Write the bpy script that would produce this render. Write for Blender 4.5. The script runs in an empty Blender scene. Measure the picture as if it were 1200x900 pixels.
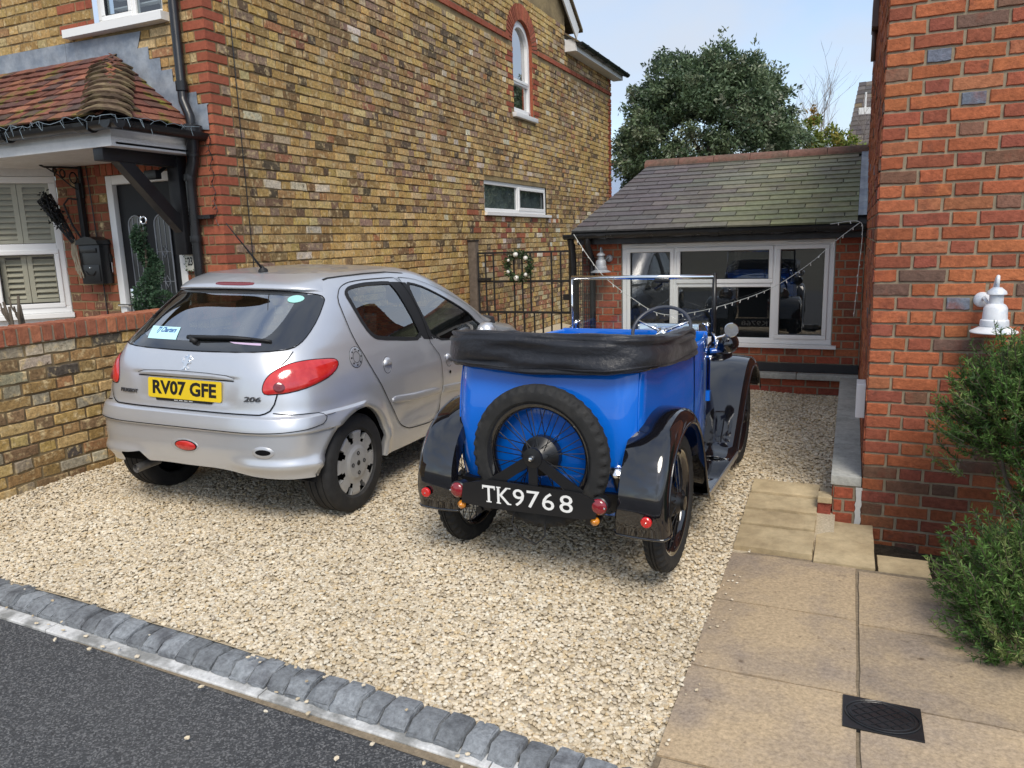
import bpy, bmesh, math, random
import numpy as np
from mathutils import Vector, Matrix
random.seed(7); RNG = np.random.default_rng(11)
SC = bpy.context.scene
COL = SC.collection
# ---------------------------------------------------------------- camera
CAM = np.array([0.0, 0.0, 1.55])
PITCH, YAW, ROLL, FPX = 0.186, 0.4211, -0.0307, 890.0
def _basis():
    cy, sy = math.cos(YAW), math.sin(YAW)
    fwd = np.array([-sy*math.cos(PITCH), cy*math.cos(PITCH), -math.sin(PITCH)])
    right = np.array([cy, sy, 0.0]); up = np.cross(right, fwd)
    cr, sr = math.cos(ROLL), math.sin(ROLL)
    return right*cr+up*sr, -right*sr+up*cr, fwd
CR, CU, CF = _basis()
cd = bpy.data.cameras.new('camera'); cam = bpy.data.objects.new('camera', cd); COL.objects.link(cam)
cam.matrix_world = Matrix(((CR[0], CU[0], -CF[0], CAM[0]), (CR[1], CU[1], -CF[1], CAM[1]), (CR[2], CU[2], -CF[2], CAM[2]), (0, 0, 0, 1)))
cd.sensor_fit = 'HORIZONTAL'; cd.sensor_width = 36.0; cd.lens = FPX/1200*36.0
cd.clip_start = 0.05; cd.clip_end = 2000.0
SC.camera = cam
def proj(p):
    d = np.asarray(p, float)-CAM; z = d@CF
    return 600+FPX*(d@CR)/z, 450-FPX*(d@CU)/z, z
# ---------------------------------------------------------------- light
SUN_EL, SUN_AZ = math.radians(50), math.radians(148)      # azimuth from +Y towards +X
sd = bpy.data.lights.new('sun', 'SUN'); sun = bpy.data.objects.new('sun', sd); COL.objects.link(sun)
sd.energy = 1.5; sd.angle = math.radians(26); sd.color = (1.0, 0.93, 0.82)
sv = Vector((math.sin(SUN_AZ)*math.cos(SUN_EL), math.cos(SUN_AZ)*math.cos(SUN_EL), math.sin(SUN_EL)))
sun.rotation_euler = sv.to_track_quat('Z', 'Y').to_euler(); sun.location = (6, -8, 12)
W = bpy.data.worlds.new('World'); SC.world = W; W.use_nodes = True
nt = W.node_tree; nt.nodes.clear()
def N(t, ty, **kw):
    n = t.nodes.new(ty)
    for k, v in kw.items():
        if k in n.inputs.keys() if hasattr(n.inputs, 'keys') else False: n.inputs[k].default_value = v
        else: setattr(n, k, v)
    return n
out = N(nt, 'ShaderNodeOutputWorld'); bg = N(nt, 'ShaderNodeBackground'); bg.inputs['Strength'].default_value = 0.118
sky = N(nt, 'ShaderNodeTexSky', sky_type='NISHITA', sun_disc=False, sun_elevation=SUN_EL, sun_rotation=SUN_AZ, altitude=50, air_density=1.0, dust_density=1.2, ozone_density=1.0)
tc = N(nt, 'ShaderNodeTexCoord'); mp = N(nt, 'ShaderNodeMapping'); mp.inputs['Scale'].default_value = (1.0, 1.0, 2.6); mp.inputs['Location'].default_value = (0.35, 0.2, 0.0)
ns = N(nt, 'ShaderNodeTexNoise'); ns.inputs['Scale'].default_value = 2.3; ns.inputs['Detail'].default_value = 7; ns.inputs['Roughness'].default_value = 0.52; ns.inputs['Distortion'].default_value = 0.35
cr_ = N(nt, 'ShaderNodeValToRGB'); cr_.color_ramp.elements[0].position = 0.36; cr_.color_ramp.elements[1].position = 0.60
cr_.color_ramp.elements[0].color = (0.25, 0.25, 0.25, 1); cr_.color_ramp.elements[1].color = (0.95, 0.95, 0.95, 1)
mx = N(nt, 'ShaderNodeMix', data_type='RGBA'); mx.inputs[7].default_value = (3.1, 3.45, 4.0, 1)
L = nt.links.new
L(tc.outputs['Generated'], mp.inputs['Vector']); L(mp.outputs[0], ns.inputs['Vector']); L(ns.outputs['Fac'], cr_.inputs[0]); L(cr_.outputs[0], mx.inputs[0]); L(sky.outputs[0], mx.inputs[6]); L(mx.outputs[2], bg.inputs['Color']); L(bg.outputs[0], out.inputs[0])
SC.view_settings.view_transform = 'Standard'; SC.view_settings.look = 'None'; SC.view_settings.gamma = 1.0; SC.view_settings.exposure = 0.90
try: SC.view_settings.use_curve_mapping = False
except Exception: pass
# ---------------------------------------------------------------- materials
def mat(name, base=(.5, .5, .5), rough=.6, metal=0., spec=.5, coat=0., coat_r=.03, tint=False, noise=0., nscale=20., detail=6., bump=0., bscale=60., bdist=.004, c2=None, c2scale=3., c2pos=(.42, .62), trans=0., ior=1.5, wear=None, rvar=0., sheen=0., coords='Object', emit=None, rnd=None, drift=None):
    m = bpy.data.materials.new(name); m.use_nodes = True; t = m.node_tree; b = t.nodes['Principled BSDF']; k = t.links.new
    b.inputs['Roughness'].default_value = rough; b.inputs['Metallic'].default_value = metal; b.inputs['Specular IOR Level'].default_value = spec
    b.inputs['Coat Weight'].default_value = coat; b.inputs['Coat Roughness'].default_value = coat_r; b.inputs['Transmission Weight'].default_value = trans; b.inputs['IOR'].default_value = ior
    if sheen: b.inputs['Sheen Weight'].default_value = sheen
    co = t.nodes.new('ShaderNodeTexCoord').outputs[coords]
    if tint:
        a = t.nodes.new('ShaderNodeAttribute'); a.attribute_name = 'tint'; col = a.outputs['Color']
    else:
        r = t.nodes.new('ShaderNodeRGB'); r.outputs[0].default_value = (*base, 1); col = r.outputs[0]
    def mixc(fac, A, Bc, mode='MIX'):
        x = t.nodes.new('ShaderNodeMix'); x.data_type = 'RGBA'; x.blend_type = mode
        if isinstance(fac, float): x.inputs[0].default_value = fac
        else: k(fac, x.inputs[0])
        k(A, x.inputs[6])
        if isinstance(Bc, tuple): x.inputs[7].default_value = (*Bc, 1)
        else: k(Bc, x.inputs[7])
        return x.outputs[2]
    def nz(scale, det=6., ro=.6):
        n = t.nodes.new('ShaderNodeTexNoise'); n.inputs['Scale'].default_value = scale; n.inputs['Detail'].default_value = det; n.inputs['Roughness'].default_value = ro; k(co, n.inputs['Vector']); return n.outputs['Fac']
    def ramp(f, p0, p1, a=(0, 0, 0), bb=(1, 1, 1)):
        r = t.nodes.new('ShaderNodeValToRGB'); e = r.color_ramp.elements; e[0].position = p0; e[1].position = p1; e[0].color = (*a, 1); e[1].color = (*bb, 1); k(f, r.inputs[0]); return r.outputs[0]
    if c2: col = mixc(ramp(nz(c2scale), c2pos[0], c2pos[1]), col, c2)
    if wear: # (colour, scale, pos0, pos1)
        col = mixc(ramp(nz(wear[1], 8., .7), wear[2], wear[3]), col, wear[0])
    if noise:
        lo, hi = 1-noise, 1+noise
        col = mixc(1.0, col, ramp(nz(nscale, detail, .7), .3, .7, (lo, lo, lo), (hi, hi, hi)), 'MULTIPLY')
    if drift:
        lo, hi = 1-drift[1], 1+drift[1]; col = mixc(1.0, col, ramp(nz(drift[0], 4., .6), .32, .68, (lo, lo*.985, lo*.96), (hi, hi, hi)), 'MULTIPLY')
    if rnd:
        oi = t.nodes.new('ShaderNodeObjectInfo'); lo, hi = 1-rnd, 1+rnd
        col = mixc(1.0, col, ramp(oi.outputs['Random'], 0., 1., (lo, lo, lo), (hi, hi, hi)), 'MULTIPLY')
    k(col, b.inputs['Base Color'])
    if rvar:
        mr = t.nodes.new('ShaderNodeMapRange'); mr.inputs['From Min'].default_value = .3; mr.inputs['From Max'].default_value = .7
        mr.inputs['To Min'].default_value = max(.02, rough-rvar); mr.inputs['To Max'].default_value = min(1, rough+rvar); k(nz(9., 5.), mr.inputs['Value']); k(mr.outputs[0], b.inputs['Roughness'])
    if bump:
        bn = t.nodes.new('ShaderNodeBump'); bn.inputs['Strength'].default_value = bump; bn.inputs['Distance'].default_value = bdist; k(nz(bscale, 8., .65), bn.inputs['Height']); k(bn.outputs[0], b.inputs['Normal'])
    if emit: b.inputs['Emission Color'].default_value = (*emit[0], 1); b.inputs['Emission Strength'].default_value = emit[1]
    return m
def glass_mat(name, tintc=(.75, .8, .8), refl=.10, rough=.0):
    m = bpy.data.materials.new(name); m.use_nodes = True; t = m.node_tree; t.nodes.clear(); k = t.links.new
    o = t.nodes.new('ShaderNodeOutputMaterial'); mixs = t.nodes.new('ShaderNodeMixShader'); tr = t.nodes.new('ShaderNodeBsdfTransparent'); gl = t.nodes.new('ShaderNodeBsdfGlossy')
    tr.inputs[0].default_value = (*tintc, 1); gl.inputs['Roughness'].default_value = rough
    lw = t.nodes.new('ShaderNodeLayerWeight'); lw.inputs['Blend'].default_value = .5
    mr = t.nodes.new('ShaderNodeMath'); mr.operation = 'POWER'; mr.inputs[1].default_value = 3.2; k(lw.outputs['Facing'], mr.inputs[0])
    ma = t.nodes.new('ShaderNodeMath'); ma.operation = 'MULTIPLY_ADD'; ma.inputs[1].default_value = 1-refl; ma.inputs[2].default_value = refl; k(mr.outputs[0], ma.inputs[0])
    k(ma.outputs[0], mixs.inputs[0]); k(tr.outputs[0], mixs.inputs[1]); k(gl.outputs[0], mixs.inputs[2]); k(mixs.outputs[0], o.inputs[0])
    return m
# ---------------------------------------------------------------- mesh helpers
class MB:
    def __init__(s): s.v = []; s.f = []; s.c = []
    def add(s, vs, fs, col=None):
        o = len(s.v); s.v.extend([tuple(map(float, p)) for p in vs]); s.f.extend([tuple(i+o for i in f) for f in fs])
        if col is not None: s.c.extend([col]*len(vs))
        return s
    def box(s, a, b, col=None):
        x0, y0, z0 = a; x1, y1, z1 = b
        return s.add([(x0, y0, z0), (x1, y0, z0), (x1, y1, z0), (x0, y1, z0), (x0, y0, z1), (x1, y0, z1), (x1, y1, z1), (x0, y1, z1)],
                     [(0, 3, 2, 1), (4, 5, 6, 7), (0, 1, 5, 4), (1, 2, 6, 5), (2, 3, 7, 6), (3, 0, 4, 7)], col)
    def bbox(s, a, b, bev, col=None):               # chamfered box
        a = np.minimum(a, b).astype(float) if False else np.array([min(p, q) for p, q in zip(a, b)], float); b2 = np.array([max(p, q) for p, q in zip(a, b)], float)
        bm = bmesh.new(); bmesh.ops.create_cube(bm, size=1)
        for v in bm.verts: v.co = Vector([(a[i]+b2[i])/2+v.co[i]*(b2[i]-a[i]) for i in range(3)])
        bmesh.ops.bevel(bm, geom=bm.edges[:], offset=bev, segments=2, affect='EDGES', profile=.6)
        return s.bm(bm, col)
    def bm(s, bm, col=None):
        bm.verts.index_update(); s.add([v.co for v in bm.verts], [[v.index for v in f.verts] for f in bm.faces], col); bm.free(); return s
    def tube(s, pts, r, n=8, col=None, closed=False, caps=True):
        P = [Vector(p) for p in pts]; m = len(P); rr = r if hasattr(r, '__len__') else [r]*m
        vs = []; up = None
        for i in range(m):
            d = (P[(i+1) % m]-P[i-1]) if closed else (P[min(i+1, m-1)]-P[max(i-1, 0)])
            d.normalize()
            if up is None: up = d.orthogonal().normalized()
            up = (up-d*up.dot(d)); up = up.normalized() if up.length > 1e-6 else d.orthogonal().normalized()
            w = d.cross(up)
            for j in range(n):
                a = 2*math.pi*j/n; vs.append(P[i]+up*(rr[i]*math.cos(a))+w*(rr[i]*math.sin(a)))
        fs = []
        for i in range(m if closed else m-1):
            for j in range(n):
                a = i*n+j; b = i*n+(j+1) % n; i2 = (i+1) % m; fs.append((a, b, i2*n+(j+1) % n, i2*n+j))
        if caps and not closed: fs.append(tuple(range(n-1, -1, -1))); fs.append(tuple((m-1)*n+j for j in range(n)))
        return s.add(vs, fs, col)
    def lathe(s, prof, origin, axis, n=24, col=None, closed=False):    # prof: (radius, along)
        ax = Vector(axis).normalized(); e1 = ax.orthogonal().normalized(); e2 = ax.cross(e1); O = Vector(origin); vs = []
        for r, h in prof:
            for j in range(n):
                a = 2*math.pi*j/n; vs.append(O+ax*h+e1*(r*math.cos(a))+e2*(r*math.sin(a)))
        fs = []; m = len(prof)
        for i in range(m if closed else m-1):
            for j in range(n):
                i2 = (i+1) % m; fs.append((i*n+j, i*n+(j+1) % n, i2*n+(j+1) % n, i2*n+j))
        return s.add(vs, fs, col)
    def quad(s, a, b, c, d, col=None): return s.add([a, b, c, d], [(0, 1, 2, 3)], col)
    def prism(s, poly, fn, t0, t1, col=None):       # poly in 2d, fn(u,v,t)->xyz
        n = len(poly); vs = [fn(u, v, t0) for u, v in poly]+[fn(u, v, t1) for u, v in poly]
        return s.add(vs, [tuple(range(n)), tuple(range(2*n-1, n-1, -1))]+[(i, i+n, (i+1) % n+n, (i+1) % n) for i in range(n)], col)
    def grid(s, pts, col=None, closed_u=False):     # pts [i][j] -> quads
        R = len(pts); C = len(pts[0]); vs = [p for row in pts for p in row]
        fs = [(i*C+j, i*C+(j+1) % C, (i+1)*C+(j+1) % C, (i+1)*C+j) for i in range(R-1) for j in range(C if closed_u else C-1)]
        return s.add(vs, fs, col)
ROOTLOC = {}
def link(o, parent=None):
    COL.objects.link(o)
    if parent is not None: o.parent = parent
    return o
def root_of(p):
    while p.parent is not None: p = p.parent
    return p
def obj(name, mb, material, parent=None, smooth=False, label=None, fixn=False, auto=None, local=False):
    me = bpy.data.meshes.new(name); v = mb.v
    if parent is not None and not local:
        r = root_of(parent); off = ROOTLOC.get(r.name, (0, 0, 0))
        if off != (0, 0, 0): v = [(a-off[0], b-off[1], c-off[2]) for a, b, c in v]
    me.from_pydata(v, [], mb.f)
    if mb.c and len(mb.c) == len(mb.v):
        at = me.color_attributes.new('tint', 'FLOAT_COLOR', 'POINT'); arr = np.ones((len(mb.v), 4), np.float32); arr[:, :3] = np.array(mb.c, np.float32); at.data.foreach_set('color', arr.ravel())
    if fixn:
        bm = bmesh.new(); bm.from_mesh(me); bmesh.ops.recalc_face_normals(bm, faces=bm.faces[:]); bm.to_mesh(me); bm.free()
    if smooth: me.polygons.foreach_set('use_smooth', [True]*len(me.polygons))
    me.materials.append(material)
    if auto is not None: me.set_sharp_from_angle(angle=math.radians(auto))
    o = bpy.data.objects.new(name, me); link(o, parent)
    if label: o['label'] = label
    return o
def tag(o, label, cat, group=None):
    o['label'] = label; o['category'] = cat; o['kind'] = 'thing'
    if group: o['group'] = group
    return o
def struct(o, label=None):
    o['kind'] = 'structure'
    if label: o['label'] = label
    return o
def stuff(o, label=None):
    o['kind'] = 'stuff'
    if label: o['label'] = label
    return o
def thing(name, label, cat, loc=(0, 0, 0), group=None, rz=0., world=True):
    o = bpy.data.objects.new(name, None); COL.objects.link(o); o.location = loc; o.rotation_euler = (0, 0, rz); o.empty_display_size = .1
    if world and rz == 0: ROOTLOC[o.name] = tuple(map(float, loc))
    return tag(o, label, cat, group)
def text_mesh(txt, size, depth=.002, offset=0., sx=1.):
    cu = bpy.data.curves.new('text', 'FONT'); cu.body = txt; cu.size = size; cu.extrude = depth/2; cu.offset = offset; cu.align_x = 'CENTER'; cu.align_y = 'CENTER'; cu.resolution_u = 3
    o = bpy.data.objects.new('text', cu); COL.objects.link(o); dg = bpy.context.evaluated_depsgraph_get(); me = bpy.data.meshes.new_from_object(o.evaluated_get(dg))
    v = np.array([tuple(p.co) for p in me.vertices]); f = [tuple(p.vertices) for p in me.polygons]; bpy.data.objects.remove(o); bpy.data.curves.remove(cu); bpy.data.meshes.remove(me)
    v[:, 0] *= sx
    return v, f
def lerp(a, b, t): return a+(b-a)*t
def jit(c, a): 
    k = 1+random.uniform(-a, a); return tuple(max(.004, x*k*(1+random.uniform(-a*.3, a*.3))) for x in c)
def pick(pal):
    r = random.random()*sum(w for _, w in pal)
    for c, w in pal:
        r -= w
        if r <= 0: return c
    return pal[-1][0]
# ---- brick work: each brick its own box-like piece with worn arrises
def brick_piece(mb, O, U, V, Nn, u0, u1, v0, v1, proud, rough, col, fine=False):
    O, U, V, Nn = map(np.asarray, (O, U, V, Nn)); j = lambda s: random.uniform(-s, s)
    tl = j(.0025)*rough
    if not fine:
        b = [(u0, v0), (u1, v0), (u1, v1), (u0, v1)]; e = .003
        f = [(u0+e+j(.002)*rough, v0+e+j(.002)*rough+tl), (u1-e+j(.002)*rough, v0+e+j(.002)*rough-tl), (u1-e+j(.002)*rough, v1-e+j(.002)*rough-tl), (u0+e+j(.002)*rough, v1-e+j(.002)*rough+tl)]
        p = proud+j(.003)*rough
        vs = [O+U*a+V*c-Nn*.003 for a, c in b]+[O+U*a+V*c+Nn*(p+j(.0012)*rough) for a, c in f]
        mb.add(vs, [(4, 5, 6, 7), (0, 1, 5, 4), (1, 2, 6, 5), (2, 3, 7, 6), (3, 0, 4, 7)], col)
    else:
        per = []
        nu = 5; nv = 2
        for i in range(nu): per.append((lerp(u0, u1, i/nu), v0))
        for i in range(nv): per.append((u1, lerp(v0, v1, i/nv)))
        for i in range(nu): per.append((lerp(u1, u0, i/nu), v1))
        for i in range(nv): per.append((u0, lerp(v1, v0, i/nv)))
        n = len(per); cu, cv = (u0+u1)/2, (v0+v1)/2; p = proud+j(.0025)*rough; vs = []
        for a, c in per: vs.append(O+U*a+V*c-Nn*.003)
        mid = []
        for a, c in per:
            du = (a-cu)/(u1-u0)*2; dv = (c-cv)/(v1-v0)*2
            a2 = a-du*.002+j(.0025)*rough; c2 = c-dv*.002+j(.0028)*rough+tl*du; mid.append((a2, c2)); vs.append(O+U*a2+V*c2+Nn*(p-.004))
        for (a2, c2) in mid: vs.append(O+U*lerp(a2, cu, .035)+V*lerp(c2, cv, .08)+Nn*(p+j(.0008)))
        vs.append(O+U*cu+V*cv+Nn*(p+.0005)); fs = []
        for i in range(n):
            k = (i+1) % n; fs += [(i, k, n+k, n+i), (n+i, n+k, 2*n+k, 2*n+i), (2*n+i, 2*n+k, 3*n)]
        mb.add(vs, fs, col)
def rows_minus(a, b, cuts):
    seg = [(a, b)]
    for c0, c1 in cuts:
        ns = []
        for s0, s1 in seg:
            if c1 <= s0 or c0 >= s1: ns.append((s0, s1)); continue
            if c0 > s0: ns.append((s0, c0))
            if c1 < s1: ns.append((c1, s1))
        seg = ns
    return seg
def lay_bricks(O, U, V, Nn, u0, u1, v0, v1, pal, course=.0775, joint=.011, bond='flemish', phases=None, Ls=.226, open_fn=None, special=None, proud=.007, rough=1., vtop=None):
    """returns a list of bricks (frame, rect, colour). open_fn(va,vb) -> list of (u0,u1) cut out of that course."""
    out = []; nrow = int(round((v1-v0)/course)); Lh = (Ls-joint)/2
    for r in range(nrow):
        va = v0+r*course; vb = va+course-joint
        cuts = open_fn(va, vb) if open_fn else []
        hi = u1 if vtop is None else min(u1, vtop(vb)[1]); lo = u0 if vtop is None else max(u0, vtop(vb)[0])
        for s0, s1 in rows_minus(lo, hi, cuts):
            if s1-s0 < .02: continue
            if bond == 'flemish': seq = [Ls-joint, Lh]; per = Ls+Lh+joint; ph = (r % 2)*(per/2)
            elif bond == 'english': seq = [Ls-joint] if r % 2 else [Lh]; per = (Ls if r % 2 else Lh+joint); ph = (r % 2)*Ls*.25
            elif bond == 'garden': seq = [Lh] if r % 4 == 3 else [Ls-joint]; per = Lh+joint if r % 4 == 3 else Ls; ph = (r % 2)*Ls*.5
            else: seq = [Ls-joint]; per = Ls; ph = (r % 2)*Ls/2
            if phases: ph = phases[r % 2]
            u = math.floor((s0-u0)/per)*per+u0-ph-per; k = 0
            while u < s1:
                ln = seq[k % len(seq)]*(1 if True else 1); a = max(u, s0); b = min(u+ln, s1); k += 1; u += ln+joint
                if b-a < .022: continue
                c = None
                if special: c = special(a, b, va, vb, r)
                if c is None: c = jit(pick(pal((a+b)/2, (va+vb)/2) if callable(pal) else pal), .16)
                if c == 'skip': continue
                out.append((O, U, V, Nn, a+random.uniform(0, .002), b-random.uniform(0, .002), va, vb, proud, rough, c))
    return out
def px_size(b):
    O, U, V, Nn, a, c, va, vb = b[:8]; O, U, V = map(np.asarray, (O, U, V))
    x, y, z = proj(O+U*(a+c)/2+V*(va+vb)/2)
    if z < .2 or x < -10 or x > 1210 or y < -10 or y > 910: return 0
    p = proj(O+U*a+V*va); q = proj(O+U*c+V*vb); return abs(p[0]-q[0])*abs(p[1]-q[1])
def emit_bricks(sets, material, limit=300, name='brick', fine_px=1e9):
    """sets: list of (parent, bricks). The largest `limit` in the picture become objects, the rest one stuff part per parent."""
    allb = [(px_size(b), i, b) for i, (par, bs) in enumerate(sets) for b in bs]
    allb.sort(key=lambda t: -t[0]); rest = {}
    for n, (s, i, b) in enumerate(allb):
        if n < limit and s > 8:
            mb = MB(); brick_piece(mb, *b, fine=s > fine_px); obj(name, mb, material, sets[i][0])
        else: rest.setdefault(i, MB()); brick_piece(rest[i], *b)
    for i, mb in rest.items(): stuff(obj(name+'_courses', mb, material, sets[i][0]))
def cells(mb, O, U, V, u0, u1, v0, v1, rects):      # flat panel with rectangular holes
    us = sorted({u0, u1}|{x for r in rects for x in (r[0], r[1]) if u0 < x < u1}); vs = sorted({v0, v1}|{x for r in rects for x in (r[2], r[3]) if v0 < x < v1})
    O, U, V = map(np.asarray, (O, U, V))
    for a, b in zip(us, us[1:]):
        for c, d in zip(vs, vs[1:]):
            if any(r[0] <= (a+b)/2 <= r[1] and r[2] <= (c+d)/2 <= r[3] for r in rects): continue
            mb.quad(O+U*a+V*c, O+U*b+V*c, O+U*b+V*d, O+U*a+V*d)
    return mb
X_, Y_, Z_ = np.eye(3)
# ================================================================ materials of the place
M = {}
M['brick_y'] = mat('yellow_stock_brick', tint=True, rough=.9, spec=.2, noise=.42, nscale=40, bump=.9, bscale=70, bdist=.006, wear=((.085, .06, .038), 26, .57, .70), c2=(.58, .45, .25), c2scale=17, c2pos=(.52, .66), drift=(.7, .16))
M['quoin'] = mat('red_quoin_brick', tint=True, rough=.88, spec=.2, noise=.22, nscale=30, bump=.6, bscale=80, bdist=.004, wear=((.12, .06, .045), 18, .64, .8))
M['brick_r'] = mat('red_brick', tint=True, rough=.88, spec=.25, noise=.30, nscale=34, bump=.9, bscale=70, bdist=.006, c2=(.21, .065, .04), c2scale=6.5, c2pos=(.54, .78), wear=((.085, .05, .04), 10, .60, .80), drift=(.9, .14))
M['mortar_y'] = mat('sandy_mortar', (.30, .23, .125), .95, spec=.1, noise=.2, nscale=14, bump=.6, bscale=160, bdist=.003, c2=(.17, .13, .08), c2scale=1.5)
M['mortar_r'] = mat('buff_mortar', (.31, .255, .18), .95, spec=.1, noise=.2, nscale=14, bump=.6, bscale=160, bdist=.003, c2=(.26, .22, .16), c2scale=2)
M['white'] = mat('white_upvc', (.82, .82, .81), .3, spec=.5)
M['white_old'] = mat('weathered_white_paint', (.70, .70, .69), .5, noise=.08, nscale=12, bump=.15, bscale=40)
M['black'] = mat('black_gloss_plastic', (.013, .014, .016), .33, spec=.5, noise=.2, nscale=8, rvar=.1)
M['blackwood'] = mat('black_painted_timber', (.012, .012, .014), .45, spec=.45, bump=.2, bscale=50, rvar=.1)
M['iron'] = mat('black_wrought_iron', (.012, .012, .013), .55, bump=.2, bscale=120)
M['lead'] = mat('lead_flashing', (.20, .235, .285), .5, spec=.5, noise=.25, nscale=9, c2=(.30, .33, .37), c2scale=5, bump=.25, bscale=18, bdist=.01)
M['tile'] = mat('clay_roof_tile', tint=True, rough=.9, spec=.2, noise=.3, nscale=30, bump=.5, bscale=90, c2=(.15, .135, .03), c2scale=5.5, c2pos=(.55, .66))
M['ridge'] = mat('lichened_ridge_tile', (.14, .105, .075), .95, spec=.15, noise=.4, nscale=35, c2=(.20, .165, .09), c2scale=14, bump=.6, bscale=90)
M['ridge_red'] = mat('red_clay_ridge', (.185, .10, .08), .9, spec=.2, noise=.3, nscale=25, c2=(.13, .09, .07), c2scale=6, bump=.4, bscale=80)
M['slate'] = mat('slate_tile', tint=True, rough=.68, spec=.4, noise=.25, nscale=18, bump=.35, bscale=40, c2=(.10, .085, .09), c2scale=2.2, c2pos=(.5, .8))
M['stone_cop'] = mat('concrete_coping', (.43, .43, .395), .92, spec=.2, noise=.22, nscale=35, c2=(.34, .34, .31), c2scale=5, bump=.5, bscale=110)
M['slab'] = mat('riven_sandstone_paving', (.44, .335, .215), .9, spec=.2, noise=.3, nscale=70, c2=(.30, .24, .185), c2scale=3.2, c2pos=(.42, .66), wear=((.13, .09, .06), 13, .62, .74), bump=.75, bscale=34, bdist=.008, rnd=.1)
M['slab2'] = mat('pale_sandstone_paving', (.50, .40, .245), .9, spec=.2, noise=.2, nscale=14, c2=(.40, .31, .185), c2scale=3, bump=.7, bscale=26, bdist=.008, rnd=.1)
M['joint'] = mat('paving_jointing_sand', (.23, .185, .13), 1, spec=.1, noise=.3, nscale=60, bump=.6, bscale=200)
M['sett'] = mat('dark_granite_sett', (.215, .23, .245), .8, spec=.3, noise=.35, nscale=55, c2=(.105, .11, .12), c2scale=7, c2pos=(.47, .66), wear=((.30, .27, .22), 30, .66, .8), bump=.9, bscale=60, bdist=.008, rnd=.28)
M['kerb'] = mat('concrete_edging', (.62, .62, .61), .9, spec=.2, noise=.15, nscale=60, c2=(.26, .26, .25), c2scale=8, bump=.4, bscale=150)
M['gravel_base'] = mat('gravel_bed', (.46, .39, .28), 1, spec=.1, noise=.3, nscale=90, bump=.5, bscale=110, bdist=.01)
M['stone'] = mat('cream_gravel_stone', tint=True, rough=.85, spec=.25, noise=.10, nscale=60, bump=.2, bscale=120, drift=(1.1, .12))
M['soil'] = mat('dark_soil', (.05, .04, .03), 1, spec=.1, noise=.4, nscale=40, bump=1., bscale=60, bdist=.02)
M['wood_old'] = mat('weathered_timber_post', (.13, .105, .085), .85, spec=.2, noise=.3, nscale=18, bump=.4, bscale=60)
M['pane'] = glass_mat('window_pane', (.62, .68, .70), .16); M['pane_sky'] = glass_mat('sky_reflecting_pane', (.6, .65, .7), .62); M['pane_clear'] = glass_mat('clear_pane', (.9, .92, .92), .035)
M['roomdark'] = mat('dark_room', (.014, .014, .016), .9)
M['curtain'] = mat('pale_curtain', (.72, .72, .70), .9, bump=.2, bscale=14)
M['shutter'] = mat('cream_painted_shutter', (.50, .46, .35), .5, noise=.06, nscale=10)
M['chrome'] = mat('chrome', (.86, .87, .88), .07, metal=1.)
M['greymetal'] = mat('galvanised_lamp_metal', (.30, .33, .37), .5, metal=.2, noise=.15, nscale=16, c2=(.40, .42, .45), c2scale=7, bump=.15, bscale=40)
M['lampwhite'] = mat('chalky_white_lamp_paint', (.72, .74, .77), .5, noise=.12, nscale=14, c2=(.42, .50, .60), c2scale=9, c2pos=(.52, .7), bump=.2, bscale=40)
# asphalt with chippings
def asphalt():
    m = mat('asphalt', (.070, .073, .079), .85, spec=.35, noise=.4, nscale=75, bump=1., bscale=150, bdist=.016, c2=(.105, .106, .108), c2scale=1.1, c2pos=(.4, .75))
    t = m.node_tree; b = t.nodes['Principled BSDF']; src = b.inputs['Base Color'].links[0].from_socket
    co = [n for n in t.nodes if n.type == 'TEX_COORD'][0].outputs['Object']
    v = t.nodes.new('ShaderNodeTexVoronoi'); v.inputs['Scale'].default_value = 170; t.links.new(co, v.inputs['Vector'])
    r = t.nodes.new('ShaderNodeValToRGB'); r.color_ramp.elements[0].position = .55; r.color_ramp.elements[1].position = 1.; r.color_ramp.elements[0].color = (0, 0, 0, 1); r.color_ramp.elements[1].color = (.8, .8, .8, 1)
    sx = t.nodes.new('ShaderNodeSeparateColor'); t.links.new(v.outputs['Color'], sx.inputs[0]); t.links.new(sx.outputs[0], r.inputs[0])
    x = t.nodes.new('ShaderNodeMix'); x.data_type = 'RGBA'; x.inputs[7].default_value = (.30, .30, .30, 1); t.links.new(r.outputs[0], x.inputs[0]); t.links.new(src, x.inputs[6]); t.links.new(x.outputs[2], b.inputs['Base Color'])
    return m
M['asphalt'] = asphalt()
M['earth'] = mat('far_ground', (.13, .12, .09), 1, noise=.3, nscale=1.)
# ================================================================ ground
def sst(t): t = min(1, max(0, t)); return t*t*(3-2*t)
def sett_y(x): return 2.0+(-.45-x)*.0565
GX = [(-5.5, .13), (-4.62, .125), (-4.3, .06), (-4.0, .05), (-2.7, .018), (-2.2, .0), (-.8, -.02), (-.3, -.045), (.2, -.045)]
def zg(x, y):
    z = float(np.interp(x, [a for a, _ in GX], [b for _, b in GX]))
    z -= .085*sst((x+1.25)/.7)*sst((4.95-y)/1.0)
    z -= .03*sst((2.6-y)/.5)*sst((-2.2-x)/-1.)
    if x < -1.5: z = lerp(z, .0, sst((sett_y(x)+.55-y)/.5)*sst((-1.5-x)/.8))
    return z+.008*math.sin(x*5.1+y*2.3)*math.sin(y*4.7-x)
mb = MB(); mb.quad((-300, -300, -.3), (300, -300, -.3), (300, 300, -.3), (-300, 300, -.3)); struct(obj('ground', mb, M['earth']), 'plain earth ground reaching the horizon')
mb = MB(); pts = []
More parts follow.
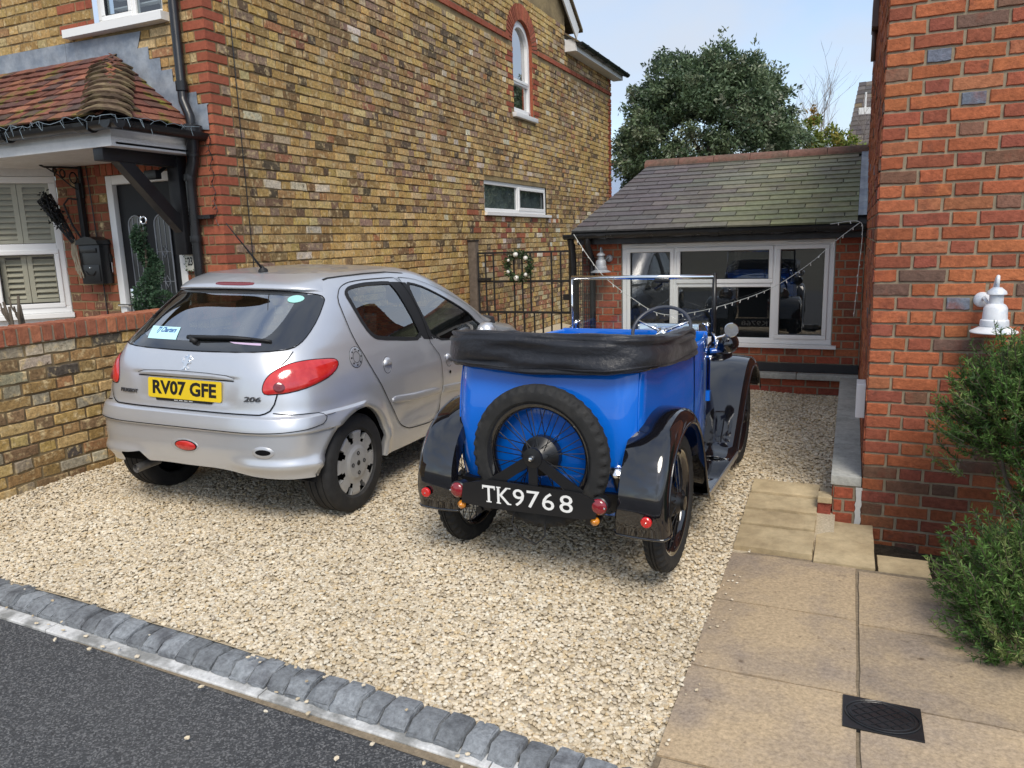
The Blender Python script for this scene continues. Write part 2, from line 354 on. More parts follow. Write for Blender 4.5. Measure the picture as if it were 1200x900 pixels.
for i in range(2): pts.append([(x, (-6.0 if i == 0 else 1.905+(-.9-x)*.0395), -.065 if i else -.02) for x in np.linspace(-14, 12, 40)])
mb.grid(pts); struct(obj('road', mb, M['asphalt']), 'dark asphalt road in front of the drive')
mb = MB(); mb.grid([[(x, lerp(sett_y(x)-.02, 12.5, t), zg(x, lerp(sett_y(x)-.02, 12.5, t))-.008) for x in np.linspace(-5.2, -.02, 60)] for t in np.linspace(0, 1, 90)**1.4]); struct(obj('driveway', mb, M['gravel_base']), 'bed of the pale gravel drive')
# loose gravel: crushed stones with flat facets
def gravel():
    ico_bm = bmesh.new(); bmesh.ops.create_icosphere(ico_bm, subdivisions=1, radius=1); ico = np.array([v.co[:] for v in ico_bm.verts]); fac = np.array([[v.index for v in f.verts] for f in ico_bm.faces]); ico_bm.free()
    P = []
    def scatter(x0, x1, y0, y1, dens, s0, s1):
        n = int((x1-x0)*(y1-y0)*dens); P.append(np.column_stack([RNG.uniform(x0, x1, n), RNG.uniform(y0, y1, n), RNG.uniform(s0, s1, n)]))
    scatter(-4.6, -.47, 1.98, 2.75, 9000, .0056, .0115)
    scatter(-4.6, -.46, 2.75, 3.5, 7600, .0058, .0115)
    scatter(-4.6, -.40, 3.5, 5.0, 5000, .0065, .0122)
    scatter(-4.6, -.04, 5.0, 7.95, 3000, .0078, .0135)
    A = np.vstack(P)
    keep = (A[:, 1] > 2.0+(-.45-A[:, 0])*.0565-.012) & ~((A[:, 0] > -.515) & (A[:, 1] < 4.97))
    A = A[keep]
    # strays on the paving edge, the setts, the edging and the road
    ex = []
    for _ in range(22): x = random.uniform(-4, -.6); ex.append((x, sett_y(x)-random.uniform(.0, .14), random.uniform(.005, .009), .0))
    for _ in range(26): x = random.uniform(-4, -.6); ex.append((x, sett_y(x)-random.uniform(.14, .25), random.uniform(.006, .010), -.05))
    for (x, y) in ((-1.42, 1.72), (-1.95, 1.62), (-2.9, 1.97), (-2.55, 1.93), (-.97, 1.78), (-1.2, 1.6), (-3.0, 1.9)): ex.append((x, y, .011, -.055))
    for _ in range(46): ex.append((-.51+random.random()**2*.09, random.uniform(2.2, 4.9), random.uniform(.004, .008), None))
    n = len(A); z = np.array([zg(x, y) for x, y in A[:, :2]])+RNG.uniform(-.004, .005, n)
    E = np.array([(x, y, s) for x, y, s, _ in ex]); ze = np.array([(-.104 if zz is None and y < 4 else (-.104+.075*(y-4) if zz is None else zz+.012)) for x, y, s, zz in ex])
    A = np.vstack([A, E]); z = np.concatenate([z, ze]); n = len(A)
    var = np.array([ico*(1+RNG.uniform(-.2, .2, (12, 3))) for _ in range(24)])
    base = var[RNG.integers(0, 24, n)]*np.stack([RNG.uniform(.95, 1.45, n), RNG.uniform(.75, 1.05, n), RNG.uniform(.45, .7, n)], 1)[:, None, :]
    ang = RNG.uniform(0, 6.283, n); tx = RNG.normal(0, .22, n); c, s = np.cos(ang), np.sin(ang)
    ct, st = np.cos(tx), np.sin(tx); Y1 = base[:, :, 1]*ct[:, None]-base[:, :, 2]*st[:, None]; Z1 = base[:, :, 1]*st[:, None]+base[:, :, 2]*ct[:, None]; X1 = base[:, :, 0]
    V = np.stack([X1*c[:, None]-Y1*s[:, None], X1*s[:, None]+Y1*c[:, None], Z1], 2)*A[:, 2][:, None, None]; V[:, :, 0] += A[:, 0][:, None]; V[:, :, 1] += A[:, 1][:, None]; V[:, :, 2] += z[:, None]
    pal = np.array([(.61, .52, .375), (.67, .585, .45), (.55, .45, .305), (.63, .545, .41), (.48, .40, .285), (.70, .64, .52), (.57, .45, .28), (.42, .36, .28)]); pw = np.array([5, 5, 3, 5, 2, 3, 2, .9]); ci = RNG.choice(8, n, p=pw/pw.sum())
    col = pal[ci]*RNG.uniform(.84, 1.1, (n, 1)); col4 = np.ones((n, 12, 4), np.float32); col4[:, :, :3] = col[:, None, :]
    F = (fac[None]+(np.arange(n)*12)[:, None, None]).reshape(-1, 3)
    me = bpy.data.meshes.new('gravel'); me.vertices.add(n*12); me.vertices.foreach_set('co', V.astype(np.float32).ravel()); nf = len(F)
    me.loops.add(nf*3); me.loops.foreach_set('vertex_index', F.astype(np.int32).ravel()); me.polygons.add(nf); me.polygons.foreach_set('loop_start', np.arange(0, nf*3, 3, dtype=np.int32)); me.polygons.foreach_set('loop_total', np.full(nf, 3, np.int32))
    me.update(calc_edges=True); me.polygons.foreach_set('use_smooth', np.zeros(nf, bool)); at = me.color_attributes.new('tint', 'FLOAT_COLOR', 'POINT'); at.data.foreach_set('color', col4.ravel()); me.materials.append(M['stone'])
    o = bpy.data.objects.new('gravel', me); COL.objects.link(o); stuff(o, 'loose cream gravel covering the drive'); o['category'] = 'gravel'
gravel()
# setts along the road edge
sroot = MB(); sroot.grid([[(x, sett_y(x)-.20, -.062), (x, sett_y(x)-.0, -.05)] for x in np.linspace(-6, -.5, 12)]); ed = struct(obj('sett_border', sroot, M['joint']), 'row of dark granite setts edging the gravel')
x = -.475
while x > -5.6:
    w = random.uniform(.088, .112); bm = bmesh.new(); bmesh.ops.create_cube(bm, size=1); bmesh.ops.subdivide_edges(bm, edges=bm.edges[:], cuts=2, use_grid_fill=True)
    ty = sett_y(x-w/2); tilt = random.uniform(-.05, .05); zt = -.012+random.uniform(-.005, .005)-.02*sst((x+1.4)/.8)
    for v in bm.verts:
        c = v.co.copy(); rx = 1-.10*max(0, abs(c.y)-.17)/.33*(1 if True else 0); dome = (1-(2*c.x)**2)*.002+(1-(2*c.y)**2)*.004
        if c.z > .3: c.x *= .96; c.y *= .97; c.z += dome/.07-(.22 if c.y < -.3 else 0)
        c += Vector((random.uniform(-.03, .03), random.uniform(-.025, .025), random.uniform(-.022, .022)))
        v.co = Vector((x-w/2+c.x*(w-.004), ty-.072+c.y*.138+(c.x*w)*-.0565, zt-.035+c.z*.07+c.x*w*tilt-(c.y < -.3)*.006))
    bmesh.ops.bevel(bm, geom=[e for e in bm.edges if e.calc_face_angle(0) > .9], offset=.005, segments=2, affect='EDGES')
    mbx = MB().bm(bm); obj('sett', mbx, M['sett'], ed, smooth=True, auto=50); x -= w+.002
kx = [-6.0, -4.35, -3.135, -1.905, -.955, .05, 1.1]
kb = struct(obj('kerb_bed', MB().grid([[(x, 1.80+(-.9-x)*.0395, -.075), (x, 1.97+(-.9-x)*.0395, -.068)] for x in np.linspace(-6, 1.1, 12)]), M['joint']), 'mortar bed under the concrete edging')
for a, b in zip(kx, kx[1:]):
    mbx = MB(); pr = []
    ya, yb = 1.862+(-.9-a)*.0395, 1.862+(-.9-b)*.0395
    for xx, yy in ((a+.003, ya), (b-.003, yb)): pr.append([(xx, yy, -.09), (xx, yy, -.056), (xx, yy+.004, -.051), (xx, yy+.060, -.050), (xx, yy+.064, -.054), (xx, yy+.064, -.09)])
    mbx.grid(pr); mbx.add(pr[0], [(0, 1, 2, 3, 4, 5)]); mbx.add(pr[1], [(5, 4, 3, 2, 1, 0)]); obj('edging_block', mbx, M['kerb'], kb, fixn=True)
# paving
def slab(parent, x0, x1, y0, y1, zf, zb, th=.045, m='slab', name='paving_slab'):
    n = 7; vs = []; g = []
    for j in range(n):
        row = []
        for i in range(n):
            u, v = i/(n-1), j/(n-1); e = (u in (0, 1)) or (v in (0, 1)); row.append((lerp(x0, x1, u)+random.uniform(-.0025, .0025)*e, lerp(y0, y1, v)+random.uniform(-.0025, .0025)*e, lerp(zf, zb, v)+random.uniform(-.0018, .0018)-(.004 if e else 0)))
        g.append(row)
    mbx = MB(); mbx.grid(g); ring = g[0][:-1]+[r[-1] for r in g[:-1]]+g[-1][::-1][:-1]+[r[0] for r in g[::-1][:-1]]
    low = [(p[0], p[1], p[2]-th) for p in ring]; mbx.grid([low, ring], closed_u=True); mbx.add(low, [tuple(range(len(low)-1, -1, -1))]); return obj(name, mbx, M[m], parent, auto=40, smooth=True)
pb = MB(); pb.box((-.512, 1.98, -.2), (.43, 3.96, -.122)); pb.box((.43, 1.98, -.2), (2.6, 3.93, -.122)); pb.box((-.52, 3.96, -.2), (.18, 4.56, -.128))
path = struct(obj('path', pb, M['joint']), 'sandstone flagged path beside the gravel drive')
for x0, x1, ys in ((-.51, .089, [2.20, 2.78, 3.38, 3.955]), (.103, .70, [2.165, 2.757, 3.345, 3.92]), (.715, 1.31, [2.165, 2.757, 3.345, 3.92]), (1.325, 1.92, [2.165, 2.757, 3.345, 3.92])):
    for a, b in zip(ys, ys[1:]): slab(path, x0, x1, a+.005, b-.006, -.11, -.11)
slab(path, -.49, .084, 2.0, 2.187, -.113, -.11)
for x0, x1 in ((.112, .70), (.715, 1.31), (1.325, 1.92)): slab(path, x0, x1, 2.0, 2.152, -.113, -.11)
yy = [4.0, 4.29, 4.505, 4.735, 4.965]; zz = [-.095, -.070, -.055, -.035, -.018]
for k in range(4): slab(path, -.512, -.118, yy[k]+.007, yy[k+1]-.007, zz[k]+.004*k, zz[k+1]-.006+.004*k, .05 if k else .045, 'slab2', 'step_slab')
pb = MB(); pb.add([(-.505, 4.0, -.2), (-.125, 4.0, -.2), (-.125, 4.95, -.2), (-.505, 4.95, -.2), (-.505, 4.0, -.15), (-.125, 4.0, -.15), (-.125, 4.95, -.085), (-.505, 4.95, -.085)], [(4, 5, 6, 7), (0, 1, 5, 4), (1, 2, 6, 5), (2, 3, 7, 6), (3, 0, 4, 7)]); obj('mortar_bed', pb, M['joint'], path)
slab(path, -.108, .178, 3.965, 4.575, -.108, -.105, .05, 'slab2'); slab(path, .195, .43, 3.94, 4.2, -.128, -.128, .05, 'slab2')
sb = MB(); sb.grid([[(x, y, -.235+.03*math.sin(x*9)*math.cos(y*8)+random.uniform(-.01, .01)) for x in np.linspace(.15, 3, 40)] for y in np.linspace(3.9, 4.62, 14)]); struct(obj('planting_bed', sb, M['soil']), 'narrow soil bed along the foot of the red brick wall')
# ================================================================ drain cover set in the paving
dc = thing('drain_cover', 'square black plastic inspection cover set in the paving', 'drain cover', (.17, 2.665, -.11))
mbx = MB(); F2 = lambda u, v, t: (.17+u, 2.665+v, t)
fr = MB(); fr.bbox((.045, 2.568, -.13), (.295, 2.762, -.1055), .002); obj('frame', fr, M['black'], dc)
ell = lambda r, n=40: [(r*.112*math.cos(2*math.pi*i/n), r*.086*math.sin(2*math.pi*i/n)) for i in range(n)]
lid = MB(); lid.prism(ell(.97), F2, -.107, -.1025); obj('lid', lid, M['black'], dc, fixn=True)
rg = MB(); rg.tube([F2(u, v, -.1035) for u, v in ell(1.04)], .0028, 6, closed=True); rg.tube([F2(u, v, -.1025) for u, v in ell(.9)], .002, 6, closed=True)
for k in range(-4, 5):
    for sgn in (1, -1):
        a = [];
        for t in np.linspace(-1, 1, 60):
            u = t*.11; v = sgn*u*.8+k*.038
            if (u/.1)**2+(v/.077)**2 < .95: a.append(F2(u, v, -.1018))
        if len(a) > 3: rg.tube([a[0], a[-1]], .0022, 4)
obj('rib_pattern', rg, M['black'], dc)
# ================================================================ garden wall (left, between drive and front garden)
PAL_Y = [((.50, .335, .125), 6), ((.53, .37, .155), 5), ((.45, .295, .11), 5), ((.55, .42, .21), 2.2), ((.36, .225, .095), 2.8), ((.24, .15, .075), 2.2), ((.30, .21, .145), 1.3), ((.13, .095, .06), 1.1), ((.37, .175, .085), .7), ((.62, .54, .41), .3)]
PAL_GW = [((.40, .265, .10), 4), ((.45, .32, .14), 3), ((.31, .195, .085), 4), ((.23, .15, .08), 3), ((.29, .25, .18), 2.4), ((.10, .085, .07), 1.3), ((.31, .17, .08), 1.5), ((.45, .40, .29), 1)]
gw = thing('garden_wall', 'low yellow brick garden wall with red coping beside the silver car', 'wall', (-4.62, 2.2, .1))
GWT = 1.02
core = MB(); core.box((-4.80, .9, -.1), (-4.627, 4.755, GWT)); gwc = obj('wall', core, M['mortar_y'], gw)
Of = np.array([-4.627, 0, 0]); bs = lay_bricks(Of, Y_, Z_, X_, .9, 4.74, GWT-12*.0775-.155, GWT, PAL_GW, bond='flemish', rough=1.6, proud=.008)
capb = MB()
emit_bricks([(gwc, bs)], M['brick_y'], 190, fine_px=300)
y = .9
while y < 4.70:
    c = jit(pick([((.34, .125, .07), 4), ((.30, .11, .065), 3), ((.38, .15, .08), 2), ((.25, .10, .07), 2)]), .1); mbx = MB(); w = .0655
    bm = bmesh.new(); bmesh.ops.create_cube(bm, size=1)
    for v in bm.verts: v.co = Vector((-4.715+v.co.x*.226+random.uniform(-.003, .003), y+w/2+v.co.y*w, GWT+.052+v.co.z*.108+random.uniform(-.003, .003)))
    bmesh.ops.bevel(bm, geom=bm.edges[:], offset=.006, segments=2, affect='EDGES'); n0 = len(mbx.v); mbx.bm(bm); mbx.c = [c]*len(mbx.v); obj('coping_brick', mbx, M['brick_r'], gw); y += w+.0115
mbx = MB(); mbx.box((-4.822, .9, GWT-.002), (-4.61, 4.70, GWT+.095)); obj('coping_mortar', mbx, M['mortar_r'], gw)
# ================================================================ retaining wall with concrete coping (right)
PAL_RW = [((.33, .085, .045), 4), ((.28, .07, .045), 3), ((.37, .11, .055), 2)]
rw = thing('retaining_wall', 'low red brick retaining wall topped with grey concrete coping', 'wall', (0., 4.6, -.2))
core = MB(); core.box((-.036, 4.613, -.25), (.11, 7.94, .103)); core.box((-2.62, 7.936, -.25), (-.036, 8.02, .118)); rwc = obj('wall', core, M['mortar_r'], rw)
b1 = lay_bricks(np.array([0, 4.613, 0]), X_, Z_, -Y_, -.035, .085, -.13, .105, PAL_RW, course=.0775, bond='stretcher', Ls=.116)
b2 = lay_bricks(np.array([0, 7.936, 0]), X_, Z_, -Y_, -2.62, -.045, -.11, .122, PAL_RW, course=.0775, bond='stretcher')
b3 = lay_bricks(np.array([-.036, 0, 0]), Y_, Z_, -X_, 4.62, 7.93, -.13, .105, PAL_RW, bond='stretcher')
emit_bricks([(rwc, b1+b2+b3)], M['brick_r'], 120)
yc = [4.6, 5.35, 6.1, 6.85, 7.86]
for a, b in zip(yc, yc[1:]): obj('coping_stone', MB().bbox((-.052, a+.003, .104), (.110, b-.003, .16), .006), M['stone_cop'], rw, smooth=True, auto=40)
xc = [-2.62, -1.9, -1.15, -.45, .11]
for a, b in zip(xc, xc[1:]): obj('coping_stone', MB().bbox((a+.003, 7.872, .119), (b-.003, 7.995, .172), .006), M['stone_cop'], rw, smooth=True, auto=40)
st = MB()
for (x0, x1, z0, z1) in ((-.118, -.045, -.155, -.088), (-.118, -.045, -.082, -.012)): st.bbox((x0, 4.60, z0), (x1, 4.70, z1), .004)
mbx = MB(); mbx.v = st.v; mbx.f = st.f; mbx.c = [(.30, .075, .05)]*len(st.v); obj('stub_brick', mbx, M['brick_r'], rw)
obj('stub_stone', MB().bbox((-.119, 4.585, -.010), (-.04, 4.70, .028), .006), M['slab2'], rw)
ms = MB(); ms.grid([[(.083+random.uniform(-.004, .004), 4.6035, z), (.113+random.uniform(-.006, .006), 4.6015, z)] for z in np.linspace(-.13, .1, 12)]); obj('mortar_smear', ms, mat('lime_smear', (.55, .55, .53), .95, bump=.4, bscale=120), rw)
# ================================================================ red brick house on the right
PAL_B = [((.40, .130, .058), 6), ((.365, .112, .052), 5), ((.295, .09, .052), 4), ((.27, .082, .055), 2.4), ((.37, .14, .07), 2.4), ((.20, .105, .07), 1.2), ((.15, .09, .068), .7), ((.17, .195, .235), .5)]
YB = 4.60; CB = .0735
hb = thing('red_brick_house', 'corner of the orange red brick house on the right', 'house', (.112, YB, -.2))
cb = MB(); cells(cb, (0, YB+.008, 0), X_, Z_, .118, 3.2, -.35, 3.62, []); cells(cb, (.118, 0, 0), Y_, Z_, YB+.008, 9.9, -.35, 3.55, []); cb.quad((3.2, YB+.008, -.35), (3.2, 9.9, -.35), (3.2, 9.9, 3.6), (3.2, YB+.008, 3.6)); cb.quad((.118, 9.9, -.35), (.118, 9.9, 3.55), (3.2, 9.9, 3.55), (3.2, 9.9, -.35))
hbw = obj('wall', cb, M['mortar_r'], hb)
def spB(a, b, va, vb, r):
    if b-a > .15 and random.random() < .985: pass
    c = pick(PAL_B)
    if c == PAL_B[-1][0] and b-a > .13: c = PAL_B[0][0]
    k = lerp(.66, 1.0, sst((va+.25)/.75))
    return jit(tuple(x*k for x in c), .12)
zB0 = -.346
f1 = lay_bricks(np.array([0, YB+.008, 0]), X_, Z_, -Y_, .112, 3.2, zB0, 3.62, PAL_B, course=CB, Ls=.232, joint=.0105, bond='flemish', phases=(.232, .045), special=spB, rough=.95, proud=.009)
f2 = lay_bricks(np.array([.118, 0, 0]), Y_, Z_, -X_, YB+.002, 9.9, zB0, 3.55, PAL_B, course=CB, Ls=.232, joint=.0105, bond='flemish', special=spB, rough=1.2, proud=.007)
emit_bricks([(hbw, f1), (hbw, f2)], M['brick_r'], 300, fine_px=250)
rb_ = MB(); rb_.add([(.10, YB-.12, 3.56), (1.66, YB-.12, 4.75), (3.3, YB-.12, 3.52), (.10, 10.0, 3.56), (1.66, 10.0, 4.75), (3.3, 10.0, 3.52), (.118, YB+.01, 3.60), (1.66, YB+.01, 4.72), (3.2, YB+.01, 3.60)], [(0, 1, 4, 3), (1, 2, 5, 4), (6, 7, 8)]); obj('roof', rb_, M['ridge'], hb)
obj('meter_cover', MB().bbox((.060, 4.78, .47), (.109, 4.95, .67), .004), M['white'], hb)
g = MB(); g.bbox((.06, 7.6, 3.25), (.110, 7.9, 3.47), .006); obj('hopper', g, mat('brown_hopper', (.10, .06, .05), .5), hb)
obj('downpipe', MB().tube([(.085, 7.75, 3.25), (.085, 7.75, 3.0)], .02, 10), mat('brown_pipe', (.10, .06, .05), .5), hb, smooth=True)
# ================================================================ outbuilding at the end of the drive
YO = 8.0
ob = thing('outbuilding', 'single storey brick outbuilding with slate roof and wide white window', 'building', (-1.3, YO, -.03))
WX0, WX1, WZ0, WZ1 = -2.255, -.15, .452, 1.482
wall = MB(); cells(wall, (0, YO+.008, 0), X_, Z_, -2.70, .108, -.2, 1.6, [(WX0, WX1, WZ0, WZ1)]); cells(wall, (-2.70, 0, 0), Y_, Z_, YO+.008, 10.8, -.2, 1.7, []); wall.quad((-2.7, 10.8, -.2), (.1, 10.8, -.2), (.1, 10.8, 2.4), (-2.7, 10.8, 2.4))
obw = obj('wall', wall, M['mortar_r'], ob)
PAL_O = [((.34, .10, .05), 5), ((.30, .08, .045), 4), ((.39, .125, .06), 3), ((.21, .075, .05), 1.4), ((.15, .085, .065), .7)]
cut = lambda va, vb: [(WX0-.004, WX1+.004)] if vb > WZ0-.03 and va < WZ1 else []
b1 = lay_bricks(np.array([0, YO+.008, 0]), X_, Z_, -Y_, -2.69, .10, .268-4*.0775, 1.55, PAL_O, bond='flemish', open_fn=cut)
b2 = lay_bricks(np.array([-2.70, 0, 0]), Y_, Z_, -X_, YO+.01, 10.8, .268-4*.0775, 1.66, PAL_O, bond='flemish')
emit_bricks([(obw, b1), (obw, b2)], M['brick_r'], 260)
obj('damp_course_band', MB().bbox((-2.62, YO-.016, .176), (.106, YO+.004, .262), .003), mat('black_bitumen_band', (.022, .023, .026), .6, noise=.25, nscale=10, bump=.3, bscale=50), ob)
def window_unit(par, O, U, V, Nn, u0, u1, v0, v1, panes, fw=.055, depth=.05, sill=None, proud=0., m='white', pane_m='pane', sashes=True):
    """O+U*u+V*v on the outer face; panes = list of (u0,u1,v0,v1,is_sash)"""
    O, U, V, Nn = map(np.asarray, (O, U, V, Nn)); fm = MB(); P3 = lambda u, v, t: O+U*u+V*v+Nn*t
    def bar(a, b, c, d, t0, t1, target):
        e = .006; vs = [P3(a, c, t0), P3(b, c, t0), P3(b, d, t0), P3(a, d, t0), P3(a, c, t1-e), P3(b, c, t1-e), P3(b, d, t1-e), P3(a, d, t1-e), P3(a+e, c+e, t1), P3(b-e, c+e, t1), P3(b-e, d-e, t1), P3(a+e, d-e, t1)]
        target.add(vs, [(0, 3, 2, 1), (0, 1, 5, 4), (1, 2, 6, 5), (2, 3, 7, 6), (3, 0, 4, 7), (4, 5, 9, 8), (5, 6, 10, 9), (6, 7, 11, 10), (7, 4, 8, 11), (8, 9, 10, 11)])
    def frame_of(a, b, c, d, w, t0, t1, target):
        bar(a, b, c, c+w, t0, t1, target); bar(a, b, d-w, d, t0, t1, target); bar(a, a+w, c+w, d-w, t0, t1, target); bar(b-w, b, c+w, d-w, t0, t1, target)
    frame_of(u0, u1, v0, v1, fw, proud-depth, proud, fm)
    us = sorted({p[0] for p in panes}|{p[1] for p in panes})
    for k in panes:
        for bars in k[5:]: bar(*bars, proud-depth, proud-.001, fm)
    win = obj('window', fm, M[m], par, fixn=True)
    for (a, b, c, d, s, *_) in panes:
        if s:
            sm = MB(); frame_of(a, b, c, d, .042, proud-depth+.005, proud+.012, sm); obj('sash', sm, M[m], win, fixn=True); w = .042
        else: w = 0.
        gm = MB(); gm.quad(P3(a+w-.004, c+w-.004, proud-.022), P3(b-w+.004, c+w-.004, proud-.022), P3(b-w+.004, d-w+.004, proud-.022), P3(a+w-.004, d-w+.004, proud-.022)); obj('pane', gm, M[pane_m], win)
        if s:
            gk = MB(); frame_of(a+w-.001, b-w+.001, c+w-.001, d-w+.001, .007, proud-.02, proud+.006, gk); obj('gasket', gk, M['black'], win, fixn=True)
    if sill:
        sm = MB(); (a, b, c, d, t) = sill; vs = [P3(a, c, proud-depth), P3(b, c, proud-depth), P3(b, d, proud-depth), P3(a, d, proud-depth), P3(a, c, proud+t), P3(b, c, proud+t), P3(b, d-.008, proud+t), P3(a, d-.008, proud+t)]
        sm.add(vs, [(4, 5, 6, 7), (0, 1, 5, 4), (2, 3, 7, 6), (1, 2, 6, 5), (3, 0, 4, 7)]); obj('sill', sm, M[m], win, fixn=True)
    return win
m1, m2, tz = -1.685, -.70, 1.07
wu = window_unit(ob, (0, YO+.02, 0), X_, Z_, -Y_, WX0, WX1, WZ0, WZ1, [
    (WX0+.05, m1-.012, WZ0+.05, WZ1-.05, True, (m1-.03, m1+.03, WZ0+.054, WZ1-.054), (m2-.03, m2+.03, WZ0+.054, WZ1-.054)),
    (m1+.012, m2-.012, tz-.01, WZ1-.05, True, (m1+.03, m2-.03, tz-.05, tz+.012)),
    (m1+.03, m2-.03, WZ0+.05, tz-.045, False), (m2+.012, WX1-.05, WZ0+.05, WZ1-.05, True)], sill=(WX0-.03, WX1+.045, WZ0-.036, WZ0+.003, .055))
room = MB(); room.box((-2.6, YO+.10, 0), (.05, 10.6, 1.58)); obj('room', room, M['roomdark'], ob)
cu = MB(); cu.grid([[(-.47+u*.16, YO+.22+.015*math.sin(u*14), z) for u in np.linspace(0, 1, 14)] for z in (.46, 1.47)]); obj('curtain', cu, M['curtain'], ob, smooth=True)
sv_ = MB()
for (a, b) in ((WX0+.11, m1-.09), (m2+.09, WX1-.13)): sv_.bbox((a, YO-.004, WZ1-.04), (b, YO+.012, WZ1-.022), .003)
obj('trickle_vent', sv_, M['white'], wu)
# roof
E0, E1 = np.array([-2.765, 7.84, 1.622]), np.array([.108, 7.84, 1.622]); R0, R1 = np.array([-2.375, 9.7, 2.435]), np.array([.12, 9.7, 2.435])
sl = (R1-E1); slen = np.linalg.norm(sl); sl = sl/slen; rn = np.array([0, -sl[2], sl[1]])
deck = MB(); deck.add([E0-rn*.012, E1-rn*.012, R1-rn*.012, R0-rn*.012, E0-rn*.06, E1-rn*.06, R1-rn*.06, R0-rn*.06], [(0, 1, 2, 3), (7, 6, 5, 4), (0, 4, 5, 1), (3, 7, 4, 0)])
deck.add([R0-rn*.012, R1-rn*.012, (.12, 11.2, 1.8), (-2.765, 11.2, 1.8)], [(0, 1, 2, 3)]); deck.add([E0-rn*.012, R0-rn*.012, (-2.765, 11.2, 1.7), (-2.765, 8.2, 1.6)], [(0, 1, 2, 3)])
rf = obj('roof', deck, mat('roof_underlay', (.03, .03, .03), .9), ob)
nrows = 16; ex = slen/nrows; ang = math.radians(4); allsl = []
for r in range(nrows):
    t0 = r/nrows; lx = lerp(E0[0], R0[0], t0+.02); rx = .03; xx = lx-(r % 2)*.2-random.uniform(0, .02)
    while xx < rx:
        a, b = max(xx, lx), min(xx+.400, rx); xx += .408
        if b-a < .02: continue
        moss = sst(((a+b)/2+2.2)/1.9)*.8*(1-.35*t0); c = jit((lerp(.115, .225, moss), lerp(.105, .24, moss), lerp(.11, .115, moss)), .17); th = .016+random.uniform(0, .005); lift = .018+random.uniform(0, .003)
        Lo = lambda x, d, h: E0*np.array([0, 1, 1])+sl*(r*ex+d)+rn*h+np.array([x, 0, 0])
        jl = random.uniform(-.003, .003); up = min(ex*1.25, slen-r*ex)
        la = a+(R0[0]-E0[0])/nrows*1.0 if a == lx else a
        vs = [Lo(a, -.008+jl, lift), Lo(b, -.008-jl, lift), Lo(b, up, lift*.2), Lo(la, up, lift*.2), Lo(a, -.008+jl, lift-th), Lo(b, -.008-jl, lift-th)]
        mbx = MB(); mbx.add(vs, [(0, 1, 2, 3), (4, 5, 1, 0), (5, 2, 1), (4, 0, 3)], c); allsl.append((abs(proj(vs[0])[0]-proj(vs[1])[0]), mbx))
for _, mbx in allsl[:300]: obj('slate', mbx, M['slate'], rf)
n_r = 6
for k in range(n_r):
    x0, x1 = lerp(R0[0]-.03, R1[0]-.01, k/n_r), lerp(R0[0]-.03, R1[0]-.01, (k+1)/n_r)-.006
    mbx = MB(); pr = [[(x, 9.7+.125*math.cos(a), 2.405+.085*math.sin(a)+random.uniform(-.002, .002)) for a in np.linspace(-.25, math.pi+.25, 10)] for x in (x0, x1)]
    mbx.grid(pr); mbx.add(pr[0], [tuple(range(10))]); mbx.add(pr[1], [tuple(range(9, -1, -1))]); obj('ridge_tile', mbx, M['ridge_red'], rf, smooth=True, auto=40)
for k in range(3):
    d0, d1 = lerp(.12, slen-.02, k/3), lerp(.12, slen-.02, (k+1)/3)+.03; B = np.array([0, E0[1], E0[2]])
    mbx = MB(); mbx.grid([[tuple(B+sl*d+rn*(.024+.002*(k % 2))+np.array([x, 0, 0])) for x in (.032, .07, .105)]+[tuple(B+sl*d+rn*.12+np.array([.108, 0, 0]))] for d in np.linspace(d0, d1, 5)]); obj('lead_flashing', mbx, M['lead'], rf, smooth=True)
fa = MB(); fa.box((-2.70, YO-.135, 1.488), (.106, YO-.11, 1.60)); fa.box((-2.70, YO-.11, 1.486), (.106, YO+.006, 1.498)); obj('fascia', fa, M['blackwood'], ob)
def gutter(x0, x1, y, z, r=.055, n=9, ax='x'):
    m = MB(); pr = []
    for t in (x0, x1):
        arc = [(y+r*math.cos(a), z+r*math.sin(a)) for a in np.linspace(-math.pi, 0, n)]+[(y+(r-.006)*math.cos(a), z+(r-.006)*math.sin(a)) for a in np.linspace(0, -math.pi, n)]
        pr.append([(t, p, q) if ax == 'x' else (p, t, q) for p, q in arc])
    m.grid(pr, closed_u=True); m.add(pr[0], [tuple(range(n))]); m.add(pr[1], [tuple(range(n-1, -1, -1))]); return m
gm = gutter(-2.83, .106, 7.80, 1.598)
obj('gutter', gm, M['black'], ob, fixn=True, smooth=True, auto=40)
for xj in (-2.45, -1.3, -.2): obj('gutter_joint', gutter(xj, xj+.09, 7.80, 1.598, .061), M['black'], ob, fixn=True)
dp = MB(); dp.tube([(-2.57, 7.80, 1.55), (-2.57, 7.80, 1.47), (-2.57, 7.955, 1.33), (-2.57, 7.965, 1.25), (-2.57, 7.965, -.03)], .034, 12); obj('downpipe', dp, M['black'], ob, smooth=True, auto=50)
dp = MB(); dp.tube([(-2.76, 7.80, 1.55), (-2.76, 7.86, 1.40), (-2.76, 7.9, -.03)], .036, 12); obj('downpipe', dp, M['black'], ob, smooth=True, auto=50)
# ================================================================ yellow brick house (left)
XA, YA = -4.62, 4.755; HC = .0775
ha = thing('brick_house', 'yellow stock brick house with red quoins and arched side window', 'house', (XA, YA, 0.))
SP = 4.365; RA = .372; AC = 11.07            # arched window spring, radius, centre
W1 = (9.60, 11.94, 1.955, 2.385)            # long low window
sw = MB(); xi = XA-.008
cells(sw, (xi, 0, 0), Y_, Z_, YA+.008, 15.65, -.3, 4.70, [W1, (AC-RA, AC+RA, 3.40, 4.70)]); cells(sw, (xi, 0, 0), Y_, Z_, YA+.008, 12.95, 4.70, 5.30, [(AC-RA, AC+RA, 4.70, SP+RA)])
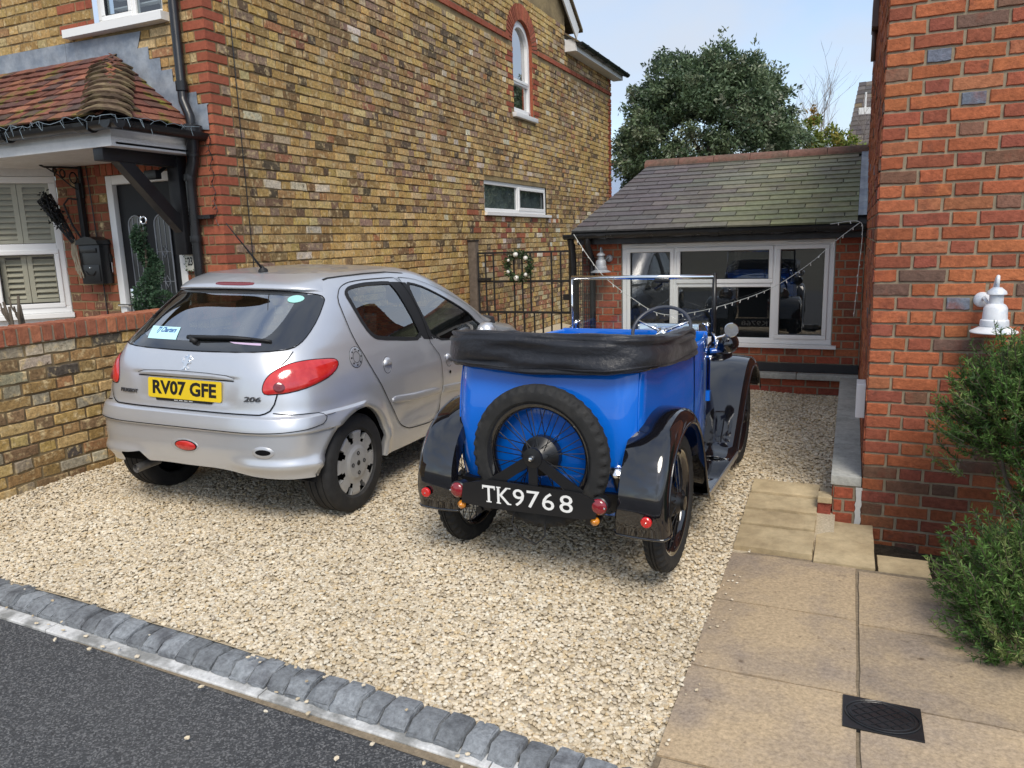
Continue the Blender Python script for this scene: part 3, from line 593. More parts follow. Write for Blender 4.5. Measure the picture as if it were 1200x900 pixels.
# spandrel above the round arch
for k in range(24):
    a0, a1 = math.pi*k/24, math.pi*(k+1)/24; top = SP+RA
    p = [(xi, AC+RA*math.cos(a), SP+RA*math.sin(a)) for a in (a0, a1)]; sw.quad(p[0], (xi, p[0][1], top), (xi, p[1][1], top), p[1])
sw.add([(xi, YA+.008, 5.30), (xi, 12.95, 5.30), (xi, 8.85, 8.2)], [(0, 1, 2)])
sw.quad((xi, 15.65, -.3), (-9, 15.65, -.3), (-9, 15.65, 4.7), (xi, 15.65, 4.7)); sw.quad((xi, 12.95, 4.7), (-9, 12.95, 4.7), (-9, 12.95, 5.3), (xi, 12.95, 5.3))
haw = obj('wall', sw, M['mortar_y'], ha)
def arch_cut(va, vb):
    c = []
    if vb > W1[2]-.02 and va < W1[3]: c.append((W1[0]-.004, W1[1]+.004))
    if vb > 3.33 and va < 3.40: c.append((AC-RA-.07, AC+RA+.07))
    if va >= 3.33 and va < SP: c.append((AC-RA-.004, AC+RA+.004))
    zz = (va+vb)/2
    if zz >= SP and zz < SP+RA+.235: c.append((AC-math.sqrt(max(0, (RA+.235)**2-(zz-SP)**2)), AC+math.sqrt(max(0, (RA+.235)**2-(zz-SP)**2))))
    return c
RED = [((.32, .095, .055), 4), ((.29, .085, .052), 3), ((.36, .115, .065), 2)]
MIX = [((.36, .25, .11), 3), ((.33, .12, .065), 2.4), ((.27, .10, .065), 1.6), ((.62, .57, .50), 1.5), ((.22, .15, .09), 2), ((.12, .09, .07), 1), ((.42, .32, .17), 2)]
RUST = [((.36, .25, .11), 3), ((.30, .145, .085), 3), ((.27, .12, .08), 2), ((.24, .18, .10), 2), ((.44, .37, .24), 1.4), ((.14, .10, .075), 1)]
def spA(a, b, va, vb, r):
    m = (a+b)/2; z = (va+vb)/2
    if a < YA+.30 and b < YA+.245: # quoin
        return None
    if z < 1.95 and z > 1.2 and 9.0 < m < 12.6 and random.random() < .75: return jit(pick(MIX), .15)
    if z <= 1.2 and m > 9.1 and random.random() < .85: return jit(pick(RUST), .15)
    if m > 15.43: return jit(pick(RED), .1) if (r % 2 or m > 15.54) else None
    if (AC-RA-.20 < m < AC+RA+.20) and 3.3 < z < SP and r % 3 != 0: return jit(pick(RED), .1)
    return None
zb = 2.062-29*HC
side = []
Ox = np.array([xi, 0, 0])
def cut_s(va, vb):
    c = arch_cut(va, vb); r = int(round((va-zb)/HC)); c.append((0, YA+(.226 if r % 2 else .1135)+.002+.008))
    if va < 4.44 and vb > 4.362: c.append((0, 99))
    if vb > 4.70: c.append((12.94, 99))
    return c
from mathutils import noise as mnoise
PAL_Y2 = [((.36, .235, .10), 4), ((.30, .19, .095), 3), ((.28, .19, .14), 3), ((.44, .30, .14), 3), ((.20, .13, .08), 2), ((.45, .36, .24), 2), ((.30, .14, .085), 1), ((.12, .09, .065), 1.2), ((.58, .52, .42), .5)]
def pal_side(u, v): return PAL_Y2 if random.random() < sst(.42+1.5*mnoise.noise(Vector((u*.42, v*.75, 3.7)))) else PAL_Y
side = lay_bricks(Ox, Y_, Z_, X_, YA, 15.65, zb, zb+68*HC, pal_side, course=HC, bond='flemish', open_fn=cut_s, special=spA, rough=1.6, proud=.011)
sp_ = []
for b_ in side:
    if b_[5]-b_[4] > .18 and random.random() < .3: m_ = lerp(b_[4], b_[5], random.choice((.5, .5, .36, .64))); sp_ += [b_[:4]+(b_[4], m_-.005)+b_[6:], b_[:4]+(m_+.005, b_[5])+b_[6:10]+(jit(pick(PAL_Y), .2),)]
    else: sp_.append(b_)
side = sp_
quo = []; frontq = []; nq = int((5.2-zb)/HC)
for r in range(nq):
    va = zb+r*HC; vb = va+HC-.011; l = .2155 if r % 2 else .103; c = jit(pick(RED), .08)
    side.append((Ox, Y_, Z_, X_, YA+.001, YA+l, va, vb, .0085, .5, c))
    frontq.append((np.array([0, YA+.008, 0]), X_, Z_, -Y_, XA-(.103 if r % 2 else .2155), XA+.0005, va, vb, .0085, .5, jit(c, .04)))
# red string course
nu = 4.755
while nu < 15.62:
    if not (AC-RA-.22 < nu+.1 < AC+RA+.22):
        side.append((Ox, Y_, Z_, X_, nu, min(15.645, nu+.213), 4.364, 4.435, .022, .6, jit(pick(RED), .1)))
    nu += .2235
# front wall
xw = []  # openings
UW = (-5.80, -5.03, 3.385, 4.75); DR = (-5.90, -5.06, -.2, 2.20)
fw = MB(); cells(fw, (0, YA+.008, 0), X_, Z_, -9.0, XA-.008, -.3, 5.3, [UW, DR, (-8.2, -6.53, .6, 2.28)]); fw_o = obj('wall', fw, M['mortar_y'], ha)
def cut_f(va, vb):
    c = []; r = int(round((va-zb)/HC)); c.append((XA-(.114 if r % 2 else .2265), 99))
    if va < UW[3] and vb > 3.30: c.append((UW[0]-.003, UW[1]+.003))
    if va < DR[3]: c.append((DR[0]-.003, DR[1]+.003))
    if DR[3] <= va+.03 < DR[3]+.225: c.append((-6.02, -4.95))
    if va < 2.28: c.append((-9, -6.53))
    return c
PAL_F = [((.29, .095, .055), 4), ((.24, .08, .05), 3), ((.33, .12, .065), 2), ((.20, .10, .065), 1.2), ((.30, .20, .09), .8)]
PAL_UF = [((.44, .29, .12), 5), ((.40, .25, .10), 4), ((.36, .20, .10), 2), ((.47, .35, .18), 2)]
def spF(a, b, va, vb, r):
    m = (a+b)/2; z = (va+vb)/2
    if -6.16 < m < -5.80 and z > 3.3 and r % 2 == 0 and b-a > .05: return jit(pick(RED), .1)
    return None
front = lay_bricks(np.array([0, YA+.008, 0]), X_, Z_, -Y_, -7.6, XA, zb, zb+68*HC, lambda u, v: PAL_UF if v > 2.45 else PAL_F, course=HC, bond='flemish', open_fn=cut_f, special=spF, rough=1.)
u = -6.02
while u < -4.97: front.append((np.array([0, YA+.008, 0]), X_, Z_, -Y_, u, u+.066, 2.205, 2.43, .008, .8, jit(pick(RED), .1))); u += .0775
# arch voussoirs and red reveals
vo = MB(); nv_ = 27
for k in range(nv_):
    a0, a1 = math.pi*k/nv_+.012, math.pi*(k+1)/nv_-.012; r0, r1 = RA+.004, RA+.226; q = lambda r, a, x: (x, AC+r*math.cos(a), SP+r*math.sin(a))
    vs = [q(r0, a0, xi-.003), q(r0, a1, xi-.003), q(r1, a1, xi-.003), q(r1, a0, xi-.003)]+[q(r, a, xi+.009) for r, a in ((r0+.003, a0+.005), (r0+.003, a1-.005), (r1-.003, a1-.004), (r1-.003, a0+.004))]
    m_ = MB(); m_.add(vs, [(4, 7, 6, 5), (0, 4, 5, 1), (1, 5, 6, 2), (2, 6, 7, 3), (3, 7, 4, 0)], jit(pick(RED), .12)); obj('arch_brick', m_, M['brick_r'], haw, fixn=True)
rv = MB(); cc = (.30, .085, .045); D = .11
arc = [(AC+RA, 3.40)]+[(AC+RA*math.cos(a), SP+RA*math.sin(a)) for a in np.linspace(0, math.pi, 25)]+[(AC-RA, 3.40)]
rv.grid([[(xi+.004, y, z) for y, z in arc], [(xi-D-.03, y, z) for y, z in arc]], cc); obj('reveal', rv, M['brick_r'], haw)
rv = MB(); rv.box((xi-.16, W1[0]-.01, W1[2]-.02), (xi-.155, W1[1]+.01, W1[3]+.02), (.05, .05, .05)); obj('reveal', rv, M['brick_y'], haw)
isred = lambda b: b[10][0] > 2.4*b[10][1]
emit_bricks([(haw, [b for b in side if not isred(b)]), (fw_o, [b for b in front if not isred(b)])], M['brick_y'], 200)
emit_bricks([(haw, [b for b in side if isred(b)]), (fw_o, [b for b in front+frontq if isred(b)])], M['quoin'], 95, name='red_brick')
# arched window
aw = obj('window', (lambda m: (m.grid([[(xi-.10+t, AC+(RA-w)*cs*-1, zz) for cs, zz in [(1, 3.425)]+[(math.cos(a), None) for a in []]] for w, t in ()]) if False else m))(MB().box((xi-.12, AC-RA+.05, 3.84), (xi-.05, AC+RA-.05, 3.91))), M['white'], ha)
def arch_frame(y_c, r, w, z0, x0, x1, target):
    o_ = [(y_c+r, z0)]+[(y_c+r*math.cos(a), SP+r*math.sin(a)) for a in np.linspace(0, math.pi, 25)]+[(y_c-r, z0)]
    i_ = [(y_c+r-w, z0+w)]+[(y_c+(r-w)*math.cos(a), SP+(r-w)*math.sin(a)) for a in np.linspace(0, math.pi, 25)]+[(y_c-r+w, z0+w)]
    pr = [[(x1, y, z) for y, z in o_], [(x1, y, z) for y, z in i_], [(x0, y, z) for y, z in i_]]; target.grid(pr); target.box((x0, y_c-r+w, z0), (x1, y_c+r-w, z0+w))
fm = MB(); arch_frame(AC, RA-.002, .055, 3.44, xi-.12, xi-.045, fm); obj('frame', fm, M['white'], aw, fixn=True)
fm = MB(); arch_frame(AC, RA-.055, .035, 3.87, xi-.12, xi-.035, fm); obj('sash', fm, M['white'], aw, fixn=True)
gp = MB(); gp.add([(xi-.085, AC+(RA-.03)*math.cos(a), SP+(RA-.03)*math.sin(a)) for a in np.linspace(0, math.pi, 25)]+[(xi-.085, AC-RA+.03, 3.46), (xi-.085, AC+RA-.03, 3.46)], [tuple(range(27))]); obj('pane', gp, M['pane_sky'], aw)
sl_ = MB(); sl_.bbox((xi-.1, AC-RA-.05, 3.335), (xi+.065, AC+RA+.06, 3.40), .006); obj('sill', sl_, M['white_old'], aw, smooth=True, auto=40)
rm = MB(); rm.box((xi-.9, AC-.7, 3.2), (xi-.16, AC+.7, 5.0)); 
rm.f = [f for f in rm.f if set(f) != {1, 2, 6, 5}]; obj('room', rm, mat('bright_room', (.55, .57, .60), .9), ha)
# long low window
mid = 10.80
wl = window_unit(ha, (xi-.02, 0, 0), Y_, Z_, X_, W1[0], W1[1], W1[2], W1[3], [(W1[0]+.05, mid-.02, W1[2]+.045, W1[3]-.045, False, (mid-.03, mid+.03, W1[2]+.05, W1[3]-.05)), (mid+.02, W1[1]-.05, W1[2]+.045, W1[3]-.045, True)], sill=(W1[0]-.02, W1[1]+.1, W1[2]-.045, W1[2]+.002, .07))
rm = MB(); rm.quad((xi-.075, W1[0], W1[2]), (xi-.075, W1[1], W1[2]), (xi-.075, W1[1], W1[3]), (xi-.075, W1[0], W1[3])); obj('blind', rm, mat('grey_blind', (.22, .235, .22), .9, noise=.5, nscale=4), wl)
# upper front window with blind
wu2 = window_unit(ha, (0, YA+.05, 0), X_, Z_, -Y_, UW[0], UW[1], UW[2], UW[3], [(UW[0]+.05, -5.40, UW[2]+.04, UW[3]-.05, True, (-5.41, -5.37, UW[2]+.04, UW[3]-.05)), (-5.38, UW[1]-.04, UW[2]+.04, UW[3]-.05, False)], sill=(-6.09, -4.965, 3.318, 3.388, .13), m='white')
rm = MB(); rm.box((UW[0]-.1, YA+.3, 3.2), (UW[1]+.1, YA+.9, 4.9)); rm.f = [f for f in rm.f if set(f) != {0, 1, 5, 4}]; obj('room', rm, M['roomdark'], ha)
for k in range(12):
    z = 3.46+k*.075; obj('slat', MB().box((UW[0]+.1, YA+.13, z), (-5.18, YA+.19, z+.010)), M['white'], wu2)
obj('curtain', MB().grid([[(-5.30+u*.28, YA+.24+.02*math.sin(u*18), z) for u in np.linspace(0, 1, 14)] for z in (3.3, 4.8)]), M['curtain'], wu2, smooth=True)
# rear eaves: white fascia and soffit, black gutter; gable verge
ev = MB(); ev.box((XA+.003, 12.95, 4.67), (XA+.19, 15.80, 4.685)); ev.box((XA+.19, 12.95, 4.67), (XA+.205, 15.80, 4.79)); ev.box((XA-.5, 12.93, 4.672), (XA+.192, 12.949, 4.86)); obj('eaves_fascia', ev, M['white_old'], ha)
gt = gutter(12.92, 15.95, XA+.262, 4.80, .058, ax='y'); obj('gutter', gt, M['black'], ha, fixn=True, smooth=True, auto=40)
for yj in (13.2, 13.75, 14.4, 15.1, 15.7):
    g2 = gutter(yj, yj+.07, XA+.262, 4.80, .068, ax='y'); obj('gutter_bracket', g2, M['black'], ha, fixn=True)
lr = MB(); lr.add([(XA+.24, 12.9, 4.83), (XA+.24, 15.9, 4.83), (XA-2.6, 15.9, 6.6), (XA-2.6, 12.9, 6.6), (XA+.24, 12.9, 4.80), (XA+.24, 15.9, 4.80)], [(0, 1, 2, 3), (4, 0, 3), (4, 5, 1, 0)]); obj('lower_roof', lr, M['ridge'], ha)
vg = MB()
for s in (0,):
    p0, p1 = np.array([0, 13.45, 5.13]), np.array([0, 8.85, 8.35]); n_ = np.array([0, .57, .82])
    vg.add([tuple(p+n_*h+np.array([x, 0, 0])) for p in (p0, p1) for h, x in ((-.22, XA+.06), (0, XA+.06), (0, XA+.085), (-.22, XA+.085))], [(0, 1, 5, 4), (1, 2, 6, 5), (2, 3, 7, 6), (3, 0, 4, 7), (0, 3, 2, 1)])
obj('bargeboard', vg, M['white_old'], ha)
vr = MB(); q0, q1, q2 = np.array([0, 13.55, 5.10]), np.array([0, 8.85, 8.40]), np.array([0, 4.15, 5.10])
vr.add([tuple(p+np.array([x, 0, h])) for p in (q0, q1, q2) for x, h in ((XA+.12, 0), (XA+.12, .05), (-9.2, .05), (-9.2, 0))], [(0, 1, 5, 4), (1, 2, 6, 5), (2, 3, 7, 6), (3, 0, 4, 7), (4, 5, 9, 8), (5, 6, 10, 9), (6, 7, 11, 10), (7, 4, 8, 11), (0, 3, 2, 1)]); obj('roof', vr, M['ridge'], ha)
# lead flashing on the front wall above the canopy, stepped at its right
def leadsheet(poly, y=YA-.006): m = MB(); m.prism(poly, lambda u, v, t: (u, t, v), y, y+.004); return m
for poly in ([(-7.9, 3.10), (-6.17, 3.10), (-6.17, 3.300), (-7.9, 3.305)], [(-6.165, 3.10), (-5.45, 3.10), (-5.33, 3.17), (-5.28, 3.285), (-6.165, 3.30)]): obj('lead_flashing', leadsheet(poly), M['lead'], ha, fixn=True)
stp = [(-5.42, 3.20)]; x = -5.33; z = 3.16
for k in range(6): stp += [(x, z), (x+.115, z)]; x += .115; z -= .0775*1.25
stp += [(XA-.04, 2.66), (XA-.04, 2.48), (-4.86, 2.50), (-5.60, 3.08)]
obj('lead_flashing', leadsheet(stp, YA-.010), M['lead'], ha, fixn=True)
# ---------------- canopy over the door and bay
cn = obj('canopy', MB().box((-8.4, 4.02, 2.315), (-4.83, YA, 2.33)), M['white_old'], ha)
EY, EZ, EX = 3.94, 2.51, -4.80; TZ = 3.15; TX = -5.62   # eaves line, right eaves, top
for k in range(9):
    y = 4.03+k*.08; obj('soffit_board', MB().bbox((-8.3, y+.003, 2.302), (-4.84, y+.077, 2.314), .002), M['white_old'], cn)
fb = MB(); fb.box((-8.4, 3.985, 2.30), (-4.83, 4.018, 2.365)); fb.box((-8.4, 4.0, 2.365), (-4.845, 4.018, 2.46)); fb.box((-4.862, 4.018, 2.30), (-4.83, YA-.004, 2.365)); fb.box((-4.862, 4.018, 2.365), (-4.845, YA-.004, 2.46)); obj('fascia', fb, M['white_old'], cn)
dk = MB(); dk.add([(-8.4, EY, EZ-.03), (EX, EY, EZ-.03), (EX, YA-.004, EZ-.03), (TX, YA-.004, TZ-.03), (-8.4, YA-.004, TZ-.03)], [(0, 1, 3, 4), (1, 2, 3), (0, 1, 2)][:2]); obj('roof_deck', dk, M['roomdark'], cn)
TP = [((.20, .080, .055), 4), ((.165, .07, .052), 3), ((.125, .065, .055), 2.2), ((.25, .11, .07), 2), ((.095, .065, .055), 1)]
def plain_tiles(P0, along, up, n_rows, width_at, tl, name='tile'):
    a_ = np.array(along, float); u_ = np.array(up, float); Ls_ = np.linalg.norm(u_); un = u_/Ls_; nn = np.cross(a_, un); nn = nn if nn[2] > 0 else -nn; exr = Ls_/n_rows
    for r in range(n_rows):
        lo, hi = width_at(r/n_rows); x = lo-(r % 2)*tl/2
        while x < hi:
            a, b = max(lo, x), min(hi, x+tl-.004); x += tl
            if b-a < .02: continue
            c = jit(pick(TP), .16); j = lambda s: random.uniform(-s, s); h0, h1 = .020+j(.005), .020+j(.005); d0 = r*exr-.02+j(.005); d1 = min(Ls_, d0+exr*1.35); P_ = lambda q, d, h: np.array(P0)+a_*q+un*d+nn*h
            md = (a+b)/2; hm = (h0+h1)/2+.004
            vs = [P_(a, d0, h0), P_(md, d0-.003, hm), P_(b, d0, h1), P_(b, d1, .003), P_(md, d1, .006), P_(a, d1, .003), P_(a, d0, h0-.013), P_(md, d0-.003, hm-.013), P_(b, d0, h1-.013)]
            m_ = MB(); m_.add(vs, [(0, 1, 4, 5), (1, 2, 3, 4), (6, 7, 1, 0), (7, 8, 2, 1), (8, 3, 2), (6, 0, 5)], c); obj(name, m_, M['tile'], cn)
upf = (0, YA-EY, TZ-EZ)
plain_tiles((0, EY, EZ), (1, 0, 0), upf, 10, lambda t: (-7.35, lerp(EX, TX, t)-.03), .165)
upr = (TX-EX, 0, TZ-EZ); plain_tiles((EX, 0, EZ), (0, 1, 0), upr, 10, lambda t: (lerp(EY, YA, t)+.03, YA-.012), .165)
# bonnet hip tiles
hp0, hp1 = np.array([EX-.0, EY+.0, EZ-.02]), np.array([TX, YA-.01, TZ-.085]); hd = (hp1-hp0); hn = 10; sdv = np.array([.70, -.70, 0]); sdv = sdv-hd*(sdv@hd)/(hd@hd); sdv = np.array([1, 1, 0.])/math.sqrt(2); upn = np.cross(hd/np.linalg.norm(hd), sdv); upn = upn if upn[2] > 0 else -upn
bonm = mat('lichened_bonnet_tile', (.115, .08, .055), .95, spec=.15, noise=.45, nscale=30, c2=(.19, .15, .085), c2scale=10, c2pos=(.45, .65), wear=((.30, .27, .2), 40, .66, .76), bump=.8, bscale=60, bdist=.008, rnd=.35)
for k in range(hn):
    base = hp0+hd*(k/hn)-hd/np.linalg.norm(hd)*.03; nx = hp0+hd*min(1, (k+1.6)/hn); rows = []
    for (B_, lift, w) in ((base, .028, .20), (nx, -.004, .155)):
        jx = random.uniform(-.006, .006); rows.append([tuple(B_+sdv*(w*math.sin(a)+jx)+upn*(lift+.105*(math.cos(a)-.58))+np.array([0, 0, random.uniform(-.004, .004)])) for a in np.linspace(-1.05, 1.05, 11)])
    m_ = MB(); low = [tuple(np.array(p)-upn*.018) for p in rows[0]]; m_.grid([low]+rows); obj('bonnet_tile', m_, bonm, cn, smooth=True, auto=35)
g1 = gutter(-8.4, -4.66, 3.925, 2.455, .056); obj('gutter', g1, M['black'], cn, fixn=True, smooth=True, auto=40)
g2 = gutter(3.87, YA+.0, -4.735, 2.455, .056, ax='y'); obj('gutter', g2, M['black'], cn, fixn=True, smooth=True, auto=40)
for xj in (-5.05, -5.95, -6.9): 
    gb = gutter(xj, xj+.12, 3.925, 2.452, .066); obj('gutter_joint', gb, M['black'], cn, fixn=True)
# rainwater pipe
rp = MB(); rp.tube([(-4.85, 4.70, 4.9), (-4.85, 4.70, 2.74), (-4.84, 4.69, 2.70), (-4.77, 4.67, 2.58), (-4.765, 4.67, 2.50)], .037, 14); rp.lathe([(.046, 0), (.046, .07)], (-4.85, 4.70, 2.78), (0, 0, 1), 14); obj('downpipe', rp, M['black'], ha, smooth=True, auto=45)
rp = MB(); rp.lathe([(.02, -.03), (.085, -.03), (.085, .03), (.05, .045)], (-4.765, 4.665, 2.475), (0, 0, 1), 16); rp.tube([(-4.765, 4.665, 2.45), (-4.775, 4.675, 2.36), (-4.82, 4.70, 2.24), (-4.862, 4.70, 2.14), (-4.867, 4.70, 2.05), (-4.872, 4.70, -.05)], [.05, .045, .043, .043, .04, .038], 14)
for z in (2.28, 2.10, 1.62): rp.lathe([(.047, 0), (.049, .02), (.047, .05)], (-4.869, 4.70, z) if z < 2.15 else (-4.80, 4.69, z), (0, 0, 1), 14)
obj('downpipe', rp, M['black'], ha, smooth=True, auto=45)
cl = MB(); cl.box((-4.90, 4.70, 1.80), (-4.70, 4.752, 1.83)); obj('pipe_clip', cl, M['black'], ha)
# gallows bracket
bk = MB(); bk.bbox((-5.05, 4.0, 2.21), (-4.95, YA-.1, 2.298), .006); gb_ = obj('gallows_bracket', bk, M['blackwood'], ha, smooth=True, auto=40)
obj('post', MB().bbox((-5.06, YA-.10, 1.52), (-4.94, YA-.002, 2.297), .008), M['blackwood'], gb_, smooth=True, auto=40)
br = MB(); a0, a1 = np.array([0, 4.16, 2.25]), np.array([0, 4.70, 1.72]); dd = (a1-a0)/np.linalg.norm(a1-a0); nn = np.array([0, -dd[2], dd[1]])*.048
br.add([tuple(p+s*nn+np.array([x, 0, 0])) for p in (a0, a1) for s, x in ((-1, -5.04), (1, -5.04), (1, -4.96), (-1, -4.96))], [(0, 1, 5, 4), (1, 2, 6, 5), (2, 3, 7, 6), (3, 0, 4, 7), (0, 3, 2, 1), (4, 5, 6, 7)]); obj('brace', br, M['blackwood'], gb_)
# door
dr = MB(); 
for (a, b, c, d) in ((DR[0], DR[0]+.075, 0, 2.2), (DR[1]-.075, DR[1], 0, 2.2), (DR[0]+.075, DR[1]-.075, 2.125, 2.2)): dr.bbox((a, YA+.0, c), (b, YA+.07, d), .006)
df = obj('door_frame', dr, M['white'], ha, smooth=True, auto=40)
dl = MB(); dl.box((DR[0]+.075, YA+.045, 0.), (DR[1]-.075, YA+.085, 2.125)); door = obj('door', dl, mat('black_front_door', (.010, .010, .012), .45, spec=.3), ha)
pn = MB()
dx0, dx1 = DR[0]+.075, DR[1]-.075
for (cx) in (lerp(dx0, dx1, .28), lerp(dx0, dx1, .72)):
    w = .085; top = 1.86; prof = [(cx-w, .95), (cx+w, .95), (cx+w, top-w)]+[(cx+w*math.cos(a), top-w+w*math.sin(a)) for a in np.linspace(0, math.pi, 9)][1:]
    pnl = MB(); pnl.prism(prof, lambda u, v, t: (u, t, v), YA+.034, YA+.046); obj('glazing', pnl, mat('leaded_door_glass', (.03, .035, .04), .08, spec=.7), door, fixn=True)
    ld = MB(); ld.tube([(u, YA+.033, v) for u, v in prof], .007, 6, closed=True)
    for q in (-.03, .03): ld.tube([(cx+q, YA+.032, .96), (cx+q, YA+.032, top-.02)], .0035, 5)
    for zz in (1.1, 1.35, 1.6): ld.tube([(cx-.03, YA+.032, zz-.05), (cx, YA+.032, zz), (cx+.03, YA+.032, zz-.05), (cx, YA+.032, zz-.1)], .004, 5, closed=True); ld.tube([(cx-w, YA+.032, zz-.05), (cx+w, YA+.032, zz-.05)], .003, 5)
    obj('leading', ld, mat('lead_came', (.32, .33, .35), .4, metal=.7), door)
for (a, b, c, d) in ((dx0+.09, dx1-.09, .15, .75),): obj('door_panel', MB().bbox((a, YA+.035, c), (b, YA+.046, d), .006), M['blackwood'], door)
hd_ = MB(); hd_.bbox((dx0+.03, YA+.03, 1.0), (dx0+.07, YA+.045, 1.24), .004); hd_.tube([(dx0+.05, YA+.03, 1.10), (dx0+.05, YA-.015, 1.10), (dx0-.07, YA-.02, 1.10)], .010, 8); obj('handle', hd_, M['chrome'], door, smooth=True, auto=40)
# bay window, canted side with louvred shutters
BA = np.array([-6.53, YA, 0]); BU = np.array([-.7071, -.7071, 0]); BN = np.array([.7071, -.7071, 0]); BL = .62
by = obj('bay', MB().quad(tuple(BA+BU*0+Z_*.0), tuple(BA+BU*BL), tuple(BA+BU*BL+Z_*1.03), tuple(BA+Z_*1.03)), M['white_old'], ha)
bw = window_unit(by, BA-BN*.0, -BU, Z_, BN, -BL, 0, 1.03, 2.24, [(-BL+.05, -.045, 1.08, 1.60, True, (-BL+.056, -.056, 1.59, 1.655)), (-BL+.05, -.045, 1.645, 2.19, False)], pane_m='pane_clear', fw=.06, sill=(-BL-.02, .02, .99, 1.033, .05))
for sgn, (u0, u1, v0, v1) in enumerate(((-BL+.09, -.325, 1.13, 1.57), (-.32, -.07, 1.13, 1.57), (-BL+.06, -.325, 1.66, 2.18), (-.32, -.06, 1.66, 2.18))):
    PB = lambda u, v, t: tuple(BA-BU*u+Z_*v+BN*t); fr = MB()
    for (a, b, c, d) in ((u0, u0+.04, v0, v1), (u1-.04, u1, v0, v1), (u0+.04, u1-.04, v0, v0+.03), (u0+.04, u1-.04, v1-.03, v1)): fr.add([PB(a, c, -.11), PB(b, c, -.11), PB(b, d, -.11), PB(a, d, -.11), PB(a, c, -.075), PB(b, c, -.075), PB(b, d, -.075), PB(a, d, -.075)], [(4, 5, 6, 7), (0, 1, 5, 4), (1, 2, 6, 5), (2, 3, 7, 6), (3, 0, 4, 7)])
    sh = obj('shutter', fr, M['shutter'], bw); v = v0+.04
    while v < v1-.05:
        sm = MB(); sm.add([PB(u0+.04, v, -.07), PB(u1-.04, v, -.07), PB(u1-.04, v+.048, -.115), PB(u0+.04, v+.048, -.115), PB(u0+.04, v-.006, -.075), PB(u1-.04, v-.006, -.075)], [(0, 1, 2, 3), (4, 5, 1, 0)]); obj('slat', sm, M['shutter'], sh); v += .050
bf = MB(); e = BA+BU*BL; bf.add([tuple(e+Z_*.0), (-8.3, e[1], 0), (-8.3, e[1], 2.3), tuple(e+Z_*2.3)], [(0, 1, 2, 3)]); obj('bay_front', bf, M['white_old'], by)
hdw = MB(); hdw.add([tuple(BA+BN*.012+Z_*2.24), tuple(e+BN*.012+Z_*2.24), tuple(e+BN*.012+Z_*2.302), tuple(BA+BN*.012+Z_*2.302), tuple(BA+Z_*2.24), tuple(e+Z_*2.24)], [(0, 1, 2, 3), (0, 4, 5, 1)]); obj('bay_head', hdw, M['white_old'], by)
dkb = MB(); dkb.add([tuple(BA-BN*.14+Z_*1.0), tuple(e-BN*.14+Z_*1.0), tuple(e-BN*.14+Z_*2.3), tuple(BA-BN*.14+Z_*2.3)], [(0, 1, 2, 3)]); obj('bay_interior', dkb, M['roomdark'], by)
# alarm / telephone wires down the wall
wr = MB(); wr.tube([(XA+.012, 5.02, 4.9), (XA+.013, 5.03, 3.4), (XA+.012, 5.035, 2.4), (XA+.012, 5.045, 1.2), (XA+.012, 5.05, .1)], .004, 6); obj('cable', wr, M['black'], ha)
wr = MB(); wr.tube([(-6.10, YA-.012, 2.30), (-6.08, YA-.012, 1.9), (-6.06, YA-.012, 1.0), (-6.03, YA-.012, .3)], .005, 6); obj('cable', wr, M['black'], ha)
# front garden ground behind the wall
struct(obj('front_path', MB().box((-9, 1.8, -.2), (-4.81, 4.745, .02)), M['slab']), 'paved front garden behind the low wall')
# ================================================================ silver hatchback
def hermite(xs, ys):
    xs = np.array(xs, float); ys = np.array(ys, float); d = np.diff(ys)/np.diff(xs); m = np.zeros(len(xs)); m[0] = d[0]; m[-1] = d[-1]
    for i in range(1, len(xs)-1): m[i] = 0 if d[i-1]*d[i] <= 0 else 2*d[i-1]*d[i]/(d[i-1]+d[i])
    def f(x):
        x = np.clip(x, xs[0], xs[-1]); i = np.clip(np.searchsorted(xs, x)-1, 0, len(xs)-2); h = xs[i+1]-xs[i]; t = (x-xs[i])/h
        return (2*t**3-3*t**2+1)*ys[i]+(t**3-2*t**2+t)*h*m[i]+(-2*t**3+3*t**2)*ys[i+1]+(t**3-t**2)*h*m[i+1]
    return f
HB_YR = hermite([.18, .30, .40, .50, .57, .66, .70, .76, .86, .94, .99, 1.04, 1.10, 1.20, 1.28, 1.32, 1.36, 1.385], [-.50, -.555, -.585, -.60, -.60, -.585, -.575, -.570, -.555, -.530, -.505, -.455, -.375, -.24, -.125, -.08, -.035, .02])
HB_W = hermite([.18, .26, .35, .50, .62, .72, .82, .90, .96, 1.0, 1.10, 1.20, 1.28, 1.33, 1.36, 1.385], [.73, .75, .768, .785, .795, .795, .785, .768, .748, .735, .695, .652, .612, .575, .54, .485])
HB_YF = hermite([.18, .35, .55, .70, .78, .84, .90, .95, 1.0, 1.10, 1.20, 1.28, 1.33, 1.385], [3.02, 3.12, 3.14, 3.08, 2.95, 2.62, 2.32, 2.16, 2.06, 1.86, 1.63, 1.42, 1.28, 1.05])
HB_N = hermite([.18, .60, .70, .86, .96, 1.05, 1.28, 1.36, 1.385], [7.5, 6.2, 5.3, 4.7, 4.3, 4.1, 4.0, 3.8, 3.6])
HB_YC, HB_C = .55, .5
def smooth01(t): t = np.clip(t, 0, 1); return t*t*(3-2*t)
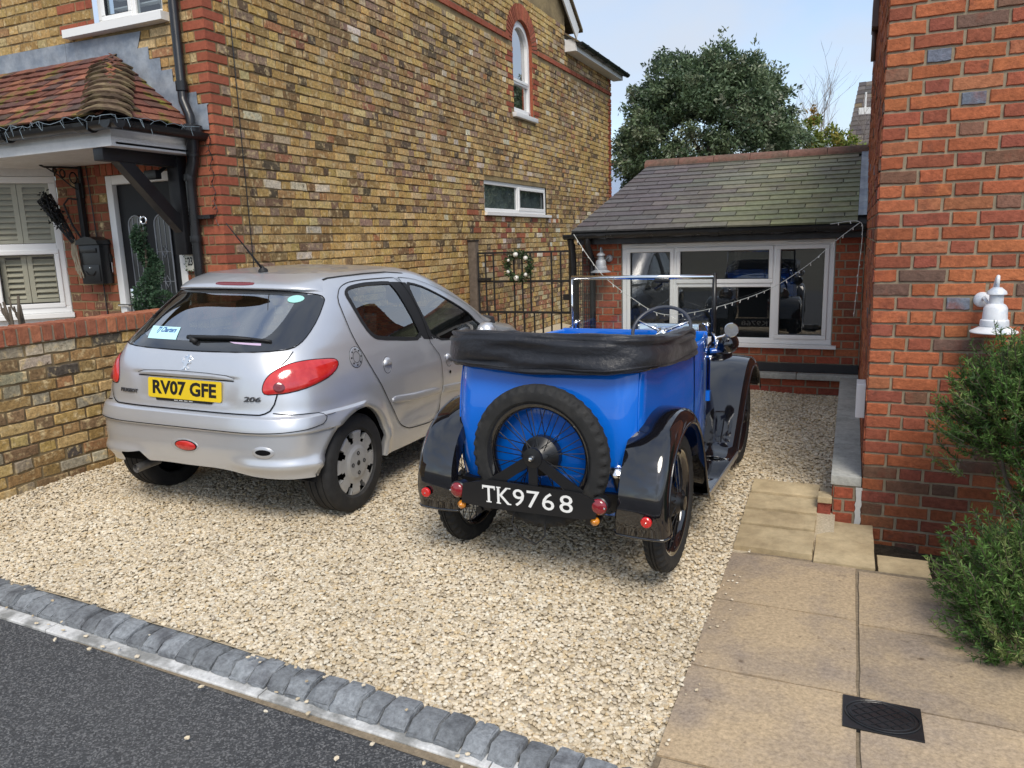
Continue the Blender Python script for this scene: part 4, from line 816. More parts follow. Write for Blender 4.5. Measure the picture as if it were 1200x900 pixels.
def hb_surf(s, z, off=0.):
    """s in [-1,1] along the plan contour (0 = rear centre, +-1 = front centre), z height -> x, y"""
    s = np.asarray(s, float); z = np.asarray(z, float); a = np.abs(s); sg = np.where(s < 0, -1., 1.)
    w = HB_W(z); yr = HB_YR(z); yf = HB_YF(z); n = HB_N(z); nf = np.where(z < .9, 4.5, 6.0); c = .5**(1/n); cf = .5**(1/nf)
    k = a/.25; xi_r = c*np.clip(k, 0, 1); yi_r = -(1-xi_r**n)**(1/n)
    t = np.clip((a-.25)/.5, 0, 1); yi_s = np.where(t < .5, -c+(t/.5)*c, (t-.5)/.5*cf); xi_s = np.where(yi_s < 0, (1-np.abs(np.minimum(yi_s, 0))**n)**(1/n), (1-np.clip(yi_s, 0, 1)**nf)**(1/nf))
    kf = np.clip((1-a)/.25, 0, 1); xi_f = cf*kf; yi_f = (1-xi_f**nf)**(1/nf)
    xi = np.where(a < .25, xi_r, np.where(a < .75, xi_s, xi_f)); yi = np.where(a < .25, yi_r, np.where(a < .75, yi_s, yi_f))
    y = np.where(yi < 0, HB_YC+yi*(HB_YC-yr), HB_YC+yi*(yf-HB_YC)); x = w*xi
    nx = xi**(n-1)/np.maximum(w, .1); ny = np.sign(yi)*np.abs(yi)**(n-1)/np.where(yi < 0, HB_YC-yr, yf-HB_YC); ln = np.hypot(nx, ny)+1e-9; nx, ny = nx/ln, ny/ln
    d = off
    # bumper strip, lower lip, wheel-arch flares, waist swage, number plate recess
    rear = smooth01((.33-y)/.1)*(y < 1.0)
    d = d+.016*rear*smooth01((z-.572)/.008)*smooth01((.668-z)/.012)*smooth01((.02-y)/.10)
    d = d+.022*rear*np.exp(-((z-.395)/.035)**2)*smooth01((x-.25)/.2)*(y < .6)
    rr = np.hypot(y+.075, z-.305); d = d+.016*np.exp(-(np.maximum(rr-.335, 0)/.05)**2)*(y > -.5)*(y < .4)*(z > .2)
    rf = np.hypot(y-2.34, z-.305); d = d+.016*np.exp(-(np.maximum(rf-.335, 0)/.05)**2)*(y > 1.9)*(y < 2.9)
    d = d-.012*np.exp(-((z-.47)/.06)**2)*smooth01((y-.3)/.2)*smooth01((2.0-y)/.2)
    rec = smooth01((.40-x+.25*(z-.80))/.10)*smooth01((z-.695)/.05)*smooth01((.872-z)/.014)*(y < -.3); d = d-.006*rec
    return sg*(x+nx*d), y+ny*d
M['silver'] = mat('silver_car_paint', (.62, .635, .665), .32, metal=.62, spec=.5, coat=.8, coat_r=.02, noise=.03, nscale=3)
M['silver_dull'] = mat('silver_trim', (.52, .53, .55), .34, metal=.5, coat=.5, coat_r=.1)
M['cglass'] = glass_mat('car_glass', (.62, .70, .69), .30)
M['frit'] = mat('black_glass_border', (.015, .016, .018), .03, spec=.8, coat=1., coat_r=.0)
M['rubber'] = mat('black_rubber_trim', (.014, .014, .015), .55, spec=.4)
M['gap'] = mat('panel_gap', (.006, .006, .007), .8, spec=.1)  # black of the strips that paint shaded gaps; underside parts share it
M['tyre'] = mat('tyre_rubber', (.021, .021, .022), .72, spec=.35, noise=.25, nscale=20, bump=.15, bscale=60, c2=(.045, .042, .038), c2scale=4, c2pos=(.55, .75))
M['redlens'] = mat('red_lamp_lens', (.50, .012, .012), .12, spec=.6, coat=1., coat_r=.02, c2=(.62, .035, .03), c2scale=14, bump=.15, bscale=160, bdist=.002)
M['darkred'] = mat('dark_red_lens', (.16, .008, .012), .15, coat=1.)
M['interior'] = mat('dark_car_interior', (.035, .035, .038), .85)
M['yplate'] = mat('yellow_plate', (.78, .55, .02), .3, coat=.6, noise=.04, nscale=6)
M['ink'] = mat('black_ink', (.01, .01, .01), .4)
M['whiteink'] = mat('white_ink', (.80, .80, .78), .5)
hc = thing('hatchback_car', 'silver five door hatchback with yellow rear plate', 'car', (-3.36, 3.575, .02), world=False)
hc.rotation_euler = (0, math.radians(1.2), math.radians(2.0))
def sp(s, z, off=0.):
    x, y = hb_surf(np.array([s]), np.array([z]), off); return (float(x[0]), float(y[0]), float(z))
def spv(pts, off=0.):
    A = np.array(pts, float).reshape(-1, 2); x, y = hb_surf(A[:, 0], A[:, 1], off); return [(float(a), float(b), float(c)) for a, b, c in zip(x, y, A[:, 1])]
def pip(poly, U, V):
    P_ = np.array(poly); r = np.zeros(U.shape, bool); n = len(P_)
    for i in range(n):
        x1, y1 = P_[i]; x2, y2 = P_[(i+1) % n]; c = ((y1 > V) != (y2 > V)); r ^= c & (U < (x2-x1)*(V-y1)/((y2-y1) if abs(y2-y1) > 1e-12 else 1e-12)+x1)
    return r
def chaikin(p, it=2, closed=True):
    p = [np.array(q, float) for q in p]
    for _ in range(it):
        q = []; n = len(p)
        rng = range(n) if closed else range(n-1)
        if not closed: q.append(p[0])
        for i in rng: a, b = p[i], p[(i+1) % n]; q += [a*.75+b*.25, a*.25+b*.75]
        if not closed: q.append(p[-1])
        p = q
    return [tuple(a) for a in p]
def mir(poly): return [(-s, z) for s, z in poly][::-1]
def met(s, z):
    a = np.array(sp(s-.002, z)); b = np.array(sp(s+.002, z)); c = np.array(sp(s, z-.003)); d = np.array(sp(s, z+.003)); return max(.3, np.linalg.norm(b-a)/.004), max(.5, np.linalg.norm(d-c)/.006)
def offs(poly, d, closed=True):
    P_ = np.array(poly, float); n = len(P_); nx_ = np.roll(P_, -1, 0); pv_ = np.roll(P_, 1, 0); ar = (P_[:, 0]*nx_[:, 1]-nx_[:, 0]*P_[:, 1]).sum(); sg = 1 if ar > 0 else -1
    if not closed: sg = 1; nx_[-1] = P_[-1]; pv_[0] = P_[0]
    X = lambda a, b: np.stack(hb_surf(P_[:, 0]+a, P_[:, 1]+b)+(P_[:, 1]+b,), 1)
    m = np.maximum(.3, np.linalg.norm(X(.002, 0)-X(-.002, 0), axis=1)/.004); q = np.maximum(.5, np.linalg.norm(X(0, .003)-X(0, -.003), axis=1)/.006)
    t = np.stack([(nx_[:, 0]-pv_[:, 0])*m, (nx_[:, 1]-pv_[:, 1])*q], 1); t /= np.linalg.norm(t, axis=1)[:, None]+1e-9
    return [(float(a), float(b)) for a, b in zip(P_[:, 0]+t[:, 1]*sg*d/m, P_[:, 1]-t[:, 0]*sg*d/q)]
def patch(name, poly, off, material, parent, rows=20, cols=20, bulge=0., skirt=.006, label=None):
    zs = [z for _, z in poly]; z0, z1 = min(zs)+1e-4, max(zs)-1e-4; n = len(poly); pts = []
    lv = [z0+(z1-z0)*(.5-.5*math.cos(math.pi*i/rows)) for i in range(rows+1)]
    for z in lv:
        xs = []
        for i in range(n):
            (s1, a), (s2, b) = poly[i], poly[(i+1) % n]
            if (a > z) != (b > z): xs.append(s1+(s2-s1)*(z-a)/(b-a))
        lo, hi = min(xs), max(xs); row = []
        tz = (z-z0)/(z1-z0)
        for k in range(cols+1):
            t = k/cols; bu = bulge*(1-(2*t-1)**4)*(1-(2*tz-1)**4); row.append((lerp(lo, hi, t), z, off+bu))
        pts.append(row)
    S_ = np.array([[p[0] for p in r] for r in pts]); Z_a = np.array([[p[1] for p in r] for r in pts]); O_ = np.array([[p[2] for p in r] for r in pts]); x, y = hb_surf(S_, Z_a, O_)
    G = [[(x[i, k], y[i, k], Z_a[i, k]) for k in range(cols+1)] for i in range(rows+1)]; mb = MB(); mb.grid(G)
    if skirt:
        ring = G[0][:-1]+[r[-1] for r in G[:-1]]+G[-1][::-1][:-1]+[r[0] for r in G[::-1][:-1]]; rs = [(S_[0, k], Z_a[0, k]) for k in range(cols)]+[(S_[i, -1], Z_a[i, -1]) for i in range(rows)]+[(S_[-1, k], Z_a[-1, k]) for k in range(cols, 0, -1)]+[(S_[i, 0], Z_a[i, 0]) for i in range(rows, 0, -1)]
        low = spv(rs, off-skirt); mb.grid([low, ring], closed_u=True)
    return obj(name, mb, material, parent, smooth=True, auto=45, label=label, fixn=False)
def densify(line, closed=False, step=.006):
    P_ = [np.array(p) for p in line]; out = []
    for i in range(len(P_) if closed else len(P_)-1):
        a, b = P_[i], P_[(i+1) % len(P_)]; k = max(1, int(np.hypot((b[0]-a[0])*3.2, b[1]-a[1])/(step*2.5)))
        out += [tuple(a+(b-a)*t/k) for t in range(k)]
    if not closed: out.append(tuple(P_[-1]))
    return out
def stripmesh(mb, A, B, off, closed=False):
    a = spv(A, off); b = spv(B, off); mb.grid([a, b], closed_u=closed); return mb
def stripe(mb, line, w, off=.0045, closed=False):
    line = densify(line, closed); return stripmesh(mb, offs(line, w/2, closed), offs(line, -w/2, closed), off, closed)
# polygons in (s, z), read off the photograph
half = [(0, 1.297), (.13, 1.296), (.187, 1.290), (.235, 1.280), (.2575, 1.268), (.266, 1.25), (.268, 1.235), (.2635, 1.1475), (.254, 1.067), (.2475, 1.033), (.2375, 1.011), (.2145, 1.003), (.154, .998), (.0445, .994)]
RGL = half+[(0, .993)]+[(-s, z) for s, z in half[1:]][::-1]
LAMP = [(.187, .803), (.19, .839), (.197, .870), (.208, .898), (.228, .929), (.247, .942), (.263, .945), (.2915, .938), (.304, .930), (.3085, .908), (.303, .879), (.2905, .851), (.27, .825), (.248, .801), (.2265, .789), (.213, .787), (.192, .784)]
RDW = [(.328, 1.282), (.3415, 1.298), (.38, 1.306), (.427, 1.309), (.5305, 1.302), (.539, 1.29), (.5405, 1.1855), (.54, 1.043), (.5375, .924), (.4905, .9575), (.4215, .9908), (.405, 1.0122), (.3855, 1.069), (.349, 1.202), (.327, 1.262)]
FDW = [(.5985, 1.29), (.6375, 1.264), (.6605, 1.2164), (.682, 1.1357), (.6965, 1.05), (.70, 1.0), (.695, .94), (.68, .80), (.624, .834), (.559, .903), (.5635, 1.012), (.5735, 1.181)]
RDOOR = [(.301, 1.285), (.2995, 1.2425), (.3205, 1.157), (.3605, .969), (.381, .8436), (.4065, .715), (.4355, .5705), (.46, .454), (.471, .409), (.49, .371), (.513, .347), (.537, .331), (.548, .416), (.5495, .542), (.549, .699), (.5495, .8127), (.5495, .905), (.565, 1.12), (.581, 1.328), (.542, 1.333), (.427, 1.336), (.36, 1.333), (.327, 1.323), (.308, 1.305)]
FDOOR = [(.581, 1.328), (.565, 1.12), (.5495, .905), (.5495, .8127), (.549, .699), (.5495, .542), (.548, .416), (.54, .331), (.60, .31), (.66, .31), (.685, .36), (.695, .6), (.715, .9), (.735, 1.03), (.707, 1.195), (.665, 1.295), (.62, 1.322)]
TGATE = [(-.1885, .681), (.1885, .681), (.1995, .699), (.2075, .734), (.2135, .787), (.187, .803), (.19, .839), (.197, .87), (.208, .898), (.223, .931), (.2325, .96), (.2395, .991), (.268, 1.235), (.2575, 1.30), (.24, 1.36), (-.24, 1.36), (-.2575, 1.30), (-.268, 1.235), (-.2395, .991), (-.2325, .96), (-.223, .931), (-.208, .898), (-.197, .87), (-.19, .839), (-.187, .803), (-.2135, .787), (-.2075, .734), (-.1995, .699)]
WSC = [(.80, 1.30), (.82, 1.32), (1.01, 1.335), (1.01, 1.0), (.81, 1.0), (.79, 1.05)]
HUBY, HUBZ, HUBR, ARC = -.08, .306, .289, .332
# body shell
su = np.concatenate([np.linspace(0, .25, 70)[:-1], np.linspace(.25, .75, 240)[:-1], np.linspace(.75, 1, 30)]); su = np.concatenate([-su[::-1][:-1], su]); zr = np.concatenate([np.linspace(.18, .55, 44)[:-1], np.linspace(.55, .70, 44)[:-1], np.linspace(.70, 1.0, 44)[:-1], np.linspace(1.0, 1.385, 56)])
zb_f = hermite([0, .06, .10, .16, .23, .27, .33, .43, .62, .75, 1.0], [.355, .357, .352, .330, .322, .318, .30, .256, .235, .235, .21])
Sg = np.repeat(su[None, :], len(zr), 0); zb_ = zb_f(np.abs(su)); zb_ = zb_+.065*smooth01((su+.185)/.015)*smooth01((-.105-su)/.02)
Zg = np.where(zr[:, None] < .5, zb_[None]+(zr[:, None]-.18)/.32*(.5-zb_[None]), zr[:, None])
def shell(off): x, y = hb_surf(Sg, Zg, off); return x, y
bx, by_ = shell(0.)
nS = len(su); fi, fj = np.meshgrid(np.arange(len(zr)-1), np.arange(nS-1), indexing='ij')
cs = (Sg[:-1, :-1]+Sg[1:, 1:])/2; cz = (Zg[:-1, :-1]+Zg[1:, 1:])/2; cy = (by_[:-1, :-1]+by_[1:, 1:])/2
hole = np.zeros(cs.shape, bool)
for p in (RGL, RDW, FDW, WSC): 
    hole |= pip(offs(p, -.006), np.abs(cs) if p is not RGL else cs, cz)
allv = lambda pred: pred
for hy in (HUBY, HUBY+2.42): hole |= (np.hypot(cy-hy, cz-HUBZ) < ARC) & (np.abs(cs) > .262)
reg = np.zeros(cs.shape, int); ac = np.abs(cs)
reg[pip(RDOOR, ac, cz)] = 1; reg[pip(FDOOR, ac, cz)] = 2; reg[pip(TGATE, cs, cz)] = 3; reg[(ac < .30) & (cz < .668) & (reg == 0)] = 4
def region_mesh(maskv, xs, ys):
    ii, jj = np.nonzero(maskv); A = ii*nS+jj; F = np.stack([A, A+1, A+nS+1, A+nS], 1); used, inv = np.unique(F, return_inverse=True); mb = MB(); V = np.stack([xs.ravel(), ys.ravel(), Zg.ravel()], 1)[used]; mb.add(V, inv.reshape(F.shape)); return mb
mbB = region_mesh((reg == 0) & ~hole, bx, by_)
# roof cap, lofted from the top contour
top = [(bx[-1, j], by_[-1, j]) for j in range(nS)]; ym = .55; capr = []
for r in np.linspace(1, 0, 14): capr.append([(x*r, ym+(y-ym)*r, 1.385+.032*(1-r**2)) for x, y in top])
mbB.grid(capr)
body = obj('body', mbB, M['silver'], hc, smooth=True)
doors = {}
for sgn in (1, -1):
    for k in (1, 2): doors[(sgn, k)] = obj('door', region_mesh((reg == k) & ~hole & (cs*sgn > 0), bx, by_), M['silver'], hc, smooth=True)
tail = obj('tailgate', region_mesh((reg == 3) & ~hole, bx, by_), M['silver'], hc, smooth=True)
bump = obj('bumper', region_mesh((reg == 4) & ~hole, bx, by_), M['silver'], hc, smooth=True)
ix, iy = shell(-.03); trim = obj('cabin_lining', region_mesh(~hole & (cz > .42) & (cz < 1.36), ix, iy), M['interior'], hc, smooth=True)
mb = MB(); mb.grid([[(x*.95, ym+(y-ym)*.97, 1.362) for x, y in top], [(0, ym, 1.385)]*nS]); obj('headlining', mb, mat('grey_headlining', (.16, .16, .155), .9), hc)
ub = MB(); ub.box((-.55, -.45, .36), (.55, 2.9, .42)); ub.box((-.45, .3, .22), (.45, 2.0, .38)); ub.tube([(-.7, HUBY, .29), (.7, HUBY, .29)], .035, 10); ub.box((-.70, .34, .24), (.70, 1.95, .40)); ub.box((-.68, -.5, .36), (.68, -.42, .62)); obj('underbody', ub, M['gap'], hc)
# dark strips laid on the paint as the shade inside panel gaps, and trims
sm = MB()
stripe(sm, [(-.2135, .787), (-.2075, .734), (-.1995, .699), (-.19, .685), (-.18, .6775), (-.09, .6755), (0, .675), (.09, .6755), (.18, .6775), (.19, .685), (.1995, .699), (.2075, .734), (.2135, .787)], .007)
for m_ in (lambda p: p, lambda p: [(-s, z) for s, z in p]):
    stripe(sm, m_([(.2395, .995), (.2325, .96), (.222, .929)]), .005)
    stripe(sm, m_([(.205, .688), (.235, .676), (.255, .6735), (.268, .669), (.274, .662), (.2785, .645), (.2775, .628), (.273, .611), (.2535, .597), (.222, .5915), (.1585, .585), (.06, .5845), (0, .5845)]), .0045)
    stripe(sm, m_([(.2785, .652), (.286, .652), (.292, .655)]), .003)
obj('panel_gap_shade', sm, M['gap'], tail, smooth=False)
for sgn in (1, -1):
    m_ = (lambda p: p) if sgn > 0 else (lambda p: [(-s, z) for s, z in p])
    for k, pl in ((1, RDOOR), (2, FDOOR)):
        d = doors[(sgn, k)]; ds = MB(); stripe(ds, chaikin(m_(pl), 1), .0055, closed=True); obj('door_gap_shade', ds, M['gap'], d)
    P1 = m_(chaikin(RDW, 1)); P2 = m_(chaikin(FDW, 1))
    for k, P_ in ((1, P1), (2, P2)):
        d = doors[(sgn, k)]; fr = MB(); stripmesh(fr, offs(P_, .014), offs(P_, -.012), .0022, True); obj('window_seal', fr, M['rubber'], d); patch('window', offs(P_, -.004), -.004, M['cglass'], d, 16, 20, skirt=0)
    bp = m_([(.5305, 1.306), (.5985, 1.296), (.5735, 1.181), (.5635, 1.012), (.5575, .903), (.5385, .920), (.541, 1.043), (.5415, 1.1855)]); patch('pillar_cover', bp, .0030, M['rubber'], doors[(sgn, 1)], 16, 6, skirt=.002)
    ml = MB(); stripe(ml, m_([(.581, 1.328), (.565, 1.12), (.5495, .905)]), .004, .0045); obj('pillar_gap_shade', ml, M['gap'], doors[(sgn, 1)])
    patch('side_moulding', m_(chaikin([(.440, .603), (.444, .616), (.452, .619), (.509, .590), (.5475, .560), (.5475, .507), (.5105, .540), (.452, .574), (.442, .582)], 1)), .006, M['silver_dull'], doors[(sgn, 1)], 14, 16, .008, .008)
    patch('side_moulding', m_([(.5515, .5585), (.597, .522), (.66, .48), (.672, .46), (.66, .425), (.600, .457), (.5515, .503)]), .006, M['silver_dull'], doors[(sgn, 2)], 12, 16, .008, .008)
    for (s0, z0, k) in ((.429, .825, 1), (.563, .733, 2)):
        mtr, q = met(s0, z0); el = [(s0+.043*math.cos(a)/mtr, z0+.048*math.sin(a)) for a in np.linspace(0, 2*math.pi, 25)[:-1]]; d = doors[(sgn, k)]
        fr = MB(); stripmesh(fr, m_(offs(el, .003)), m_(el), .001, True); obj('door_handle_shade', fr, M['gap'], d)  # dark ring painted as the shade round the handle
        up = [p for p in el if p[1] > z0-.006]; hnd = patch('handle', m_(up), .004, M['silver_dull'], d, 10, 12, .016, .012); lw = [p for p in el if p[1] < z0-.003]; patch('handle_cup', m_(lw), .002, mat('handle_cup_grey', (.20, .21, .23), .35, metal=.6) if (sgn, k) == (1, 1) else bpy.data.materials['handle_cup_grey'], hnd, 8, 12, -.012, 0)
        if k == 2:
            kx = MB(); c0 = np.array(sp(s0*sgn, z0-.09, .003)); kx.lathe([(.011, 0), (.011, .003), (0, .003)], c0, (sgn, 0, 0), 12); obj('lock', kx, M['gap'], d)
    lampP = m_(chaikin(LAMP, 1)); lp = patch('tail_lamp', lampP, .004, M['redlens'], hc, 22, 22, .012, .012)
    fr = MB(); stripmesh(fr, offs(lampP, .0045), offs(lampP, -.003), .0035, True); obj('lamp_gasket', fr, M['gap'], lp)
    mm_, _q = met(.222, .83); rvp = m_([(.217+.031*math.cos(a)/mm_, .822+.026*math.sin(a)) for a in np.linspace(0, 6.283, 21)[:-1]]); patch('reversing_lens', rvp, .0150, M['darkred'], lp, 8, 10, .003, .002)
    # pale reflector zone of the lamp
    for hy, hz in ((HUBY, HUBZ), (HUBY+2.42, HUBZ)):
        al = MB(); ang = np.linspace(-.15, math.pi-(.08 if hy < 1 else -.15), 40); pin, pout = [], []
        yy = np.linspace(-1, 4, 4)
        def onside(y, z):   # s on the side with this y
            lo = np.full(len(y), .255); hi = np.full(len(y), .80)
            for _ in range(34): md = (lo+hi)/2; c = hb_surf(md, z)[1] < y; lo = np.where(c, md, lo); hi = np.where(c, hi, md)
            return lo
        def ring_(r): z = np.maximum(.235, hz+r*np.sin(ang)); return list(zip((onside(hy+r*np.cos(ang), z)*sgn).tolist(), z.tolist()))
        A = ring_(ARC); B = ring_(ARC+.026)
        a3 = spv(A, .006); b3 = spv(B, .0005); c3 = [(x-sgn*.05, y, z) for x, y, z in spv(A)]; al.grid([b3, a3, c3]); obj('arch_lip', al, M['silver'], body, smooth=True)
        ln = MB(); ln.grid([[(sgn*x, hy+.342*math.cos(a), hz+.342*math.sin(a)) for a in np.linspace(-.05, math.pi+.05, 30)] for x in (.45, .74)]); ln.add([(sgn*.46, hy+.36*math.cos(a), hz+.36*math.sin(a)) for a in np.linspace(.0, math.pi, 25)], [tuple(range(25))]); obj('arch_liner', ln, M['gap'], body)
# rear window and windscreen
Rp = chaikin(RGL, 1); gl = patch('rear_window', offs(Rp, -.002), .0, glass_mat('rear_screen_glass', (.58, .67, .67), .52), tail, 24, 40, skirt=0)
inn = chaikin([(s*(.80 if z > 1.02 else .74), 1.283 if z > 1.27 else (1.045+(z-.99)*.0 if z < 1.03 else z)) for s, z in RGL if not (1.0 > z and abs(s) < .15 and abs(s) > .001)], 1)
inn = [(-.205, 1.272), (0, 1.281), (.205, 1.272), (.212, 1.255), (.205, 1.16), (.192, 1.085), (.178, 1.055), (.12, 1.042), (0, 1.038), (-.12, 1.042), (-.178, 1.055), (-.192, 1.085), (-.205, 1.16), (-.212, 1.255)]
fr = MB()
def resample(poly, n):
    P_ = np.array(poly+[poly[0]]); d = np.concatenate([[0], np.cumsum(np.hypot(np.diff(P_[:, 0])*2.2, np.diff(P_[:, 1])))]); t = np.linspace(0, d[-1], n+1)[:-1]; return [(float(np.interp(q, d, P_[:, 0])), float(np.interp(q, d, P_[:, 1]))) for q in t]
def radial(poly, n, c):
    out = []; P_ = poly+[poly[0]]
    for a in np.linspace(0, 2*math.pi, n+1)[:-1]:
        dx, dz = math.cos(a), math.sin(a); best = None
        for (x1, z1), (x2, z2) in zip(P_, P_[1:]):
            x1_, x2_, z1_, z2_ = (x1-c[0])*2.2, (x2-c[0])*2.2, z1-c[1], z2-c[1]; ex, ez = x2_-x1_, z2_-z1_; den = dx*ez-dz*ex
            if abs(den) < 1e-12: continue
            t = (x1_*ez-z1_*ex)/den; u = (x1_*dz-z1_*dx)/den
            if t > 0 and -1e-9 <= u <= 1+1e-9: best = t if best is None else max(best, t)
        out.append((c[0]+dx*best/2.2, c[1]+dz*best))
    return out
ro, ri = radial(offs(Rp, .001), 120, (0, 1.15)), radial(chaikin(inn, 2), 120, (0, 1.15)); steps = [[(lerp(a[0], b[0], t), lerp(a[1], b[1], t)) for a, b in zip(ro, ri)] for t in np.linspace(0, 1, 5)]
fr.grid([[sp(s, z, .0032) for s, z in st] for st in steps], closed_u=True); obj('glass_border', fr, M['frit'], gl, smooth=True)
fr = MB(); stripmesh(fr, offs(Rp, .005), offs(Rp, -.001), .0042, True); obj('window_gap_shade', fr, M['gap'], gl)  # dark ring standing in for the shaded gap round the glass
for sgn in (1, -1):
    patch('windscreen', [(sgn*min(s, .9999), z) for s, z in WSC], -.002, M['cglass'], hc, 12, 12, skirt=0)
# spoiler lip
spm = MB(); rows = []
for z, o in ((1.300, .001), (1.306, .030), (1.316, .040), (1.335, .037), (1.352, .024), (1.372, .006), (1.384, -.001)):
    ss = np.linspace(-.262, .262, 61); tp = 1-np.abs(ss/.262)**7; rows.append([sp(s, z-(.012*abs(s/.262)**3), o*t+.001) for s, t in zip(ss, tp)])
spm.grid(rows); spo = obj('spoiler', spm, M['silver'], tail, smooth=True)
patch('high_brake_lamp', chaikin([(-.075, 1.336), (-.068, 1.342), (.068, 1.342), (.075, 1.336), (.068, 1.323), (-.068, 1.323)], 1), .0415, M['darkred'], spo, 6, 20, .003, .01)
# plate, handle bar, badges
def onrear_v(x, z, off):
    x = np.asarray(x, float); z = np.asarray(z, float); lo = np.zeros(len(x)); hi = np.full(len(x), .25)
    for _ in range(30): md = (lo+hi)/2; c = hb_surf(md, z)[0] < np.abs(x); lo = np.where(c, md, lo); hi = np.where(c, hi, md)
    a, b = hb_surf(lo*np.where(x >= 0, 1, -1), z, np.asarray(off)); return [(float(p), float(q), float(r)) for p, q, r in zip(a, b, z)]
def onrear(x, z, off=0.):
    lo, hi = 0., .25
    for _ in range(40):
        md = (lo+hi)/2
        if sp(md, z)[0] < abs(x): lo = md
        else: hi = md
    p = sp(lo*(1 if x >= 0 else -1), z, off); return lo*(1 if x >= 0 else -1), p
patch('tailgate_handle', chaikin([(-.128, .858), (-.11, .872), (-.06, .879), (0, .881), (.06, .879), (.11, .872), (.128, .858), (.12, .848), (0, .852), (-.12, .848)], 1), .004, M['silver_dull'], tail, 10, 30, .016, .012)
hs = MB(); stripe(hs, [(-.128, .860), (-.11, .875), (-.06, .882), (0, .884), (.06, .882), (.11, .875), (.128, .860)], .003); stripe(hs, [(-.125, .846), (0, .849), (.125, .846)], .006, .003); obj('tailgate_handle_shade', hs, M['gap'], tail)  # dark strips painted as shade above and below the handle bar
pc, ptilt = np.array((.004, -.566, .784)), .10
def plate_pt(u, v, t): return (pc[0]+u, pc[1]-t*math.cos(ptilt)+v*math.sin(ptilt), pc[2]+v*math.cos(ptilt))
pm = MB(); rr_ = [(sx*(.26-.008*(1-c))+0, sy*(.0555-.008*(1-d))) for sx, sy in ((1, 1), (-1, 1), (-1, -1), (1, -1)) for c, d in (((1, 0), (0, 1)) if sx*sy > 0 else ((0, 1), (1, 0)))]
pm.prism(rr_, lambda u, v, t: plate_pt(u, v, t), 0, .004); npl = obj('number_plate', pm, M['yplate'], hc, fixn=True)
v_, f_ = text_mesh('RV07 GFE', .105, .001, .0038, 1.0); wd = np.ptp(v_[:, 0]); hgt = np.ptp(v_[:, 1]); cx, cy2 = (v_[:, 0].max()+v_[:, 0].min())/2, (v_[:, 1].max()+v_[:, 1].min())/2
tm = MB(); tm.add([plate_pt((x-cx)*.452/wd, (y-cy2)*.079/hgt+.004, .0045+z) for x, y, z in v_], f_); obj('registration', tm, M['ink'], npl)
pb_ = MB(); pb_.prism([(-.20, -.069), (.19, -.069), (.20, -.056), (-.205, -.056)], lambda u, v, t: plate_pt(u, v, t), -.002, .005); obj('plate_holder', pb_, M['ink'], npl, fixn=True)
v_, f_ = text_mesh('www.', .012, .0006); tm = MB()
for q in (-.055, -.02, .015, .05): tm.add([plate_pt(x+q, y-.062, .0058+z) for x, y, z in v_], f_)
obj('dealer_lettering', tm, M['whiteink'], npl)
def badge(txt, s0, z0, h, parent, wid, shear=0., m='chrome', off=.0055):
    v_, f_ = text_mesh(txt, h*1.4, .004, .0006); cx, cy_ = (v_[:, 0].max()+v_[:, 0].min())/2, (v_[:, 1].max()+v_[:, 1].min())/2; sxx = wid/np.ptp(v_[:, 0]); syy = h/np.ptp(v_[:, 1]); tm = MB(); P_ = []
    x0 = sp(s0, z0)[0]; vv = (v_[:, 1]-cy_)*syy; P_ = onrear_v(x0+(v_[:, 0]-cx)*sxx+shear*vv, z0+vv, off+v_[:, 2])
    tm.add(P_, f_); return obj('badge', tm, M[m], parent)
M['badge'] = mat('chromed_badge', (.035, .035, .04), .35)
badge('PEUGEOT', -.1475, .7545, .021, tail, .135, 0, 'badge'); badge('206', .166, .758, .027, tail, .095, .25, 'badge')
# rampant lion badge built from flat plates
LION = [[(-.010, -.038), (.004, -.036), (.010, -.020), (.016, -.004), (.014, .014), (.022, .022), (.020, .034), (.008, .036), (.000, .028), (-.004, .016), (-.010, .004), (-.012, -.012)], [(.012, .012), (.034, .020), (.036, .014), (.016, .002)], [(.012, .000), (.032, -.004), (.030, -.010), (.010, -.010)], [(-.006, -.030), (-.026, -.038), (-.024, -.044), (.000, -.042)], [(.004, -.030), (.018, -.040), (.026, -.038), (.012, -.022)], [(-.012, -.010), (-.028, -.004), (-.034, .012), (-.026, .018), (-.024, .006), (-.010, .000)], [(-.004, .020), (-.014, .026), (-.004, .032)]]
lm = MB()
for pl in LION: lm.prism(pl, lambda u, v, t: onrear(.004+u, .936+v, t)[1], .001, .006)
obj('lion_badge', lm, M['chrome'], tail, fixn=True)
# bumper details
def oval(s0, z0, rx, rz, n=28): m, q = met(s0, z0); return [(s0+rx*math.cos(a)/m, z0+rz*math.sin(a)) for a in np.linspace(0, 2*math.pi, n+1)[:-1]]
patch('fog_recess', oval(0.0, .474, .098, .040), .002, M['silver_dull'], bump, 10, 20, .002, .002); patch('fog_lamp_rim', oval(.004, .476, .079, .032), .0042, M['gap'], bump, 10, 20, .001, .002); patch('fog_lamp', oval(.004, .475, .072, .028), .006, M['redlens'], bump, 10, 20, .006, .004)
patch('tow_eye_surround', oval(.186, .478, .064, .034), .003, M['silver_dull'], bump, 10, 18, .006, .004); patch('tow_eye_hole', oval(.1875, .481, .044, .016), .0095, M['gap'], bump, 8, 14, 0, .002)
ex = MB(); ex.tube([(-.42, -.40, .29), (-.422, -.52, .288), (-.424, -.565, .284)], [.024, .026, .026], 14, caps=False); ex.tube([(-.424, -.55, .285), (-.422, -.46, .289)], .018, 12); obj('exhaust_pipe', ex, mat('dull_steel', (.30, .29, .28), .4, metal=.8, noise=.2), hc, smooth=True)
